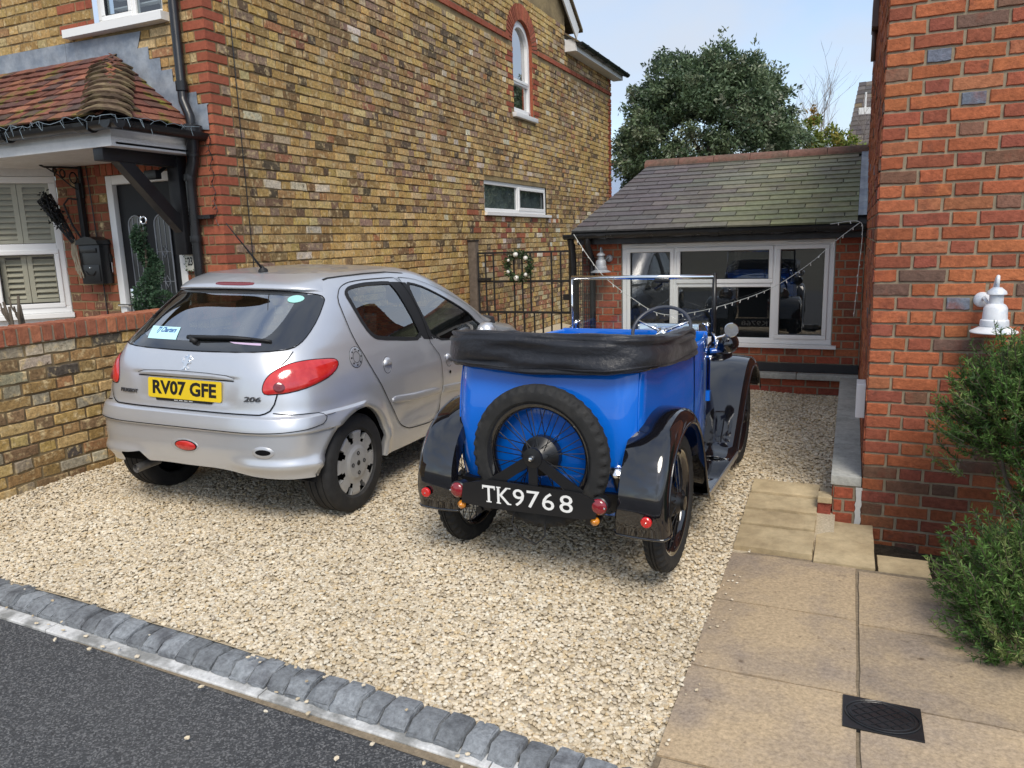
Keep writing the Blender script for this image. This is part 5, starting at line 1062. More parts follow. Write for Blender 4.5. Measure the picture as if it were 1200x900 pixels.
# fuel flap
fs, fz = .3485, .917; fl = oval(fs, fz, .056, .056); fp = patch('fuel_flap', fl, .003, mat('fuel_flap_alloy', (.62, .64, .67), .3, metal=.7), body, 12, 16, .003, .003); fr = MB(); stripmesh(fr, offs(fl, .003), fl, .0022, True); stripe(fr, oval(fs, fz, .030, .030), .003, .0068, True); obj('flap_ring', fr, M['gap'], fp)
bo = MB()
for a in np.linspace(0, 6.283, 9)[:-1]: m, q = met(fs, fz); bo.lathe([(.006, 0), (.005, .003), (0, .003)], sp(fs+.043*math.cos(a)/m, fz+.043*math.sin(a), .005), (1, 0, 0), 8)
stuff(obj('flap_bolts', bo, M['ink'], fp))
# rear wiper
wp = MB(); wp.tube([sp(.012, 1.035, .012), sp(-.002, 1.049, .026), sp(-.012, 1.062, .028)], [.016, .015, .012], 10); wp.tube([sp(-.018, 1.058, .026), sp(.03, 1.062, .030), sp(.10, 1.064, .027), sp(.155, 1.060, .022)], [.013, .012, .009, .006], 8); wip = obj('wiper', wp, M['rubber'], tail, smooth=True)
wp = MB(); wp.tube([sp(s, 1.066-.5*max(0, abs(s-.09)-.0)**2*3, .014) for s in np.linspace(-.006, .198, 16)], .008, 8); obj('wiper_blade', wp, M['rubber'], wip, smooth=True)
for (poly, m_, nm) in (([(-.170, 1.100), (-.072, 1.100), (-.0545, 1.040), (-.146, 1.040)], mat('pale_sticker', (.50, .80, .84), .5), 'window_sticker'), (oval(.208, 1.253, .046, .019), mat('turquoise_sticker', (.34, .68, .62), .5), 'tax_sticker'), ([(.10, 1.043), (.178, 1.039), (.180, 1.028), (.115, 1.035)], mat('pale_pink_sticker', (.55, .42, .58), .5), 'window_sticker')):
    patch(nm, poly, .0052, m_, gl, 8, 14, skirt=0)
v_, f_ = text_mesh('TJ Charters', .034, .0005, .001); tm = MB(); P_ = []
P_ = onrear_v(-.255+v_[:, 0]*.94, 1.084+v_[:, 1]*.95, np.full(len(v_), .0064))
tm.add(P_, f_); obj('sticker_lettering', tm, mat('blue_ink', (.05, .16, .50), .5), gl)
# roof strips, aerial, door mirrors
for sgn in (1, -1):
    rs = MB(); stripe(rs, [(sgn*s, z) for s, z in ((.265, 1.350), (.28, 1.358), (.33, 1.364), (.45, 1.368), (.58, 1.366), (.65, 1.350))], .016, .003); obj('roof_strip', rs, M['rubber'], body)
    mi = MB(); mi.lathe([(.0, -.05), (.05, -.045), (.075, -.01), (.08, .03), (.0, .035)], (sgn*.86, 1.60, .87), (0, 1, 0), 16); mi.tube([(sgn*.72, 1.62, .84), (sgn*.80, 1.60, .85)], .025, 8); obj('door_mirror', mi, M['silver'], doors[(sgn, 2)], smooth=True)
ae = MB(); ae.lathe([(.030, -.006), (.028, .008), (.012, .022), (.006, .035)], (.055, .085, 1.398), (0, -.25, 1), 14); ae.tube([(.055, .08, 1.41), (.045, -.02, 1.52), (.03, -.17, 1.68)], [.008, .005, .003], 7); obj('aerial', ae, M['rubber'], body, smooth=True)
# cabin
sb = MB(); sb.bbox((-.62, .38, .40), (.62, .52, .98), .05); sb.bbox((-.62, .5, .38), (.62, 1.0, .55), .04); rs_ = obj('rear_seat', sb, M['interior'], hc, smooth=True, auto=50)
def headrest(cx, cy, cz, parent, hole=True, w=.125, h=.085):
    m = MB(); o_ = [(w*np.sign(math.cos(a))*abs(math.cos(a))**.45, h*np.sign(math.sin(a))*abs(math.sin(a))**.45) for a in np.linspace(0, 6.283, 33)[:-1]]
    fn = lambda u, v, t: (cx+u, cy+t, cz+v)
    if hole:
        i_ = [(u*.42, v*.48) for u, v in o_]; m.grid([[fn(u, v, t) for u, v in q] for q, t in ((i_, .035), (i_, -.035), (o_, -.04), (o_, .04), (i_, .035))], closed_u=True)
    else: m.prism(o_, fn, -.045, .045)
    m.tube([(cx-.05, cy, cz-h), (cx-.05, cy, cz-h-.1)], .007, 6); m.tube([(cx+.05, cy, cz-h), (cx+.05, cy, cz-h-.1)], .007, 6); return obj('headrest', m, M['interior'], parent, smooth=True, auto=50)
headrest(.36, .47, 1.105, rs_); headrest(-.36, .47, 1.105, rs_)
for sx in (.36, -.36):
    f = MB(); f.bbox((sx-.24, 1.30, .38), (sx+.24, 1.78, .55), .05); f.bbox((sx-.24, 1.20, .50), (sx+.24, 1.36, 1.06), .06); fs_ = obj('front_seat', f, M['interior'], hc, smooth=True, auto=50); headrest(sx, 1.24, 1.20, fs_, False, .12, .09)
pl = MB(); pl.box((-.60, -.36, .93), (.60, .38, .95)); obj('parcel_shelf', pl, M['interior'], hc)
ds_ = MB(); ds_.bbox((-.66, 1.95, .6), (.66, 2.3, .93), .06); ds_.tube([(.36+.18*math.cos(a), 1.86+.05*math.sin(a), .93+.17*math.sin(a)) for a in np.linspace(0, 6.283, 25)[:-1]], .014, 8, closed=True); obj('dashboard', ds_, M['interior'], hc, smooth=True, auto=50)
# wheels
def tyre_prof(R, r, w): return [(r, -w*.42), (r+.012, -w*.50), (R-.03, -w*.52), (R-.008, -w*.46), (R-.001, -w*.40), (R, -w*.26), (R-.006, -w*.25), (R-.006, -w*.22), (R+.001, -w*.21), (R+.001, -w*.03), (R-.006, -w*.02), (R-.006, w*.02), (R+.001, w*.03), (R+.001, w*.21), (R-.006, w*.22), (R-.006, w*.25), (R, w*.26), (R-.001, w*.40), (R-.008, w*.46), (R-.03, w*.52), (r+.012, w*.50), (r, w*.42)]
def road_wheel(x, y, sgn):
    # the wheel is a part; tyre and trim are its sub-parts
    hub = MB(); hub.lathe([(0, -.02), (.17, -.02), (.185, .02), (.185, .055)], (x, y, HUBZ), (sgn, 0, 0), 40); w = obj('wheel', hub, M['gap'], hc, smooth=True)
    t = MB(); t.lathe(tyre_prof(HUBR, .192, .178), (x, y, HUBZ), (sgn, 0, 0), 64); 
    for k in range(64):
        for q in (.060, .078):
            pass
    obj('tyre', t, M['tyre'], w, smooth=True, auto=35)
    tr = MB(); P_ = lambda r, a, d: (x+sgn*(.048+d), y+r*math.cos(a), HUBZ+r*math.sin(a)); n = 96; prof = [(.196, .018), (.190, .030), (.175, .034), (.150, .034), (.125, .033), (.105, .036), (.085, .046), (.045, .048), (.0, .048)]
    for i in range(len(prof)-1):
        (r0, d0), (r1, d1) = prof[i], prof[i+1]
        for k in range(n):
            a0, a1 = 2*math.pi*k/n+.13, 2*math.pi*(k+1)/n+.13; ph = k % 12
            hole_ = 1 <= i <= 3 and (ph < 5 if i < 3 else 1 <= ph < 4)
            if hole_:
                continue
            tr.add([P_(r0, a0, d0), P_(r0, a1, d0), P_(r1, a1, d1), P_(r1, a0, d1)], [(0, 1, 2, 3)])
    for k in range(8):   # inner walls of the openings
        a0 = 2*math.pi*(k*12)/n+.13; a1 = 2*math.pi*(k*12+5)/n+.13
        for a in (a0, a1): tr.add([P_(.190, a, .030), P_(.150, a, .034), P_(.150, a, .005), P_(.190, a, .005)], [(0, 1, 2, 3)])
    obj('wheel_trim', tr, mat('wheel_trim_silver', (.47, .47, .465), .42, metal=.45, noise=.12, nscale=10) if 'wheel_trim_silver' not in bpy.data.materials else bpy.data.materials['wheel_trim_silver'], w, smooth=True, auto=40)
    nt_ = MB()
    for k in range(4): a = k*math.pi/2+.0; nt_.lathe([(.013, 0), (.012, .004), (.008, .004), (.008, -.004), (0, -.004)], P_(.058, a, .047), (sgn, 0, 0), 10)
    nt_.lathe([(.016, 0), (.015, .002), (0, .002)], P_(0, 0, .048), (sgn, 0, 0), 14); stuff(obj('wheel_nuts', nt_, M['ink'], w))
for y in (HUBY, HUBY+2.42):
    road_wheel(.685, y, 1); road_wheel(-.685, y, -1)
# front end, seen only in the window reflection
for sgn in (1, -1):
    pl = [(sgn*s, z) for s, z in ((.80, .60), (.80, .72), (.84, .76), (.90, .70), (.92, .62))]; patch('headlamp', pl, .006, mat('clear_headlamp', (.55, .58, .6), .08, metal=.5, coat=1.) if sgn > 0 else bpy.data.materials['clear_headlamp'], hc, 8, 10, .01, .01)
gr = MB(); stripmesh(gr, [(.94, .42), (.97, .42), (.9999, .42)], [(.94, .30), (.97, .30), (.9999, .30)], .003); stripmesh(gr, [(-.94, .42), (-.97, .42), (-.9999, .42)], [(-.94, .30), (-.97, .30), (-.9999, .30)], .003); obj('grille', gr, M['gap'], hc)
# ================================================================ blue vintage tourer
M['blue'] = mat('blue_coach_paint', (.003, .135, .62), .16, spec=.15, coat=1., coat_r=.01, noise=.02, nscale=3)
M['gloss'] = mat('black_coach_paint', (.006, .006, .008), .06, spec=.6, coat=1., coat_r=.0, rvar=.0)
M['satin'] = mat('black_painted_steel', (.010, .010, .011), .32, spec=.5)
M['fabric'] = mat('black_hood_fabric', (.013, .014, .019), .36, spec=.4, noise=.15, nscale=30, bump=.55, bscale=11, bdist=.018, sheen=.1)
M['vtyre'] = mat('vintage_tyre_rubber', (.022, .022, .022), .75, spec=.3, noise=.2, nscale=20, c2=(.05, .047, .042), c2scale=5, c2pos=(.55, .8))
M['amber'] = mat('amber_lens', (.62, .22, .01), .15, coat=1.)
M['reflred'] = mat('red_reflector', (.60, .010, .012), .12, coat=1., bump=.2, bscale=300, bdist=.001)
M['clearglass'] = glass_mat('windscreen_glass', (.93, .95, .95), .05)
vc = thing('vintage_car', 'bright blue open vintage tourer with black wings and spare wheel on its tail', 'car', (-1.265, 3.44, -.012), world=False)
vc.rotation_euler = (0, 0, math.radians(-2.3))
# tub: horizontal slices with rounded tail corners
VYR = hermite([.30, .38, .45, .55, .70, .85, .95, 1.0], [-.20, -.25, -.275, -.295, -.300, -.285, -.262, -.245]); VW = hermite([.30, .40, .50, .70, .90, 1.0], [.445, .458, .464, .466, .464, .460])
def v_half(z, n=64):
    yr, w = float(VYR(z)), float(VW(z)); R = .125; pts = []
    for t in np.linspace(0, 1, 14): x = (w-R)*t; pts.append((x, yr-.016*(1-(x/(w-R))**2)))
    for a in np.linspace(0, math.pi/2, 16)[1:]: pts.append((w-R+R*math.sin(a), yr+R-R*math.cos(a)))
    y0 = yr+R
    for y in np.linspace(y0, 1.2, 34)[1:]:
        t = (y-y0)/(1.2-y0); pts.append((w+.052*math.sin(min(1, t*1.35)*math.pi/2)**1.2-.075*max(0, t-.62)**1.5/.234, y))
    return pts
def v_ring(z): h = v_half(z); return [(-x, y, z) for x, y in h[::-1]]+[(x, y, z) for x, y in h[1:]]
mb = MB(); zz = np.linspace(.30, .985, 36); rings = [v_ring(z) for z in zz]
rim = [(x*.975, y+.012*(1 if y < .3 else 0), 1.0) for x, y, z in v_ring(1.0)]; inn_ = [(x*.955, y+.022*(1 if y < .3 else 0), .985) for x, y, z in v_ring(1.0)]; low_ = [(x*.95, y+.03*(1 if y < .3 else 0), .55) for x, y, z in v_ring(1.0)]
mb.grid(rings+[rim, inn_, low_])
vbody = obj('body', mb, M['blue'], vc, smooth=True)
# swage seams round the tail panel
se = MB()
for sg in (1, -1):
    for k in (14+9,):
        pts = [];
        for z in np.linspace(.42, .975, 18): h = v_half(z); x, y = h[k]; pts.append((sg*(x+.001), y-.002, z))
        se.tube(pts, .004, 6)
obj('corner_bead', se, M['blue'], vbody, smooth=True)
fl = MB(); fl.box((-.44, -.1, .40), (.44, 1.25, .44)); obj('floor', fl, M['interior'], vc)
for (a, b, nm) in (((-.40, .0, .44), (.40, .40, .62), 'rear_seat'), ((-.42, .62, .44), (-.03, 1.0, .60), 'front_seat'), ((.03, .62, .44), (.42, 1.0, .60), 'front_seat')): 
    s_ = MB(); s_.bbox(a, b, .04); s_.bbox((a[0], a[1]-.06, .5), (b[0], a[1]+.08, .93), .04); obj(nm, s_, mat('black_leather', (.02, .02, .022), .45) if 'black_leather' not in bpy.data.materials else bpy.data.materials['black_leather'], vc, smooth=True, auto=50)
# doors (dark strips as shaded seams, handle, hinge)
for sg in (1, -1):
    d_ = MB()
    for yk in (.56, 1.10):
        def xat(z, y): h = v_half(z); P_ = h[28:]; return float(np.interp(y, [p[1] for p in P_], [p[0] for p in P_]))
        for s2 in (-1, 1):
            pass
        d_.grid([[(sg*(xat(z, yk-.003)+.0015), yk-.003, z), (sg*(xat(z, yk+.003)+.0015), yk+.003, z)] for z in np.linspace(.40, .985, 14)])
    panel = MB(); panel.grid([[(sg*(xat(z, y)+.0035), y, z) for y in np.linspace(.565, 1.095, 12)] for z in np.linspace(.40, .982, 12)]); dv = obj('door', panel, M['blue'], vc, smooth=True); obj('door_gap_shade', d_, M['gap'], dv)
    hn = MB(); hx = xat(.86, 1.04); hn.tube([(sg*hx, 1.04, .865), (sg*(hx+.035), 1.04, .865)], .008, 8); hn.tube([(sg*(hx+.032), 1.055, .865), (sg*(hx+.036), .97, .862)], [.009, .006], 8); obj('handle', hn, M['chrome'], dv, smooth=True)
    hg = MB(); hg.lathe([(.012, -.03), (.012, .03)], (sg*(xat(.62, 1.1)+.006), 1.105, .62), (0, 0, 1), 8); hg.box((sg*xat(.62, 1.1), 1.10, .59), (sg*(xat(.62, 1.1)+.02), 1.13, .65)); obj('hinge', hg, M['blue'], dv)
# scuttle, dashboard, bonnet, radiator
sc_ = MB(); rowsS = []
for t, y in ((0, 1.13), (.3, 1.19), (1, 1.30)):
    w = lerp(.478, .40, t); zt = lerp(1.0, .985, t); rowsS.append([(w*math.sin(a)*1.0 if abs(a) < 1.3 else w*np.sign(a), y, .60+(zt-.60)*(math.cos(a)**.28 if abs(a) < 1.55 else 0)) for a in np.linspace(-1.55, 1.55, 25)])
sc_.grid(rowsS); obj('scuttle', sc_, M['blue'], vc, smooth=True)
db = MB(); db.bbox((-.46, 1.11, .80), (.46, 1.14, 1.004), .008); obj('dashboard', db, M['blue'], vc, smooth=True, auto=40)
bn_ = MB(); bn_.grid([[(w*np.sign(math.sin(a))*abs(math.sin(a))**.55, y, .52+(zt-.52)*abs(math.cos(a))**.4) for a in np.linspace(-1.57, 1.57, 25)] for y, w, zt in ((1.29, .40, .98), (1.5, .33, .955), (1.75, .265, .94), (1.98, .225, .93))]); obj('bonnet', bn_, M['blue'], vc, smooth=True)
rd = MB(); rd.bbox((-.225, 1.97, .42), (.225, 2.06, .945), .02); rad = obj('radiator', rd, M['chrome'], vc, smooth=True, auto=40); rg_ = MB(); rg_.box((-.185, 2.055, .46), (.185, 2.063, .88)); obj('radiator_core', rg_, M['gap'], rad)
for sg in (1, -1):
    hl = MB(); hl.lathe([(0, -.11), (.05, -.10), (.085, -.03), (.092, .0), (.086, .012)], (sg*.36, 2.0, .76), (0, 1, 0), 24); h_ = obj('headlamp', hl, M['gloss'], vc, smooth=True); hz_ = MB(); hz_.lathe([(.086, .010), (.06, .026), (0, .032)], (sg*.36, 2.0, .76), (0, 1, 0), 24); obj('lens', hz_, mat('headlamp_lens', (.5, .52, .53), .06, metal=.7) if 'headlamp_lens' not in bpy.data.materials else bpy.data.materials['headlamp_lens'], h_, smooth=True)
    br_ = MB(); br_.tube([(sg*.22, 1.98, .66), (sg*.36, 1.97, .69)], .015, 8); obj('lamp_bracket', br_, M['satin'], h_)
fp = MB(); fp.box((-.24, 2.10, .34), (.24, 2.106, .43)); fpo = obj('front_plate', fp, M['satin'], vc); v_, f_ = text_mesh('TK9768', .09, .0008, .001); tm = MB(); wd_ = np.ptp(v_[:, 0]); tm.add([(-(x-v_[:, 0].mean())*.42/wd_, 2.1075+z, .385+(y)*.95) for x, y, z in v_], f_); obj('front_registration', tm, M['whiteink'], fpo)
# folded hood: a rolled bundle of fabric round the tail
mb = MB(); path = []
yb, wv = -.285, .475; R = .15
for y in np.linspace(.60, yb+R, 18): path.append((-wv-.018, y))
for a in np.linspace(0, math.pi/2, 10)[1:]: path.append((-wv+R-R*math.cos(a), yb+R-R*math.sin(a)))
for x in np.linspace(-wv+R, wv-R, 22)[1:]: path.append((x, yb-.012*math.cos(x*3)))
for a in np.linspace(math.pi/2, 0, 10)[1:]: path.append((wv-R+R*math.cos(a), yb+R-R*math.sin(a)))
for y in np.linspace(yb+R, .60, 18)[1:]: path.append((wv+.018, y))
n = len(path); rows = []; K = 44
from mathutils import noise as mnoise
for i in range(n):
    p = np.array(path[i]); t = np.array(path[min(i+1, n-1)])-np.array(path[max(i-1, 0)]); t /= np.linalg.norm(t); nr = np.array([t[1], -t[0]])   # outward normal
    u = i/(n-1); endf = min(1, min(u, 1-u)/.05); sideL = sst((.30-u)/.12); sideR = sst((u-.72)/.2); e2 = (1-.30*sideL-.10*sideR)*(.30+.70*math.sqrt(max(0, 1-(1-endf)**2))); hh = .079*e2+.014*sst(1-abs(u-.5)*2.4); dd = .062*e2; zc = 1.060+.012*sst(1-abs(u-.5)*2.2)-.02*(1-endf)-.030*sideR-.045*sideL; row = []
    for k in range(K):
        a = 2*math.pi*k/K; ca, sa = math.cos(a), math.sin(a); rx = np.sign(ca)*abs(ca)**.55*(.80-.24*sa); rz = np.sign(sa)*abs(sa)**.55
        q = Vector((p[0]*4, p[1]*4, a*1.2)); s_along = u*9
        wr = .016*mnoise.noise(Vector((s_along*1.1, math.sin(a)*2.2, 1.3)))+.022*mnoise.noise(Vector((s_along*.45, math.sin(a)*4.2+s_along*.35, 7.1)))+.005*mnoise.noise(Vector((s_along*3, ca*4, sa*4)))
        fold = -.022*math.exp(-((sa-.25-.28*math.sin(s_along*.9))/.09)**2)*(ca > 0)-.018*math.exp(-((sa+.45-.2*math.sin(s_along*.6+1))/.08)**2)*(ca > 0)
        o_ = dd*rx+(wr+fold)*(.4+.6*abs(ca)); row.append((p[0]+nr[0]*o_, p[1]+nr[1]*o_, zc+hh*rz+wr*sa*.8-.010*(sa < -.5)*math.sin(s_along*1.7)))
    rows.append(row)
mb.grid(rows, closed_u=True); mb.add(rows[0], [tuple(range(K))]); mb.add(rows[-1], [tuple(range(K-1, -1, -1))])
hood = obj('folded_hood', mb, M['fabric'], vc, smooth=True, fixn=True)
ss_ = MB(); ss_.tube([np.array(rows[i][k])*1.0 for i in range(2, n-2) for k in (K-4,)], .004, 6); obj('hood_seam', ss_, M['fabric'], hood)
sb_ = MB(); sb_.tube([(path[i][0]*.99, path[i][1]+.0, 1.0-.006) for i in range(0, n)], .014, 8); obj('hood_rail', sb_, M['satin'], vc)
# wings
def wing(name, path, sec, sg, taper=None):
    P_ = [np.array(p, float) for p in path]; n = len(P_); g = []; gi = []
    # resample with a spline
    t = np.arange(n); fy, fz_ = hermite2(t, [p[0] for p in P_]), hermite2(t, [p[1] for p in P_]); T = np.linspace(0, n-1, 60)
    for k, tt in enumerate(T):
        y, z = fy(tt), fz_(tt); dy, dz = fy(min(tt+.01, n-1))-fy(max(tt-.01, 0)), fz_(min(tt+.01, n-1))-fz_(max(tt-.01, 0)); l = math.hypot(dy, dz); ny, nz = -dz/l, dy/l
        if NSGN*(nz) < 0 and False: ny, nz = -ny, -nz
        r = []; ri = []
        for x, h in sec(tt/(n-1)): r.append((sg*x, y+ny*h*NSGN, z+nz*h*NSGN)); ri.append((sg*x*.998, y+ny*(h-.006)*NSGN, z+nz*(h-.006)*NSGN))
        g.append(r); gi.append(ri)
    m = MB(); m.grid(g); m.grid(gi); m.grid([[a for a in r] for r in ([g[0], gi[0]])]); m.grid([g[-1], gi[-1]]); m.grid([[r[-1], q[-1]] for r, q in zip(g, gi)]); m.grid([[r[0], q[0]] for r, q in zip(g, gi)])
    o = obj(name, m, M['gloss'], vc, smooth=True, auto=40)
    bd = MB(); bd.tube([r[-1] for r in g], .0055, 7); bd.tube(g[0], .006, 7); obj('wing_bead', bd, M['gloss'], o, smooth=True); return o
def hermite2(t, v):
    t = np.array(t, float); v = np.array(v, float); m = np.gradient(v)
    def f(x):
        i = int(min(max(math.floor(x), 0), len(t)-2)); u = x-i; return (2*u**3-3*u**2+1)*v[i]+(u**3-2*u**2+u)*m[i]+(-2*u**3+3*u**2)*v[i+1]+(u**3-u**2)*m[i+1]
    return f
RWP = [(-.395, .295), (-.415, .40), (-.395, .52), (-.33, .635), (-.22, .72), (-.08, .765), (.06, .765), (.19, .72), (.30, .63), (.38, .50), (.45, .35), (.53, .235), (.62, .205)]
FWP = [(1.20, .203), (1.32, .228), (1.43, .325), (1.53, .435), (1.63, .54), (1.74, .635), (1.85, .70), (1.97, .722), (2.10, .70), (2.21, .64), (2.29, .56), (2.33, .47)]
def sec_r(t):
    k = sst(t/.16); a = lerp(.385, .40, k); b = lerp(.622, .615, k); cr = lerp(.012, .024, k)
    return [(a, -.03), (a+.008, -.008)]+[(lerp(a+.015, b-.02, u), cr*math.sin(math.pi*(.12+u*.76))**.8-.006) for u in np.linspace(0, 1, 9)]+[(b-.006, -.012), (b+.004, -.032), (b+.006, -.055)]
def sec_f(t):
    a = lerp(.40, .285, sst(t/.14)); b = .600
    return [(a, -.02), (a+.008, -.004)]+[(lerp(a+.015, b-.02, u), .024*math.sin(math.pi*(.12+u*.76))**.8-.006) for u in np.linspace(0, 1, 9)]+[(b-.006, -.012), (b+.004, -.032), (b+.006, -.055)]
NSGN = 1
for sg in (1, -1):
    wr_ = wing('rear_wing', RWP, sec_r, sg)
    rf_ = MB(); rf_.lathe([(.024, -.004), (.024, .006), (.020, .010), (0, .011)], (sg*.545, -.436, .384), (0, -1, -.12), 20); rr0 = obj('reflector', rf_, M['reflred'], wr_, smooth=True, auto=40); sc0 = MB(); sc0.lathe([(.004, .011), (.003, .014), (0, .0145)], (sg*.545, -.436, .384), (0, -1, -.12), 8); obj('reflector_screw', sc0, M['chrome'], rr0)
    wing('front_wing', FWP, sec_f, sg)
    rb = MB(); rb.bbox((sg*.415, .52, .188), (sg*.605, 1.38, .212), .006); rbo = obj('running_board', rb, M['gloss'], vc, smooth=True, auto=40); rt = MB(); rt.bbox((sg*.603, .52, .184), (sg*.612, 1.38, .216), .003); obj('edge_trim', rt, mat('alloy_trim', (.5, .5, .5), .3, metal=.9) if 'alloy_trim' not in bpy.data.materials else bpy.data.materials['alloy_trim'], rbo)
    sp0 = MB(); sp0.add([(sg*.287, 1.40, .22), (sg*.287, 2.30, .45), (sg*.287, 2.2, .62), (sg*.287, 1.97, .70), (sg*.287, 1.70, .58), (sg*.287, 1.52, .26)], [(0, 1, 2, 3, 4, 5)]); obj('splash_panel', sp0, M['satin'], vc)
    va = MB(); va.grid([[(sg*x, y, z) for y in np.linspace(.45, 1.5, 6)] for x, z in ((.43, .46), (.445, .30), (.43, .20))]); obj('valance', va, M['gloss'], vc, smooth=True)
# chassis
ch = MB()
for sg in (1, -1): ch.box((sg*.26-.02, -.35, .30), (sg*.26+.02, 2.0, .37)); ch.tube([(sg*.33, -.30, .36), (sg*.36, -.02, .315), (sg*.36, .3, .34)], .018, 6)
ch.tube([(-.55, 0, .33), (.55, 0, .33)], .032, 10); ch.lathe([(0, -.09), (.06, -.08), (.09, 0), (.06, .08), (0, .09)], (.03, 0, .32), (1, 0, 0), 16); ch.box((-.4, -.20, .33), (.4, 1.2, .40)); ch.tube([(-.5, 1.87, .33), (.5, 1.87, .33)], .02, 8); ch.tube([(-.30, -.36, .30), (-.30, .4, .28)], .018, 8); ch.box((-.42, -.30, .36), (.42, -.20, .44)); obj('chassis', ch, M['satin'], vc)
cbp = MB(); cbp.tube([(-.06, -.42, .40), (-.08, -.45, .30), (-.03, -.46, .245), (.04, -.45, .215), (.075, -.43, .25), (.07, -.40, .40)], .0045, 6); obj('cable', cbp, M['rubber'], vc)
# wire wheels
def wire_wheel(c, ax, parent, R=.330, w=.092, name='wheel', front=1):
    c = Vector(c); ax = Vector(ax).normalized(); e1 = Vector((0, 0, 1)) if abs(ax.z) < .9 else Vector((1, 0, 0)); e2 = ax.cross(e1)
    P_ = lambda r, a, h: c+ax*h+e1*(r*math.cos(a))+e2*(r*math.sin(a))
    rim = MB(); rim.lathe([(.238, -.034), (.250, -.036), (.252, -.028), (.232, -.018), (.226, 0), (.232, .018), (.252, .028), (.250, .036), (.238, .034), (.222, .016), (.218, 0), (.222, -.016), (.238, -.034)], c, ax, 56); wo = obj(name, rim, M['gloss'], parent, smooth=True, auto=50)
    NT = 168; prof = [(.246, -.030), (.262, -.044), (.288, -.048), (.308, -.046), (.318, -.041), (.326, -.033), (.3300, -.020), (.3305, -.012), (.3255, -.010), (.3255, -.006), (.331, -.004), (.331, .004), (.3255, .006), (.3255, .010), (.3305, .012), (.3300, .020), (.326, .033), (.318, .041), (.308, .046), (.288, .048), (.262, .044), (.246, .030)]
    rows = []
    for j in range(NT):
        a = 2*math.pi*j/NT; g = (j % 4) in (0, 1); rr = []
        for k, (r, h) in enumerate(prof):
            sh = (3 <= k <= 6 or 15 <= k <= 18); r2 = r-(.012 if k in (4, 5, 16, 17) else .007)*(g and sh); rr.append(P_(r2*R/.331, a+(.012 if h > 0 else 0), h*w/.096))
        rows.append(rr)
    rows.append(rows[0]); t = MB(); t.grid(rows); obj('tyre', t, M['vtyre'], wo, smooth=True, auto=30, fixn=True)
    hb_ = MB(); hb_.lathe([(0, -.055), (.085, -.055), (.092, -.040), (.092, .000), (.075, .012), (.052, .045), (.034, .060), (.034, .075), (0, .078)], c, ax*front, 28); obj('hub', hb_, M['satin'], wo, smooth=True, auto=40)
    sp_ = MB()
    for k in range(40):
        a = 2*math.pi*k/40; inner = k % 2; r0, h0 = (.052, .042) if inner else (.066, -.028); da = (.34 if (k//2) % 2 else -.34)*(1 if inner else .8)
        sp_.tube([P_(r0, a+da, h0*front), P_(.224, a, (.010 if inner else -.010)*front)], .0022, 5, caps=False)
    obj('spokes', sp_, M['satin'], wo); return wo
for sg in (1, -1):
    wire_wheel((sg*.530, 0, .331), (1, 0, 0), vc, front=sg); wire_wheel((sg*.512, 1.87, .331), (1, 0, 0), vc, front=sg)
spare = wire_wheel((.035, -.375, .605), (0, -1, 0), vc, R=.330, w=.092, name='spare_wheel')
# spare carrier, number board, lamps
br2 = MB(); hubp = np.array([.040, -.455, .622])
def flat(a, b, wa, wb, y0, y1, m):
    a, b = np.array(a, float), np.array(b, float); d = (b-a)/np.linalg.norm(b-a); nn = np.array([-d[1], d[0]])
    q = [a+nn*wa, a-nn*wa, b-nn*wb, b+nn*wb]; m.add([(u, y0, v) for u, v in q]+[(u, y1, v) for u, v in q], [(3, 2, 1, 0), (4, 5, 6, 7), (0, 1, 5, 4), (1, 2, 6, 5), (2, 3, 7, 6), (3, 0, 4, 7)])
flat((.04, .622), (-.175, .475), .022, .026, -.457, -.463, br2); flat((.04, .622), (.262, .475), .022, .026, -.459, -.465, br2); flat((.04, .60), (.04, .46), .022, .022, -.461, -.467, br2)
br2.lathe([(0, .0), (.045, .0), (.045, .014), (.02, .018), (0, .018)], (.04, -.455, .622), (0, -1, 0), 20); bro = obj('spare_carrier', br2, M['satin'], vc, fixn=True)
nut = MB(); nut.lathe([(.013, .0), (.013, .012), (.008, .022), (0, .024)], (.04, -.472, .622), (0, -1, 0), 12); obj('carrier_nut', nut, M['chrome'], bro, smooth=True, auto=40)
bd_ = MB(); pl_ = [(-.325, .375), (-.20, .365), (.27, .372), (.335, .385), (.345, .455), (.30, .480), (.255, .492), (-.165, .500), (-.22, .492), (-.315, .468)]; bd_.prism(pl_, lambda u, v, t: (u, t, v), -.470, -.476); nb = obj('number_plate', bd_, M['satin'], vc, fixn=True)
tm = MB()
for ch_, x0, x1 in (('T', -.212, -.147), ('K', -.136, -.070), ('9', -.057, -.001), ('7', .012, .074), ('6', .086, .144), ('8', .169, .231)):
    v_, f_ = text_mesh(ch_, .1, .0012, .0002); mn, mxx = v_.min(0), v_.max(0); dz_ = -.010*(x0+.0)/.2*0
    tm.add([(lerp(x0, x1, (x-mn[0])/(mxx[0]-mn[0])), -.477-z, lerp(.394, .473, (y-mn[1])/(mxx[1]-mn[1]))) for x, y, z in v_], f_)
for (u, v, w, h) in ((-.212, .455, .005, .012), (-.152, .455, .005, .012), (-.192, .394, .026, .005), (-.140, .394, .022, .005), (-.140, .468, .022, .005), (-.086, .394, .020, .005), (-.088, .468, .020, .005)): tm.box((u, -.4782, v), (u+w, -.4766, v+h))
obj('registration', tm, M['whiteink'], nb)
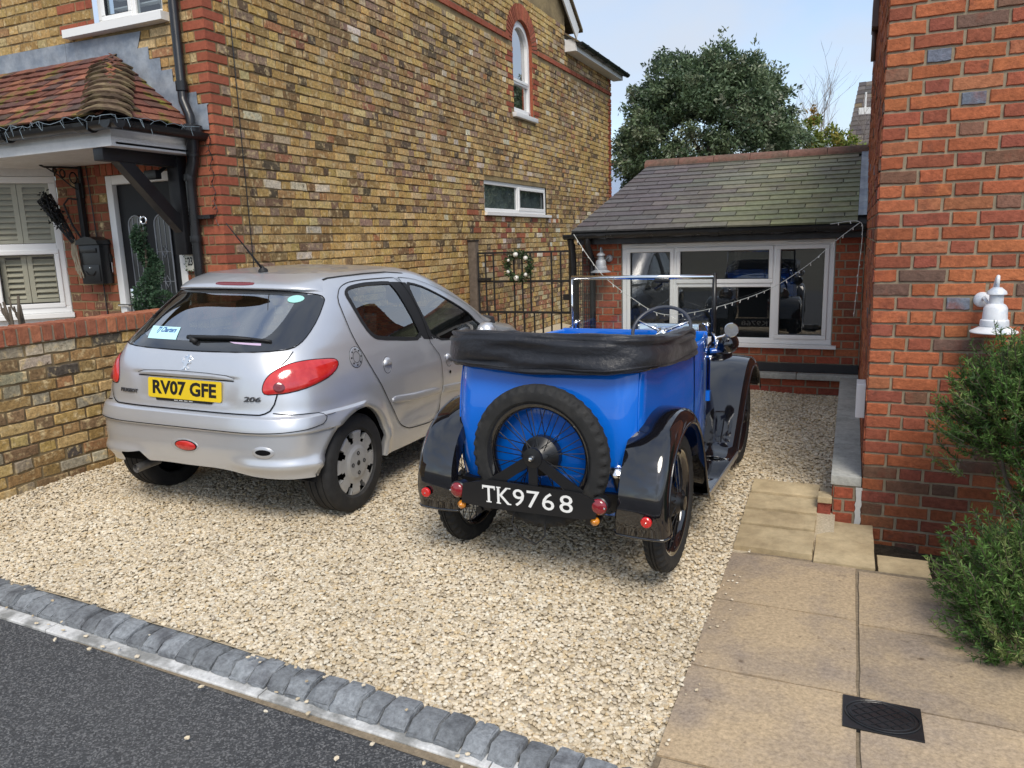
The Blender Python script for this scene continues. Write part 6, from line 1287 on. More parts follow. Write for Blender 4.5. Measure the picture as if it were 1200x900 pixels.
for (x, z) in ((-.352, .428), (.345, .436)):
    lm = MB(); lm.lathe([(0, -.05), (.036, -.048), (.041, -.01), (.041, .008), (.036, .012)], (x, -.452, z), (0, -1, 0), 24); lo_ = obj('tail_lamp', lm, M['satin'], vc, smooth=True, auto=40); le = MB(); le.lathe([(.036, .009), (.034, .020), (.022, .027), (0, .029)], (x, -.452, z), (0, -1, 0), 24); obj('lens', le, mat('ruby_lamp_glass', (.22, .008, .015), .12, coat=1., bump=.3, bscale=220, bdist=.002) if 'ruby_lamp_glass' not in bpy.data.materials else bpy.data.materials['ruby_lamp_glass'], lo_, smooth=True)
    sc2 = MB(); sc2.lathe([(.005, .02), (.004, .028), (0, .029)], (x+.030*(1 if x > 0 else -1), -.452, z), (0, -1, 0), 8); obj('lens_screw', sc2, M['chrome'], lo_)
for (x, z) in ((-.335, .357), (.325, .366)):
    lm = MB(); lm.lathe([(0, -.05), (.020, -.048), (.022, 0)], (x, -.455, z), (0, -1, 0), 18); lo_ = obj('indicator', lm, M['satin'], vc, smooth=True, auto=40); le = MB(); le.lathe([(.020, -.002), (.018, .012), (.007, .018), (.006, .022), (0, .022)], (x, -.455, z), (0, -1, 0), 18); obj('lens', le, M['amber'], lo_, smooth=True)
fu = MB(); fu.tube([(.375, -.20, .40), (.372, -.27, .47), (.378, -.325, .545)], [.024, .022, .021], 14); fuo = obj('fuel_filler', fu, M['satin'], vc, smooth=True, auto=40); fcap = MB(); ax_ = Vector((.05, -.45, .55)).normalized(); fcap.lathe([(0, -.005), (.029, -.005), (.031, .006), (.029, .016), (.012, .024), (0, .025)], (.379, -.33, .553), ax_, 22); obj('filler_cap', fcap, M['chrome'], fuo, smooth=True, auto=40)
# windscreen
wx0, wx1, wz0, wz1 = -.425, .476, .985, 1.318
gz = MB(); gz.box((wx0+.008, 1.198, wz0), (wx1-.008, 1.202, wz1-.006)); ws = obj('windscreen', gz, M['clearglass'], vc)
fr = MB(); fr.tube([(wx0, 1.2, wz1), (wx1, 1.2, wz1)], .0135, 12); fr.tube([(wx0, 1.2, wz0-.05), (wx0, 1.2, wz1)], .007, 10); obj('screen_rail', fr, M['chrome'], ws, smooth=True)
fr = MB(); fr.tube([(wx1+.004, 1.2, wz0-.08), (wx1+.004, 1.2, wz1+.022)], .013, 10); obj('screen_stanchion', fr, M['satin'], ws, smooth=True); fr = MB(); fr.tube([(wx0-.012, 1.2, wz0-.06), (wx0-.012, 1.2, wz0+.02)], .010, 8); obj('screen_stanchion', fr, M['satin'], ws, smooth=True)
wm = MB(); wm.bbox((.125, 1.165, 1.285), (.215, 1.19, 1.312), .008); wm.tube([(.17, 1.19, 1.28), (.12, 1.192, 1.25)], .006, 6); obj('wiper_motor', wm, M['satin'], ws, smooth=True, auto=40)
for x in (wx0+.03, wx1-.03): kn = MB(); kn.lathe([(0, 0), (.012, .0), (.014, .012), (.006, .02), (0, .02)], (x, 1.19, 1.03), (0, -1, 0), 12); kn.tube([(x, 1.185, 1.03), (x+.03*(1 if x < 0 else -1), 1.18, 1.045)], .004, 6); kn.tube([(x, 1.185, 1.05), (x, 1.185, 1.0)], .005, 6); obj('wing_nut', kn, M['chrome'], ws, smooth=True)
# steering wheel
swc = np.array([.235, .93, 1.03]); axv = Vector((0, -.72, .69)).normalized(); e1 = Vector((1, 0, 0)); e2 = axv.cross(e1); sw_ = MB(); sw_.tube([Vector(swc)+e1*(0.168*math.cos(a))+e2*(0.168*math.sin(a)) for a in np.linspace(0, 6.2832, 41)[:-1]], .0105, 10, closed=True)
swo = obj('steering_wheel', sw_, mat('dark_blue_grey_rim', (.05, .055, .07), .35), vc, smooth=True); s2 = MB()
for a in (.4, 2.74, 4.0, 5.42): s2.tube([Vector(swc)-axv*.02, Vector(swc)+e1*(0.168*math.cos(a))+e2*(0.168*math.sin(a))], [.010, .007], 6)
s2.lathe([(0, .0), (.03, 0), (.028, .02), (0, .025)], Vector(swc)-axv*.03, axv, 14); s2.tube([Vector(swc)-axv*.02, Vector(swc)-axv*.45], .014, 8); obj('spokes', s2, M['chrome'], swo, smooth=True)
# mirror, side lamp
mi = MB(); mi.lathe([(0, .012), (.040, .009), (.043, -.004), (.040, -.007)], (.580, 1.22, 1.003), (-.22, 1, 0), 24); mi.tube([(.575, 1.235, 1.0), (.53, 1.22, .965), (.47, 1.2, .95)], .006, 8); mio = obj('door_mirror', mi, M['chrome'], vc, smooth=True, auto=40); mg = MB(); mg.lathe([(.040, -.006), (0, -.0065)], (.580, 1.22, 1.003), (-.22, 1, 0), 24); obj('mirror_glass', mg, mat('mirror', (.92, .93, .94), .01, metal=1.), mio)
hn = MB(); hn.lathe([(0, -.07), (.045, -.06), (.062, -.01), (.064, .03), (.05, .06), (0, .075)], (.535, 1.34, .905), (.15, 1, 0), 20); hno = obj('side_lamp', hn, M['gloss'], vc, smooth=True); hb2 = MB(); hb2.tube([(.44, 1.30, .86), (.52, 1.33, .87)], .016, 8); obj('lamp_bracket', hb2, M['blue'], hno)
cp = MB(); cp.tube([(.478, 1.185, .99), (.50, 1.16, .96), (.505, 1.15, .90)], .008, 7); cp.tube([(.485, 1.17, .93), (.515, 1.15, .945), (.512, 1.13, .915)], .006, 6); obj('hood_clip', cp, M['chrome'], vc, smooth=True)
# ================================================================ wall lamps (barn style), one on each brick wall
def barn_lamp(name, label, base, Nn, h, R, m, arm_dx=0.0):
    """base: point on the wall behind the lamp, Nn: outward, h: full height, R: shade radius"""
    base = Vector(base); Nn = Vector(Nn); t = thing(name, label, 'wall lamp', tuple(base), group='barn style wall lamps'); up = Vector((0, 0, 1)); c = base+Nn*(R*1.18)
    pl = MB(); pl.lathe([(0, .028), (R*.30, .026), (R*.36, .012), (R*.38, 0)], base+Vector((arm_dx, 0, 0))+up*(h*.56), Nn, 24); obj('wall_plate', pl, m, t, smooth=True)
    ar = MB(); b0 = base+Vector((arm_dx, 0, 0))+Nn*.02+up*(h*.56); ar.tube([b0, b0+Nn*(R*.35)+up*(h*.06), lerp(b0, c, .55)+up*(h*.22), c+up*(h*.98)-Nn*(R*.25), c+up*(h*1.02), c+up*(h*.97)+Nn*.0, c+up*(h*.80)], R*.085, 10); obj('arm', ar, m, t, smooth=True)
    bd = MB(); bd.lathe([(0, h*.83), (R*.20, h*.82), (R*.40, h*.75), (R*.43, h*.70), (R*.30, h*.68), (R*.30, h*.53), (R*.42, h*.50), (R*.50, h*.45), (R*.53, h*.24), (R*.60, h*.22), (R*.62, h*.13), (R*.60, h*.11)], c, up, 32); obj('lamp_body', bd, m, t, smooth=True, auto=35)
    sh = MB(); sh.lathe([(R*.55, h*.115), (R*.62, h*.10), (R*.85, h*.045), (R*1.0, h*.02), (R*1.02, 0), (R*.99, -.004), (R*.84, h*.022), (R*.55, h*.07)], c, up, 40); obj('lamp_shade', sh, m, t, smooth=True, auto=50)
    return t
barn_lamp('wall_lamp', 'chalky white barn lamp on the orange red brick wall above the bush', (.672, YB, 1.025), (0, -1, 0), .272, .105, M['lampwhite'], -.045)
barn_lamp('wall_lamp', 'grey barn lamp on the outbuilding wall left of its window', (-2.445, YO, 1.195), (0, -1, 0), .25, .108, M['greymetal'], .055)
# ================================================================ iron gate, its posts and wreath
GY = 9.05
gp_ = thing('gate_post', 'weathered square timber post standing by the iron gate', 'post', (-4.545, GY, -.02)); pm_ = MB(); pm_.bbox((-4.605, GY-.05, -.1), (-4.495, GY+.05, 1.555), .006); obj('post', pm_, M['wood_old'], gp_, smooth=True, auto=40); cpm = MB(); cpm.box((-4.61, GY-.055, 1.556), (-4.49, GY+.055, 1.58)); obj('post_cap', cpm, M['blackwood'], gp_)
ig = thing('iron_gate', 'black wrought iron bar gate beside the timber post', 'gate', (-3.85, GY, -.02))
for z, h in ((1.405, .012), (1.038, .014), (.640, .014), (.12, .014)): r_ = MB(); r_.box((-4.49, GY-.012, z-h), (-3.19, GY+.012, z+h)); obj('rail', r_, M['iron'], ig)
for px_ in (560.4, 569.3, 579, 603.3, 613, 622.7, 647, 657.3, 667.2):
    x = lerp(-4.573, -3.209, (px_-553)/115); b_ = MB(); b_.tube([(x, GY, .64), (x, GY, 1.405)], .012, 8); obj('bar', b_, M['iron'], ig)
for px_ in (571, 582.7, 592.7, 602.7, 614, 626, 636, 646, 657):
    x = lerp(-4.573, -3.209, (px_-553)/115); b_ = MB(); b_.tube([(x, GY, .12), (x, GY, .64)], .012, 8); obj('bar', b_, M['iron'], ig)
lt = MB(); lt.box((-4.49, GY-.03, 1.055), (-4.30, GY-.008, 1.085)); obj('latch', lt, M['iron'], ig)
ip = thing('gate_pier', 'black iron pier holding the right side of the gate', 'post', (-3.15, GY, -.02)); q_ = MB(); q_.box((-3.19, GY-.04, -.1), (-3.11, GY+.04, 1.0)); q_.lathe([(.055, 0), (.07, .05), (.03, .07), (0, .08)], (-3.15, GY, 1.0), (0, 0, 1), 12); q_.box((-3.30, GY-.03, .80), (-3.14, GY+.03, .87)); obj('pier', q_, M['iron'], ip)
tl_ = thing('trellis_panel', 'black mesh trellis between the downpipes left of the outbuilding', 'trellis', (-2.66, 7.93, 0)); q_ = MB()
for x in np.linspace(-2.755, -2.60, 8): q_.box((x-.0025, 7.965, .0), (x+.0025, 7.97, 1.45))
for z in np.linspace(.05, 1.45, 40): q_.box((-2.755, 7.962, z-.002), (-2.60, 7.966, z+.002))
stuff(obj('mesh', q_, M['iron'], tl_)); q_ = MB(); q_.box((-2.80, 7.94, 0), (-2.765, 7.975, 1.5)); obj('frame', q_, M['blackwood'], tl_)
# leaves helper
def leafmesh(name, centres, dirs, size, cols, material, parent, aspect=.45, curl=.25, rnd=None):
    c = np.asarray(centres, float); n = len(c); d = np.asarray(dirs, float); d = d/np.linalg.norm(d, axis=1)[:, None]; r = RNG.normal(size=(n, 3)); w = np.cross(d, r); w /= np.linalg.norm(w, axis=1)[:, None]+1e-9; up = np.cross(w, d)
    s = (np.asarray(size)*RNG.uniform(.75, 1.25, n))[:, None]
    V = np.stack([c, c+d*s*.5+w*s*aspect*.5+up*s*curl*.1, c+d*s+up*s*-curl*.4, c+d*s*.5-w*s*aspect*.5+up*s*curl*.1], 1)-np.asarray(parent.location if parent else (0, 0, 0))[None, None]
    me = bpy.data.meshes.new(name); me.vertices.add(n*4); me.vertices.foreach_set('co', V.astype(np.float32).ravel()); me.loops.add(n*4); me.loops.foreach_set('vertex_index', np.arange(n*4, dtype=np.int32)); me.polygons.add(n); me.polygons.foreach_set('loop_start', np.arange(0, n*4, 4, dtype=np.int32)); me.polygons.foreach_set('loop_total', np.full(n, 4, np.int32)); me.update(calc_edges=True)
    col = np.ones((n, 4, 4), np.float32); col[:, :, :3] = np.asarray(cols, np.float32)[:, None, :]; at = me.color_attributes.new('tint', 'FLOAT_COLOR', 'POINT'); at.data.foreach_set('color', col.ravel()); me.materials.append(material); o = bpy.data.objects.new(name, me); link(o, parent); return o
def leafmat(name, rough=.45, spec=.5, tr=.25):
    m = mat(name, tint=True, rough=rough, spec=spec); t = m.node_tree; b = t.nodes['Principled BSDF']; o = t.nodes['Material Output']; x = t.nodes.new('ShaderNodeMixShader'); x.inputs[0].default_value = tr; tl = t.nodes.new('ShaderNodeBsdfTranslucent'); a = [n for n in t.nodes if n.type == 'ATTRIBUTE'][0]
    t.links.new(a.outputs['Color'], tl.inputs[0]); t.links.new(b.outputs[0], x.inputs[1]); t.links.new(tl.outputs[0], x.inputs[2]); t.links.new(x.outputs[0], o.inputs[0]); return m
M['leaf'] = leafmat('glossy_evergreen_leaf', .38); M['leaf2'] = leafmat('soft_leaf', .6, .3, .35); M['bark'] = mat('grey_brown_bark', (.10, .08, .06), .95, noise=.3, nscale=20, bump=.6, bscale=40); M['twig'] = mat('bare_twig_bark', (.24, .21, .19), .9, noise=.3, nscale=20)
def rndsph(n): v = RNG.normal(size=(n, 3)); return v/np.linalg.norm(v, axis=1)[:, None]
# wreath on the gate
wt = thing('wreath', 'green christmas wreath with white baubles hung on the iron gate', 'wreath', (-3.89, GY-.03, 1.23)); a = RNG.uniform(0, 6.283, 900); rr_w = RNG.normal(.150, .022, 900); cw = np.column_stack([-3.89+rr_w*np.cos(a), GY-.04+RNG.normal(0, .018, 900), 1.23+rr_w*np.sin(a)]); pal_w = np.array([(.05, .10, .035), (.09, .15, .06), (.035, .07, .03), (.20, .22, .15)]); leafmesh('foliage', cw, rndsph(900)+np.column_stack([np.cos(a)*.5, np.full(900, -.4), np.sin(a)*.5]), .055, pal_w[RNG.integers(0, 4, 900)]*RNG.uniform(.8, 1.2, (900, 1)), M['leaf2'], wt, .3)
wr2 = MB(); wr2.tube([(-3.89+.15*math.cos(q), GY-.03, 1.23+.15*math.sin(q)) for q in np.linspace(0, 6.283, 25)[:-1]], .016, 6, closed=True); obj('ring', wr2, M['bark'], wt)
for q, r_ in ((1.75, .034), (.75, .03), (3.6, .024), (4.55, .036), (5.5, .026), (2.6, .02)): b_ = MB(); b_.lathe([(r_*math.sin(u), -r_*math.cos(u)) for u in np.linspace(0, math.pi, 9)], (-3.89+.15*math.cos(q), GY-.075, 1.23+.15*math.sin(q)), (0, 0, 1), 14); obj('bauble', b_, mat('pearl_bauble', (.75, .74, .70), .25, coat=.5) if 'pearl_bauble' not in bpy.data.materials else bpy.data.materials['pearl_bauble'], wt, smooth=True)
# ================================================================ fairy lights across the outbuilding
M['lightwire'] = mat('clear_white_wire', (.62, .64, .62), .4); M['bulb'] = mat('clear_led_bulb', (.85, .85, .82), .2)
def light_string(name, label, pts, step=.075, hang=.03, parent=None, jitter=.01):
    P_ = [Vector(p) for p in pts]; dense = []
    for i in range(len(P_)-1):
        p0, p1, p2, p3 = P_[max(i-1, 0)], P_[i], P_[i+1], P_[min(i+2, len(P_)-1)]
        for k in range(6): t = k/6; dense.append(.5*((2*p1)+(p2-p0)*t+(2*p0-5*p1+4*p2-p3)*t*t+(3*p1-p0-3*p2+p3)*t**3))
    dense.append(P_[-1]); t_ = thing(name, label, 'fairy lights', tuple(P_[0])); m = MB(); m.tube(dense, .0032, 5); obj('cable', m, M['lightwire'], t_); b_ = MB(); L_ = 0; last = 0
    for a, b in zip(dense, dense[1:]):
        L_ += (b-a).length
        if L_-last > step: last = L_; d = Vector((random.uniform(-.4, .4), random.uniform(-.4, .4), -1)).normalized(); b_.tube([a, a+d*hang*random.uniform(.6, 1.2)], [.0035, .005], 5)
    stuff(obj('bulbs', b_, M['bulb'], t_)); return t_
light_string('fairy_lights', 'white fairy light string looped across the outbuilding window', [(.05, 7.74, 1.62), (-.16, 7.72, 1.45), (-.355, 7.72, 1.264), (-.691, 7.72, 1.033), (-1.128, 7.72, .867), (-1.548, 7.72, .772), (-1.811, 7.72, .784), (-2.08, 7.72, .941), (-2.355, 7.72, 1.146), (-2.539, 7.72, 1.37), (-2.70, 7.74, 1.60)])
light_string('fairy_lights', 'white fairy light strand hanging down the corner beside the orange brick house', [(-.2, 7.74, 1.615), (.04, 7.74, 1.63), (.075, 7.75, 1.50), (.06, 7.8, 1.2), (.05, 7.85, .95), (.04, 7.88, .75)])
il = thing('icicle_lights', 'tangled white icicle lights along the black canopy gutter', 'fairy lights', (-5.8, 3.86, 2.46)); m = MB()
run = [(-7.0+i*.06, 3.853+random.uniform(-.012, .006), 2.475+random.uniform(-.022, .022)) for i in range(39)]+[(-4.672+random.uniform(-.006, .012), 3.87+i*.06, 2.475+random.uniform(-.02, .025)) for i in range(14)]; m.tube(run, .0018, 4)
for p in run:
    for q in range(2):
        if random.random() < .5: e = Vector(p)+Vector((random.uniform(-.05, .05), random.uniform(-.02, .012), -random.uniform(.02, .09))); mid_ = (Vector(p)+e)/2+Vector((random.uniform(-.03, .03), -.01, .02)); m.tube([p, mid_, e], .0016, 4)
stuff(obj('wires', m, mat('pale_blue_white_wire', (.22, .28, .32), .4), il))
# dark cluster of wires by the quoin
dw = thing('light_cable', 'dark tangled light cable hanging by the red quoin below the gutter', 'cable', (-4.66, 4.70, 2.40)); m = MB(); m.tube([(-4.66+.015*math.sin(i*1.3), 4.735-.0*i, 2.44-i*.028) for i in range(26)], .003, 4)
for i in range(26): p = Vector((-4.66+.015*math.sin(i*1.3), 4.735, 2.44-i*.028)); m.tube([p, p+Vector((random.uniform(-.03, .035), -.01, random.uniform(-.03, .01)))], .0028, 4)
obj('cable', m, M['black'], dw)
# ================================================================ things by the front door
mbx_ = thing('letterbox', 'black wall letterbox left of the front door', 'letterbox', (-6.05, 4.74, 1.27)); m = MB(); m.bbox((-6.185, 4.635, 1.29), (-5.925, 4.745, 1.63), .008); lb = obj('box', m, M['satin'], mbx_, smooth=True, auto=40); m = MB(); m.prism([(-6.195, 1.63), (-5.915, 1.63), (-5.93, 1.665), (-6.0, 1.69), (-6.055, 1.697), (-6.11, 1.69), (-6.18, 1.665)], lambda u, v, t: (u, t, v), 4.615, 4.748); obj('hood', m, M['satin'], mbx_, fixn=True)
m = MB(); m.bbox((-6.15, 4.625, 1.56), (-5.96, 4.637, 1.60), .003); m.bbox((-6.165, 4.628, 1.315), (-5.945, 4.637, 1.455), .003); obj('flap', m, M['satin'], mbx_, smooth=True, auto=40); m = MB(); m.tube([(-6.12, 4.626, 1.40), (-6.09, 4.622, 1.37), (-6.02, 4.622, 1.37), (-5.99, 4.626, 1.40)], .006, 6); obj('relief', m, M['satin'], mbx_); m = MB(); m.lathe([(.009, 0), (.008, .006), (0, .007)], (-6.055, 4.628, 1.43), (0, -1, 0), 10); obj('lock', m, M['chrome'], mbx_)
db_ = thing('doorbell', 'small white door bell push beside the black letterbox', 'doorbell', (-5.965, 4.74, 1.44)); m = MB(); m.bbox((-6.0, 4.715, 1.385), (-5.925, 4.748, 1.475), .005); obj('push_box', m, M['white'], db_, smooth=True, auto=40); m = MB(); m.lathe([(.014, 0), (.012, .004), (0, .005)], (-5.9625, 4.715, 1.43), (0, -1, 0), 12); obj('button', m, M['greymetal'], db_); m = MB(); m.box((-6.01, 4.72, 1.477), (-5.92, 4.748, 1.545)); obj('bracket', m, M['satin'], db_)
np_ = thing('house_number_plaque', 'white house number plaque reading 23 beside the black downpipe', 'house number', (-4.97, 4.74, 1.46)); m = MB(); m.bbox((-5.056, 4.735, 1.385), (-4.90, 4.747, 1.54), .004); obj('tile', m, mat('cream_glazed_tile', (.66, .66, .58), .25, coat=.4), np_, smooth=True, auto=40)
v_, f_ = text_mesh('23', .085, .002, .001); m = MB(); m.add([(-4.995+x*.70, 4.733-z, 1.462+y*1.1) for x, y, z in v_], f_); obj('numerals', m, M['ink'], np_); lf = [];
for k in range(44): t = k/44*4; sd = int(t); f__ = t-sd; p = [(-5.052+.148*f__, 1.39), (-4.904, 1.39+.145*f__), (-4.904-.148*f__, 1.535), (-5.052, 1.535-.145*f__)][sd]; lf.append((p[0], 4.732, p[1]))
lf = np.array(lf); leafmesh('leaf_border', lf, rndsph(len(lf))*np.array([1, .15, 1]), .022, np.tile(np.array([[.06, .12, .05]]), (len(lf), 1))*RNG.uniform(.6, 1.6, (len(lf), 1)), M['leaf2'], np_)
fl_ = thing('security_light', 'small black security light under the canopy by its post', 'security light', (-5.02, 4.66, 2.27)); m = MB(); m.bbox((-5.20, 4.55, 2.12), (-5.07, 4.61, 2.19), .008); m.tube([(-5.09, 4.60, 2.17), (-5.07, 4.66, 2.22), (-5.07, 4.745, 2.22)], .016, 8); obj('lamp_head', m, M['satin'], fl_, smooth=True, auto=40)
# scrolled bracket and torch shaped planter
sb2 = thing('hanging_bracket', 'black scrolled iron bracket on the brick pier by the bay', 'bracket', (-6.17, 4.73, 2.2)); m = MB(); m.bbox((-6.185, 4.725, 2.03), (-6.155, 4.747, 2.30), .004); m.tube([(-6.17, 4.73, 2.285), (-6.22, 4.62, 2.287), (-6.29, 4.50, 2.285), (-6.305, 4.475, 2.30), (-6.30, 4.465, 2.315)], .009, 6)
for (cx_, cy_, cz_, r_) in ((-6.19, 4.68, 2.20, .045), (-6.225, 4.61, 2.235, .032), (-6.25, 4.56, 2.258, .02)): m.tube([(cx_-.35*r_*math.cos(a), cy_+r_*math.cos(a), cz_+r_*math.sin(a)) for a in np.linspace(0, 6.9, 20)], .006, 5)
m.tube([(-6.17, 4.73, 2.08), (-6.20, 4.66, 2.13), (-6.24, 4.58, 2.22), (-6.28, 4.51, 2.28)], .006, 5); obj('scrollwork', m, M['iron'], sb2)
tp = thing('torch_planter', 'black wire torch shaped wall planter with dried stems below the scrolled bracket', 'planter', (-6.2, 4.62, 1.7)); m = MB(); m.bbox((-6.215, 4.70, 1.60), (-6.165, 4.745, 2.16), .006); m.tube([(-6.20, 4.70, 2.02), (-6.26, 4.66, 2.03), (-6.30, 4.64, 1.98), (-6.25, 4.66, 1.80), (-6.21, 4.70, 1.68)], .009, 7); obj('back_bar', m, M['iron'], tp)
m = MB(); ax0, ax1 = Vector((-6.24, 4.64, 1.66)), Vector((-6.43, 4.56, 2.04))
for k in range(16):
    pts = []; a0 = k/16*6.283
    for t in np.linspace(0, 1, 12): c = ax0.lerp(ax1, t); r_ = .022+.045*t; a = a0+t*2.4*(1 if k % 2 else -1); pts.append(c+Vector((r_*math.cos(a)*.7, r_*math.cos(a)*-.6, 0))*1+Vector((0, 0, r_*math.sin(a)*.5))+Vector((r_*.3*math.sin(a), r_*.8*math.sin(a), 0)))
    m.tube(pts, .0045, 5)
for t in (0, .3, .6, .85, 1): c = ax0.lerp(ax1, t); r_ = .022+.045*t; m.tube([c+Vector((r_*math.cos(a)*.7+r_*.3*math.sin(a), -r_*.6*math.cos(a)+.8*r_*math.sin(a), r_*.5*math.sin(a))) for a in np.linspace(0, 6.283, 15)[:-1]], .004, 5, closed=True)
obj('wire_cone', m, M['iron'], tp); m = MB()
for k in range(9): m.tube([(-6.24+random.uniform(-.02, .02), 4.64, 1.68), (-6.22+random.uniform(-.04, .04), 4.62, 1.55), (-6.20+random.uniform(-.03, .06), 4.62, 1.42-random.uniform(0, .08))], .004, 4)
obj('dried_stems', m, mat('dried_stem', (.30, .26, .19), .9), tp); n = 500; tt = RNG.uniform(.45, 1.02, n); cc_ = np.array([tuple(ax0.lerp(ax1, float(t))) for t in tt])+RNG.normal(0, .024, (n, 3)); leafmesh('dark_filling', cc_, rndsph(n), .035, np.tile(np.array([[.02, .022, .02]]), (n, 1)), M['leaf2'], tp)['kind'] = 'stuff'
bs_ = thing('bare_shrub', 'bare pruned brown stems behind the low wall beside the bay window', 'shrub', (-5.55, 3.6, .0)); m = MB()
for (x, y, h, lx) in ((-5.60, 3.60, 1.19, -.02), (-5.52, 3.58, 1.27, .05), (-5.66, 3.64, 1.22, -.08), (-5.50, 3.62, 1.20, -.03)):
    m.tube([(x, y, .0), (x+.02, y, .6), (x+lx*.5, y, h-.15), (x+lx, y, h)], [.016, .014, .012, .009], 7); m.tube([(x+lx*.5, y, h-.15), (x+lx*.5-.07, y, h-.08), (x+lx*.5-.08, y, h-.01)], [.009, .007, .006], 6)
obj('stems', m, M['bark'], bs_, smooth=True)
# spiral topiary in its pot
tpz = thing('topiary', 'spiral clipped box topiary with curled metal finial before the front door', 'topiary', (-5.13, 4.42, .02)); m = MB(); m.lathe([(0, .02), (.14, .02), (.19, .40), (.205, .42), (.18, .42), (.17, .38), (0, .38)], (-5.13, 4.42, 0), (0, 0, 1), 24); obj('pot', m, mat('dark_glazed_pot', (.03, .035, .04), .3), tpz, smooth=True, auto=40)
m = MB(); m.tube([(-5.13, 4.42, .35), (-5.13, 4.42, 1.72)], .013, 8); obj('stem', m, M['bark'], tpz); n = 5200; t = RNG.uniform(0, 1, n)**.8; ang = t*2*math.pi*2.6+1.2; zc_ = .50+t*1.22; rad = (.15*(1-t*.62)); off = np.column_stack([np.cos(ang), np.sin(ang), np.zeros(n)])*rad[:, None]*.62; sph = rndsph(n); cc_ = np.column_stack([np.full(n, -5.13), np.full(n, 4.42), zc_])+off+sph*(rad*.78)[:, None]*RNG.uniform(.75, 1, n)[:, None]
n2 = 800; s2_ = rndsph(n2); cc2 = np.array([-4.985, 4.40, 1.16])+s2_*.085*RNG.uniform(.8, 1, n2)[:, None]; pal_t = np.array([(.045, .095, .05), (.06, .12, .065), (.035, .075, .04), (.085, .14, .085)])
leafmesh('foliage', np.vstack([cc_, cc2]), np.vstack([sph+rndsph(n)*.6, s2_+rndsph(n2)*.6]), .026, pal_t[RNG.integers(0, 4, n+n2)]*RNG.uniform(.8, 1.25, (n+n2, 1)), M['leaf2'], tpz, .6)
m = MB(); m.tube([(-5.13, 4.42, 1.70), (-5.14, 4.41, 1.78), (-5.12, 4.41, 1.815)]+[(-5.095+.028*math.cos(a)*(1-a/12), 4.41, 1.80+.028*math.sin(a)*(1-a/12)) for a in np.linspace(2.4, -4.0, 16)], .007, 7); obj('finial', m, M['chrome'], tpz, smooth=True)
# ================================================================ rosemary bush by the red wall
ro_ = thing('rosemary_bush', 'straggly green rosemary bush growing against the orange red brick wall', 'bush', (.8, 3.9, -.2))
stm = MB(); NC, ND, NCOL = [], [], []; palr = np.array([(.075, .145, .035), (.095, .175, .045), (.055, .11, .03), (.13, .20, .06), (.17, .21, .075), (.045, .085, .03)])
blobs = [((.76, 4.10, .68), (.23, .24, .26), 480), ((1.02, 4.08, .70), (.30, .30, .32), 420), ((1.15, 4.0, .35), (.35, .35, .42), 200), ((.92, 3.95, .36), (.18, .26, .22), 150), ((.74, 3.52, .06), (.27, .30, .22), 330), ((1.05, 3.55, .12), (.35, .40, .32), 260), ((.68, 3.28, -.06), (.18, .16, .11), 110), ((.70, 4.25, .88), (.08, .1, .08), 20), ((.92, 4.1, .92), (.14, .14, .08), 40)]
def sprig(p0, d0, Ln, nl, ls=.027):
    p = np.array(p0, float); d = np.array(d0, float)/np.linalg.norm(d0); pts = [p.copy()]; k = 7
    for i in range(k): d = d+np.array([0, 0, .10])+RNG.normal(0, .08, 3); d /= np.linalg.norm(d); p = p+d*Ln/k; pts.append(p.copy())
    stm.tube(pts, [.0022]*k+[.001], 3, caps=False); pts = np.array(pts); t = RNG.uniform(.05, 1, nl)*k; i = np.minimum(t.astype(int), k-1); f = (t-i)[:, None]; q = pts[i]*(1-f)+pts[i+1]*f; dd = pts[i+1]-pts[i]; dd /= np.linalg.norm(dd, axis=1)[:, None]; NC.append(q); ND.append(dd*.75+rndsph(nl)*.75); b = palr[RNG.choice(6, p=[.28, .22, .2, .14, .08, .08])]; NCOL.append(np.tile(b, (nl, 1))*RNG.uniform(.75, 1.3, (nl, 1)))
for c, r, n in blobs:
    for _ in range(n):
        s = rndsph(1)[0]; s[0] = s[0]-.25 if RNG.random() < .5 else s[0]; pr_ = np.array(c)+s*np.array(r)*RNG.uniform(.35, .95); sprig(pr_, s*np.array([1, 1, .6])+np.array([-.12, -.15, .55]), RNG.uniform(.09, .19), 40)
for (p0, d0, L_) in (((.66, 3.62, -.02), (-1, .1, .22), .34), ((.62, 3.55, -.06), (-1, .3, .05), .28), ((.6, 3.42, -.08), (-1, -.2, .0), .22), ((.60, 4.1, .62), (-1, -.1, .4), .24), ((.55, 4.05, .55), (-1, -.1, .2), .2), ((.66, 4.1, .80), (-.6, 0, 1), .18), ((.56, 4.15, .35), (-1, 0, .3), .18), ((.58, 4.2, .76), (-.3, 0, 1), .14), ((.78, 4.2, .88), (-.1, 0, 1), .14)):
    for _ in range(4): sprig(np.array(p0)+RNG.normal(0, .03, 3), np.array(d0)+RNG.normal(0, .15, 3), L_*RNG.uniform(.7, 1.1), 46)
leafmesh('foliage', np.vstack(NC), np.vstack(ND), .028, np.vstack(NCOL)*1.5, M['leaf2'], ro_, .19, .3); obj('twigs', stm, M['bark'], ro_); m = MB()
for (x0, y0, x1, y1, z1) in ((.85, 3.9, .66, 4.05, .6), (.9, 3.85, .92, 4.1, .8), (.82, 3.7, .70, 3.4, .05), (.95, 3.8, 1.1, 3.6, .2), (.9, 4.0, .78, 3.95, .42), (.88, 3.8, .62, 3.55, -.06)): m.tube([(x0, y0, -.25), (lerp(x0, x1, .3)+.03, lerp(y0, y1, .3), lerp(-.2, z1, .4)), (lerp(x0, x1, .7)-.02, lerp(y0, y1, .7), lerp(-.2, z1, .75)), (x1, y1, z1)], [.018, .014, .009, .005], 7)
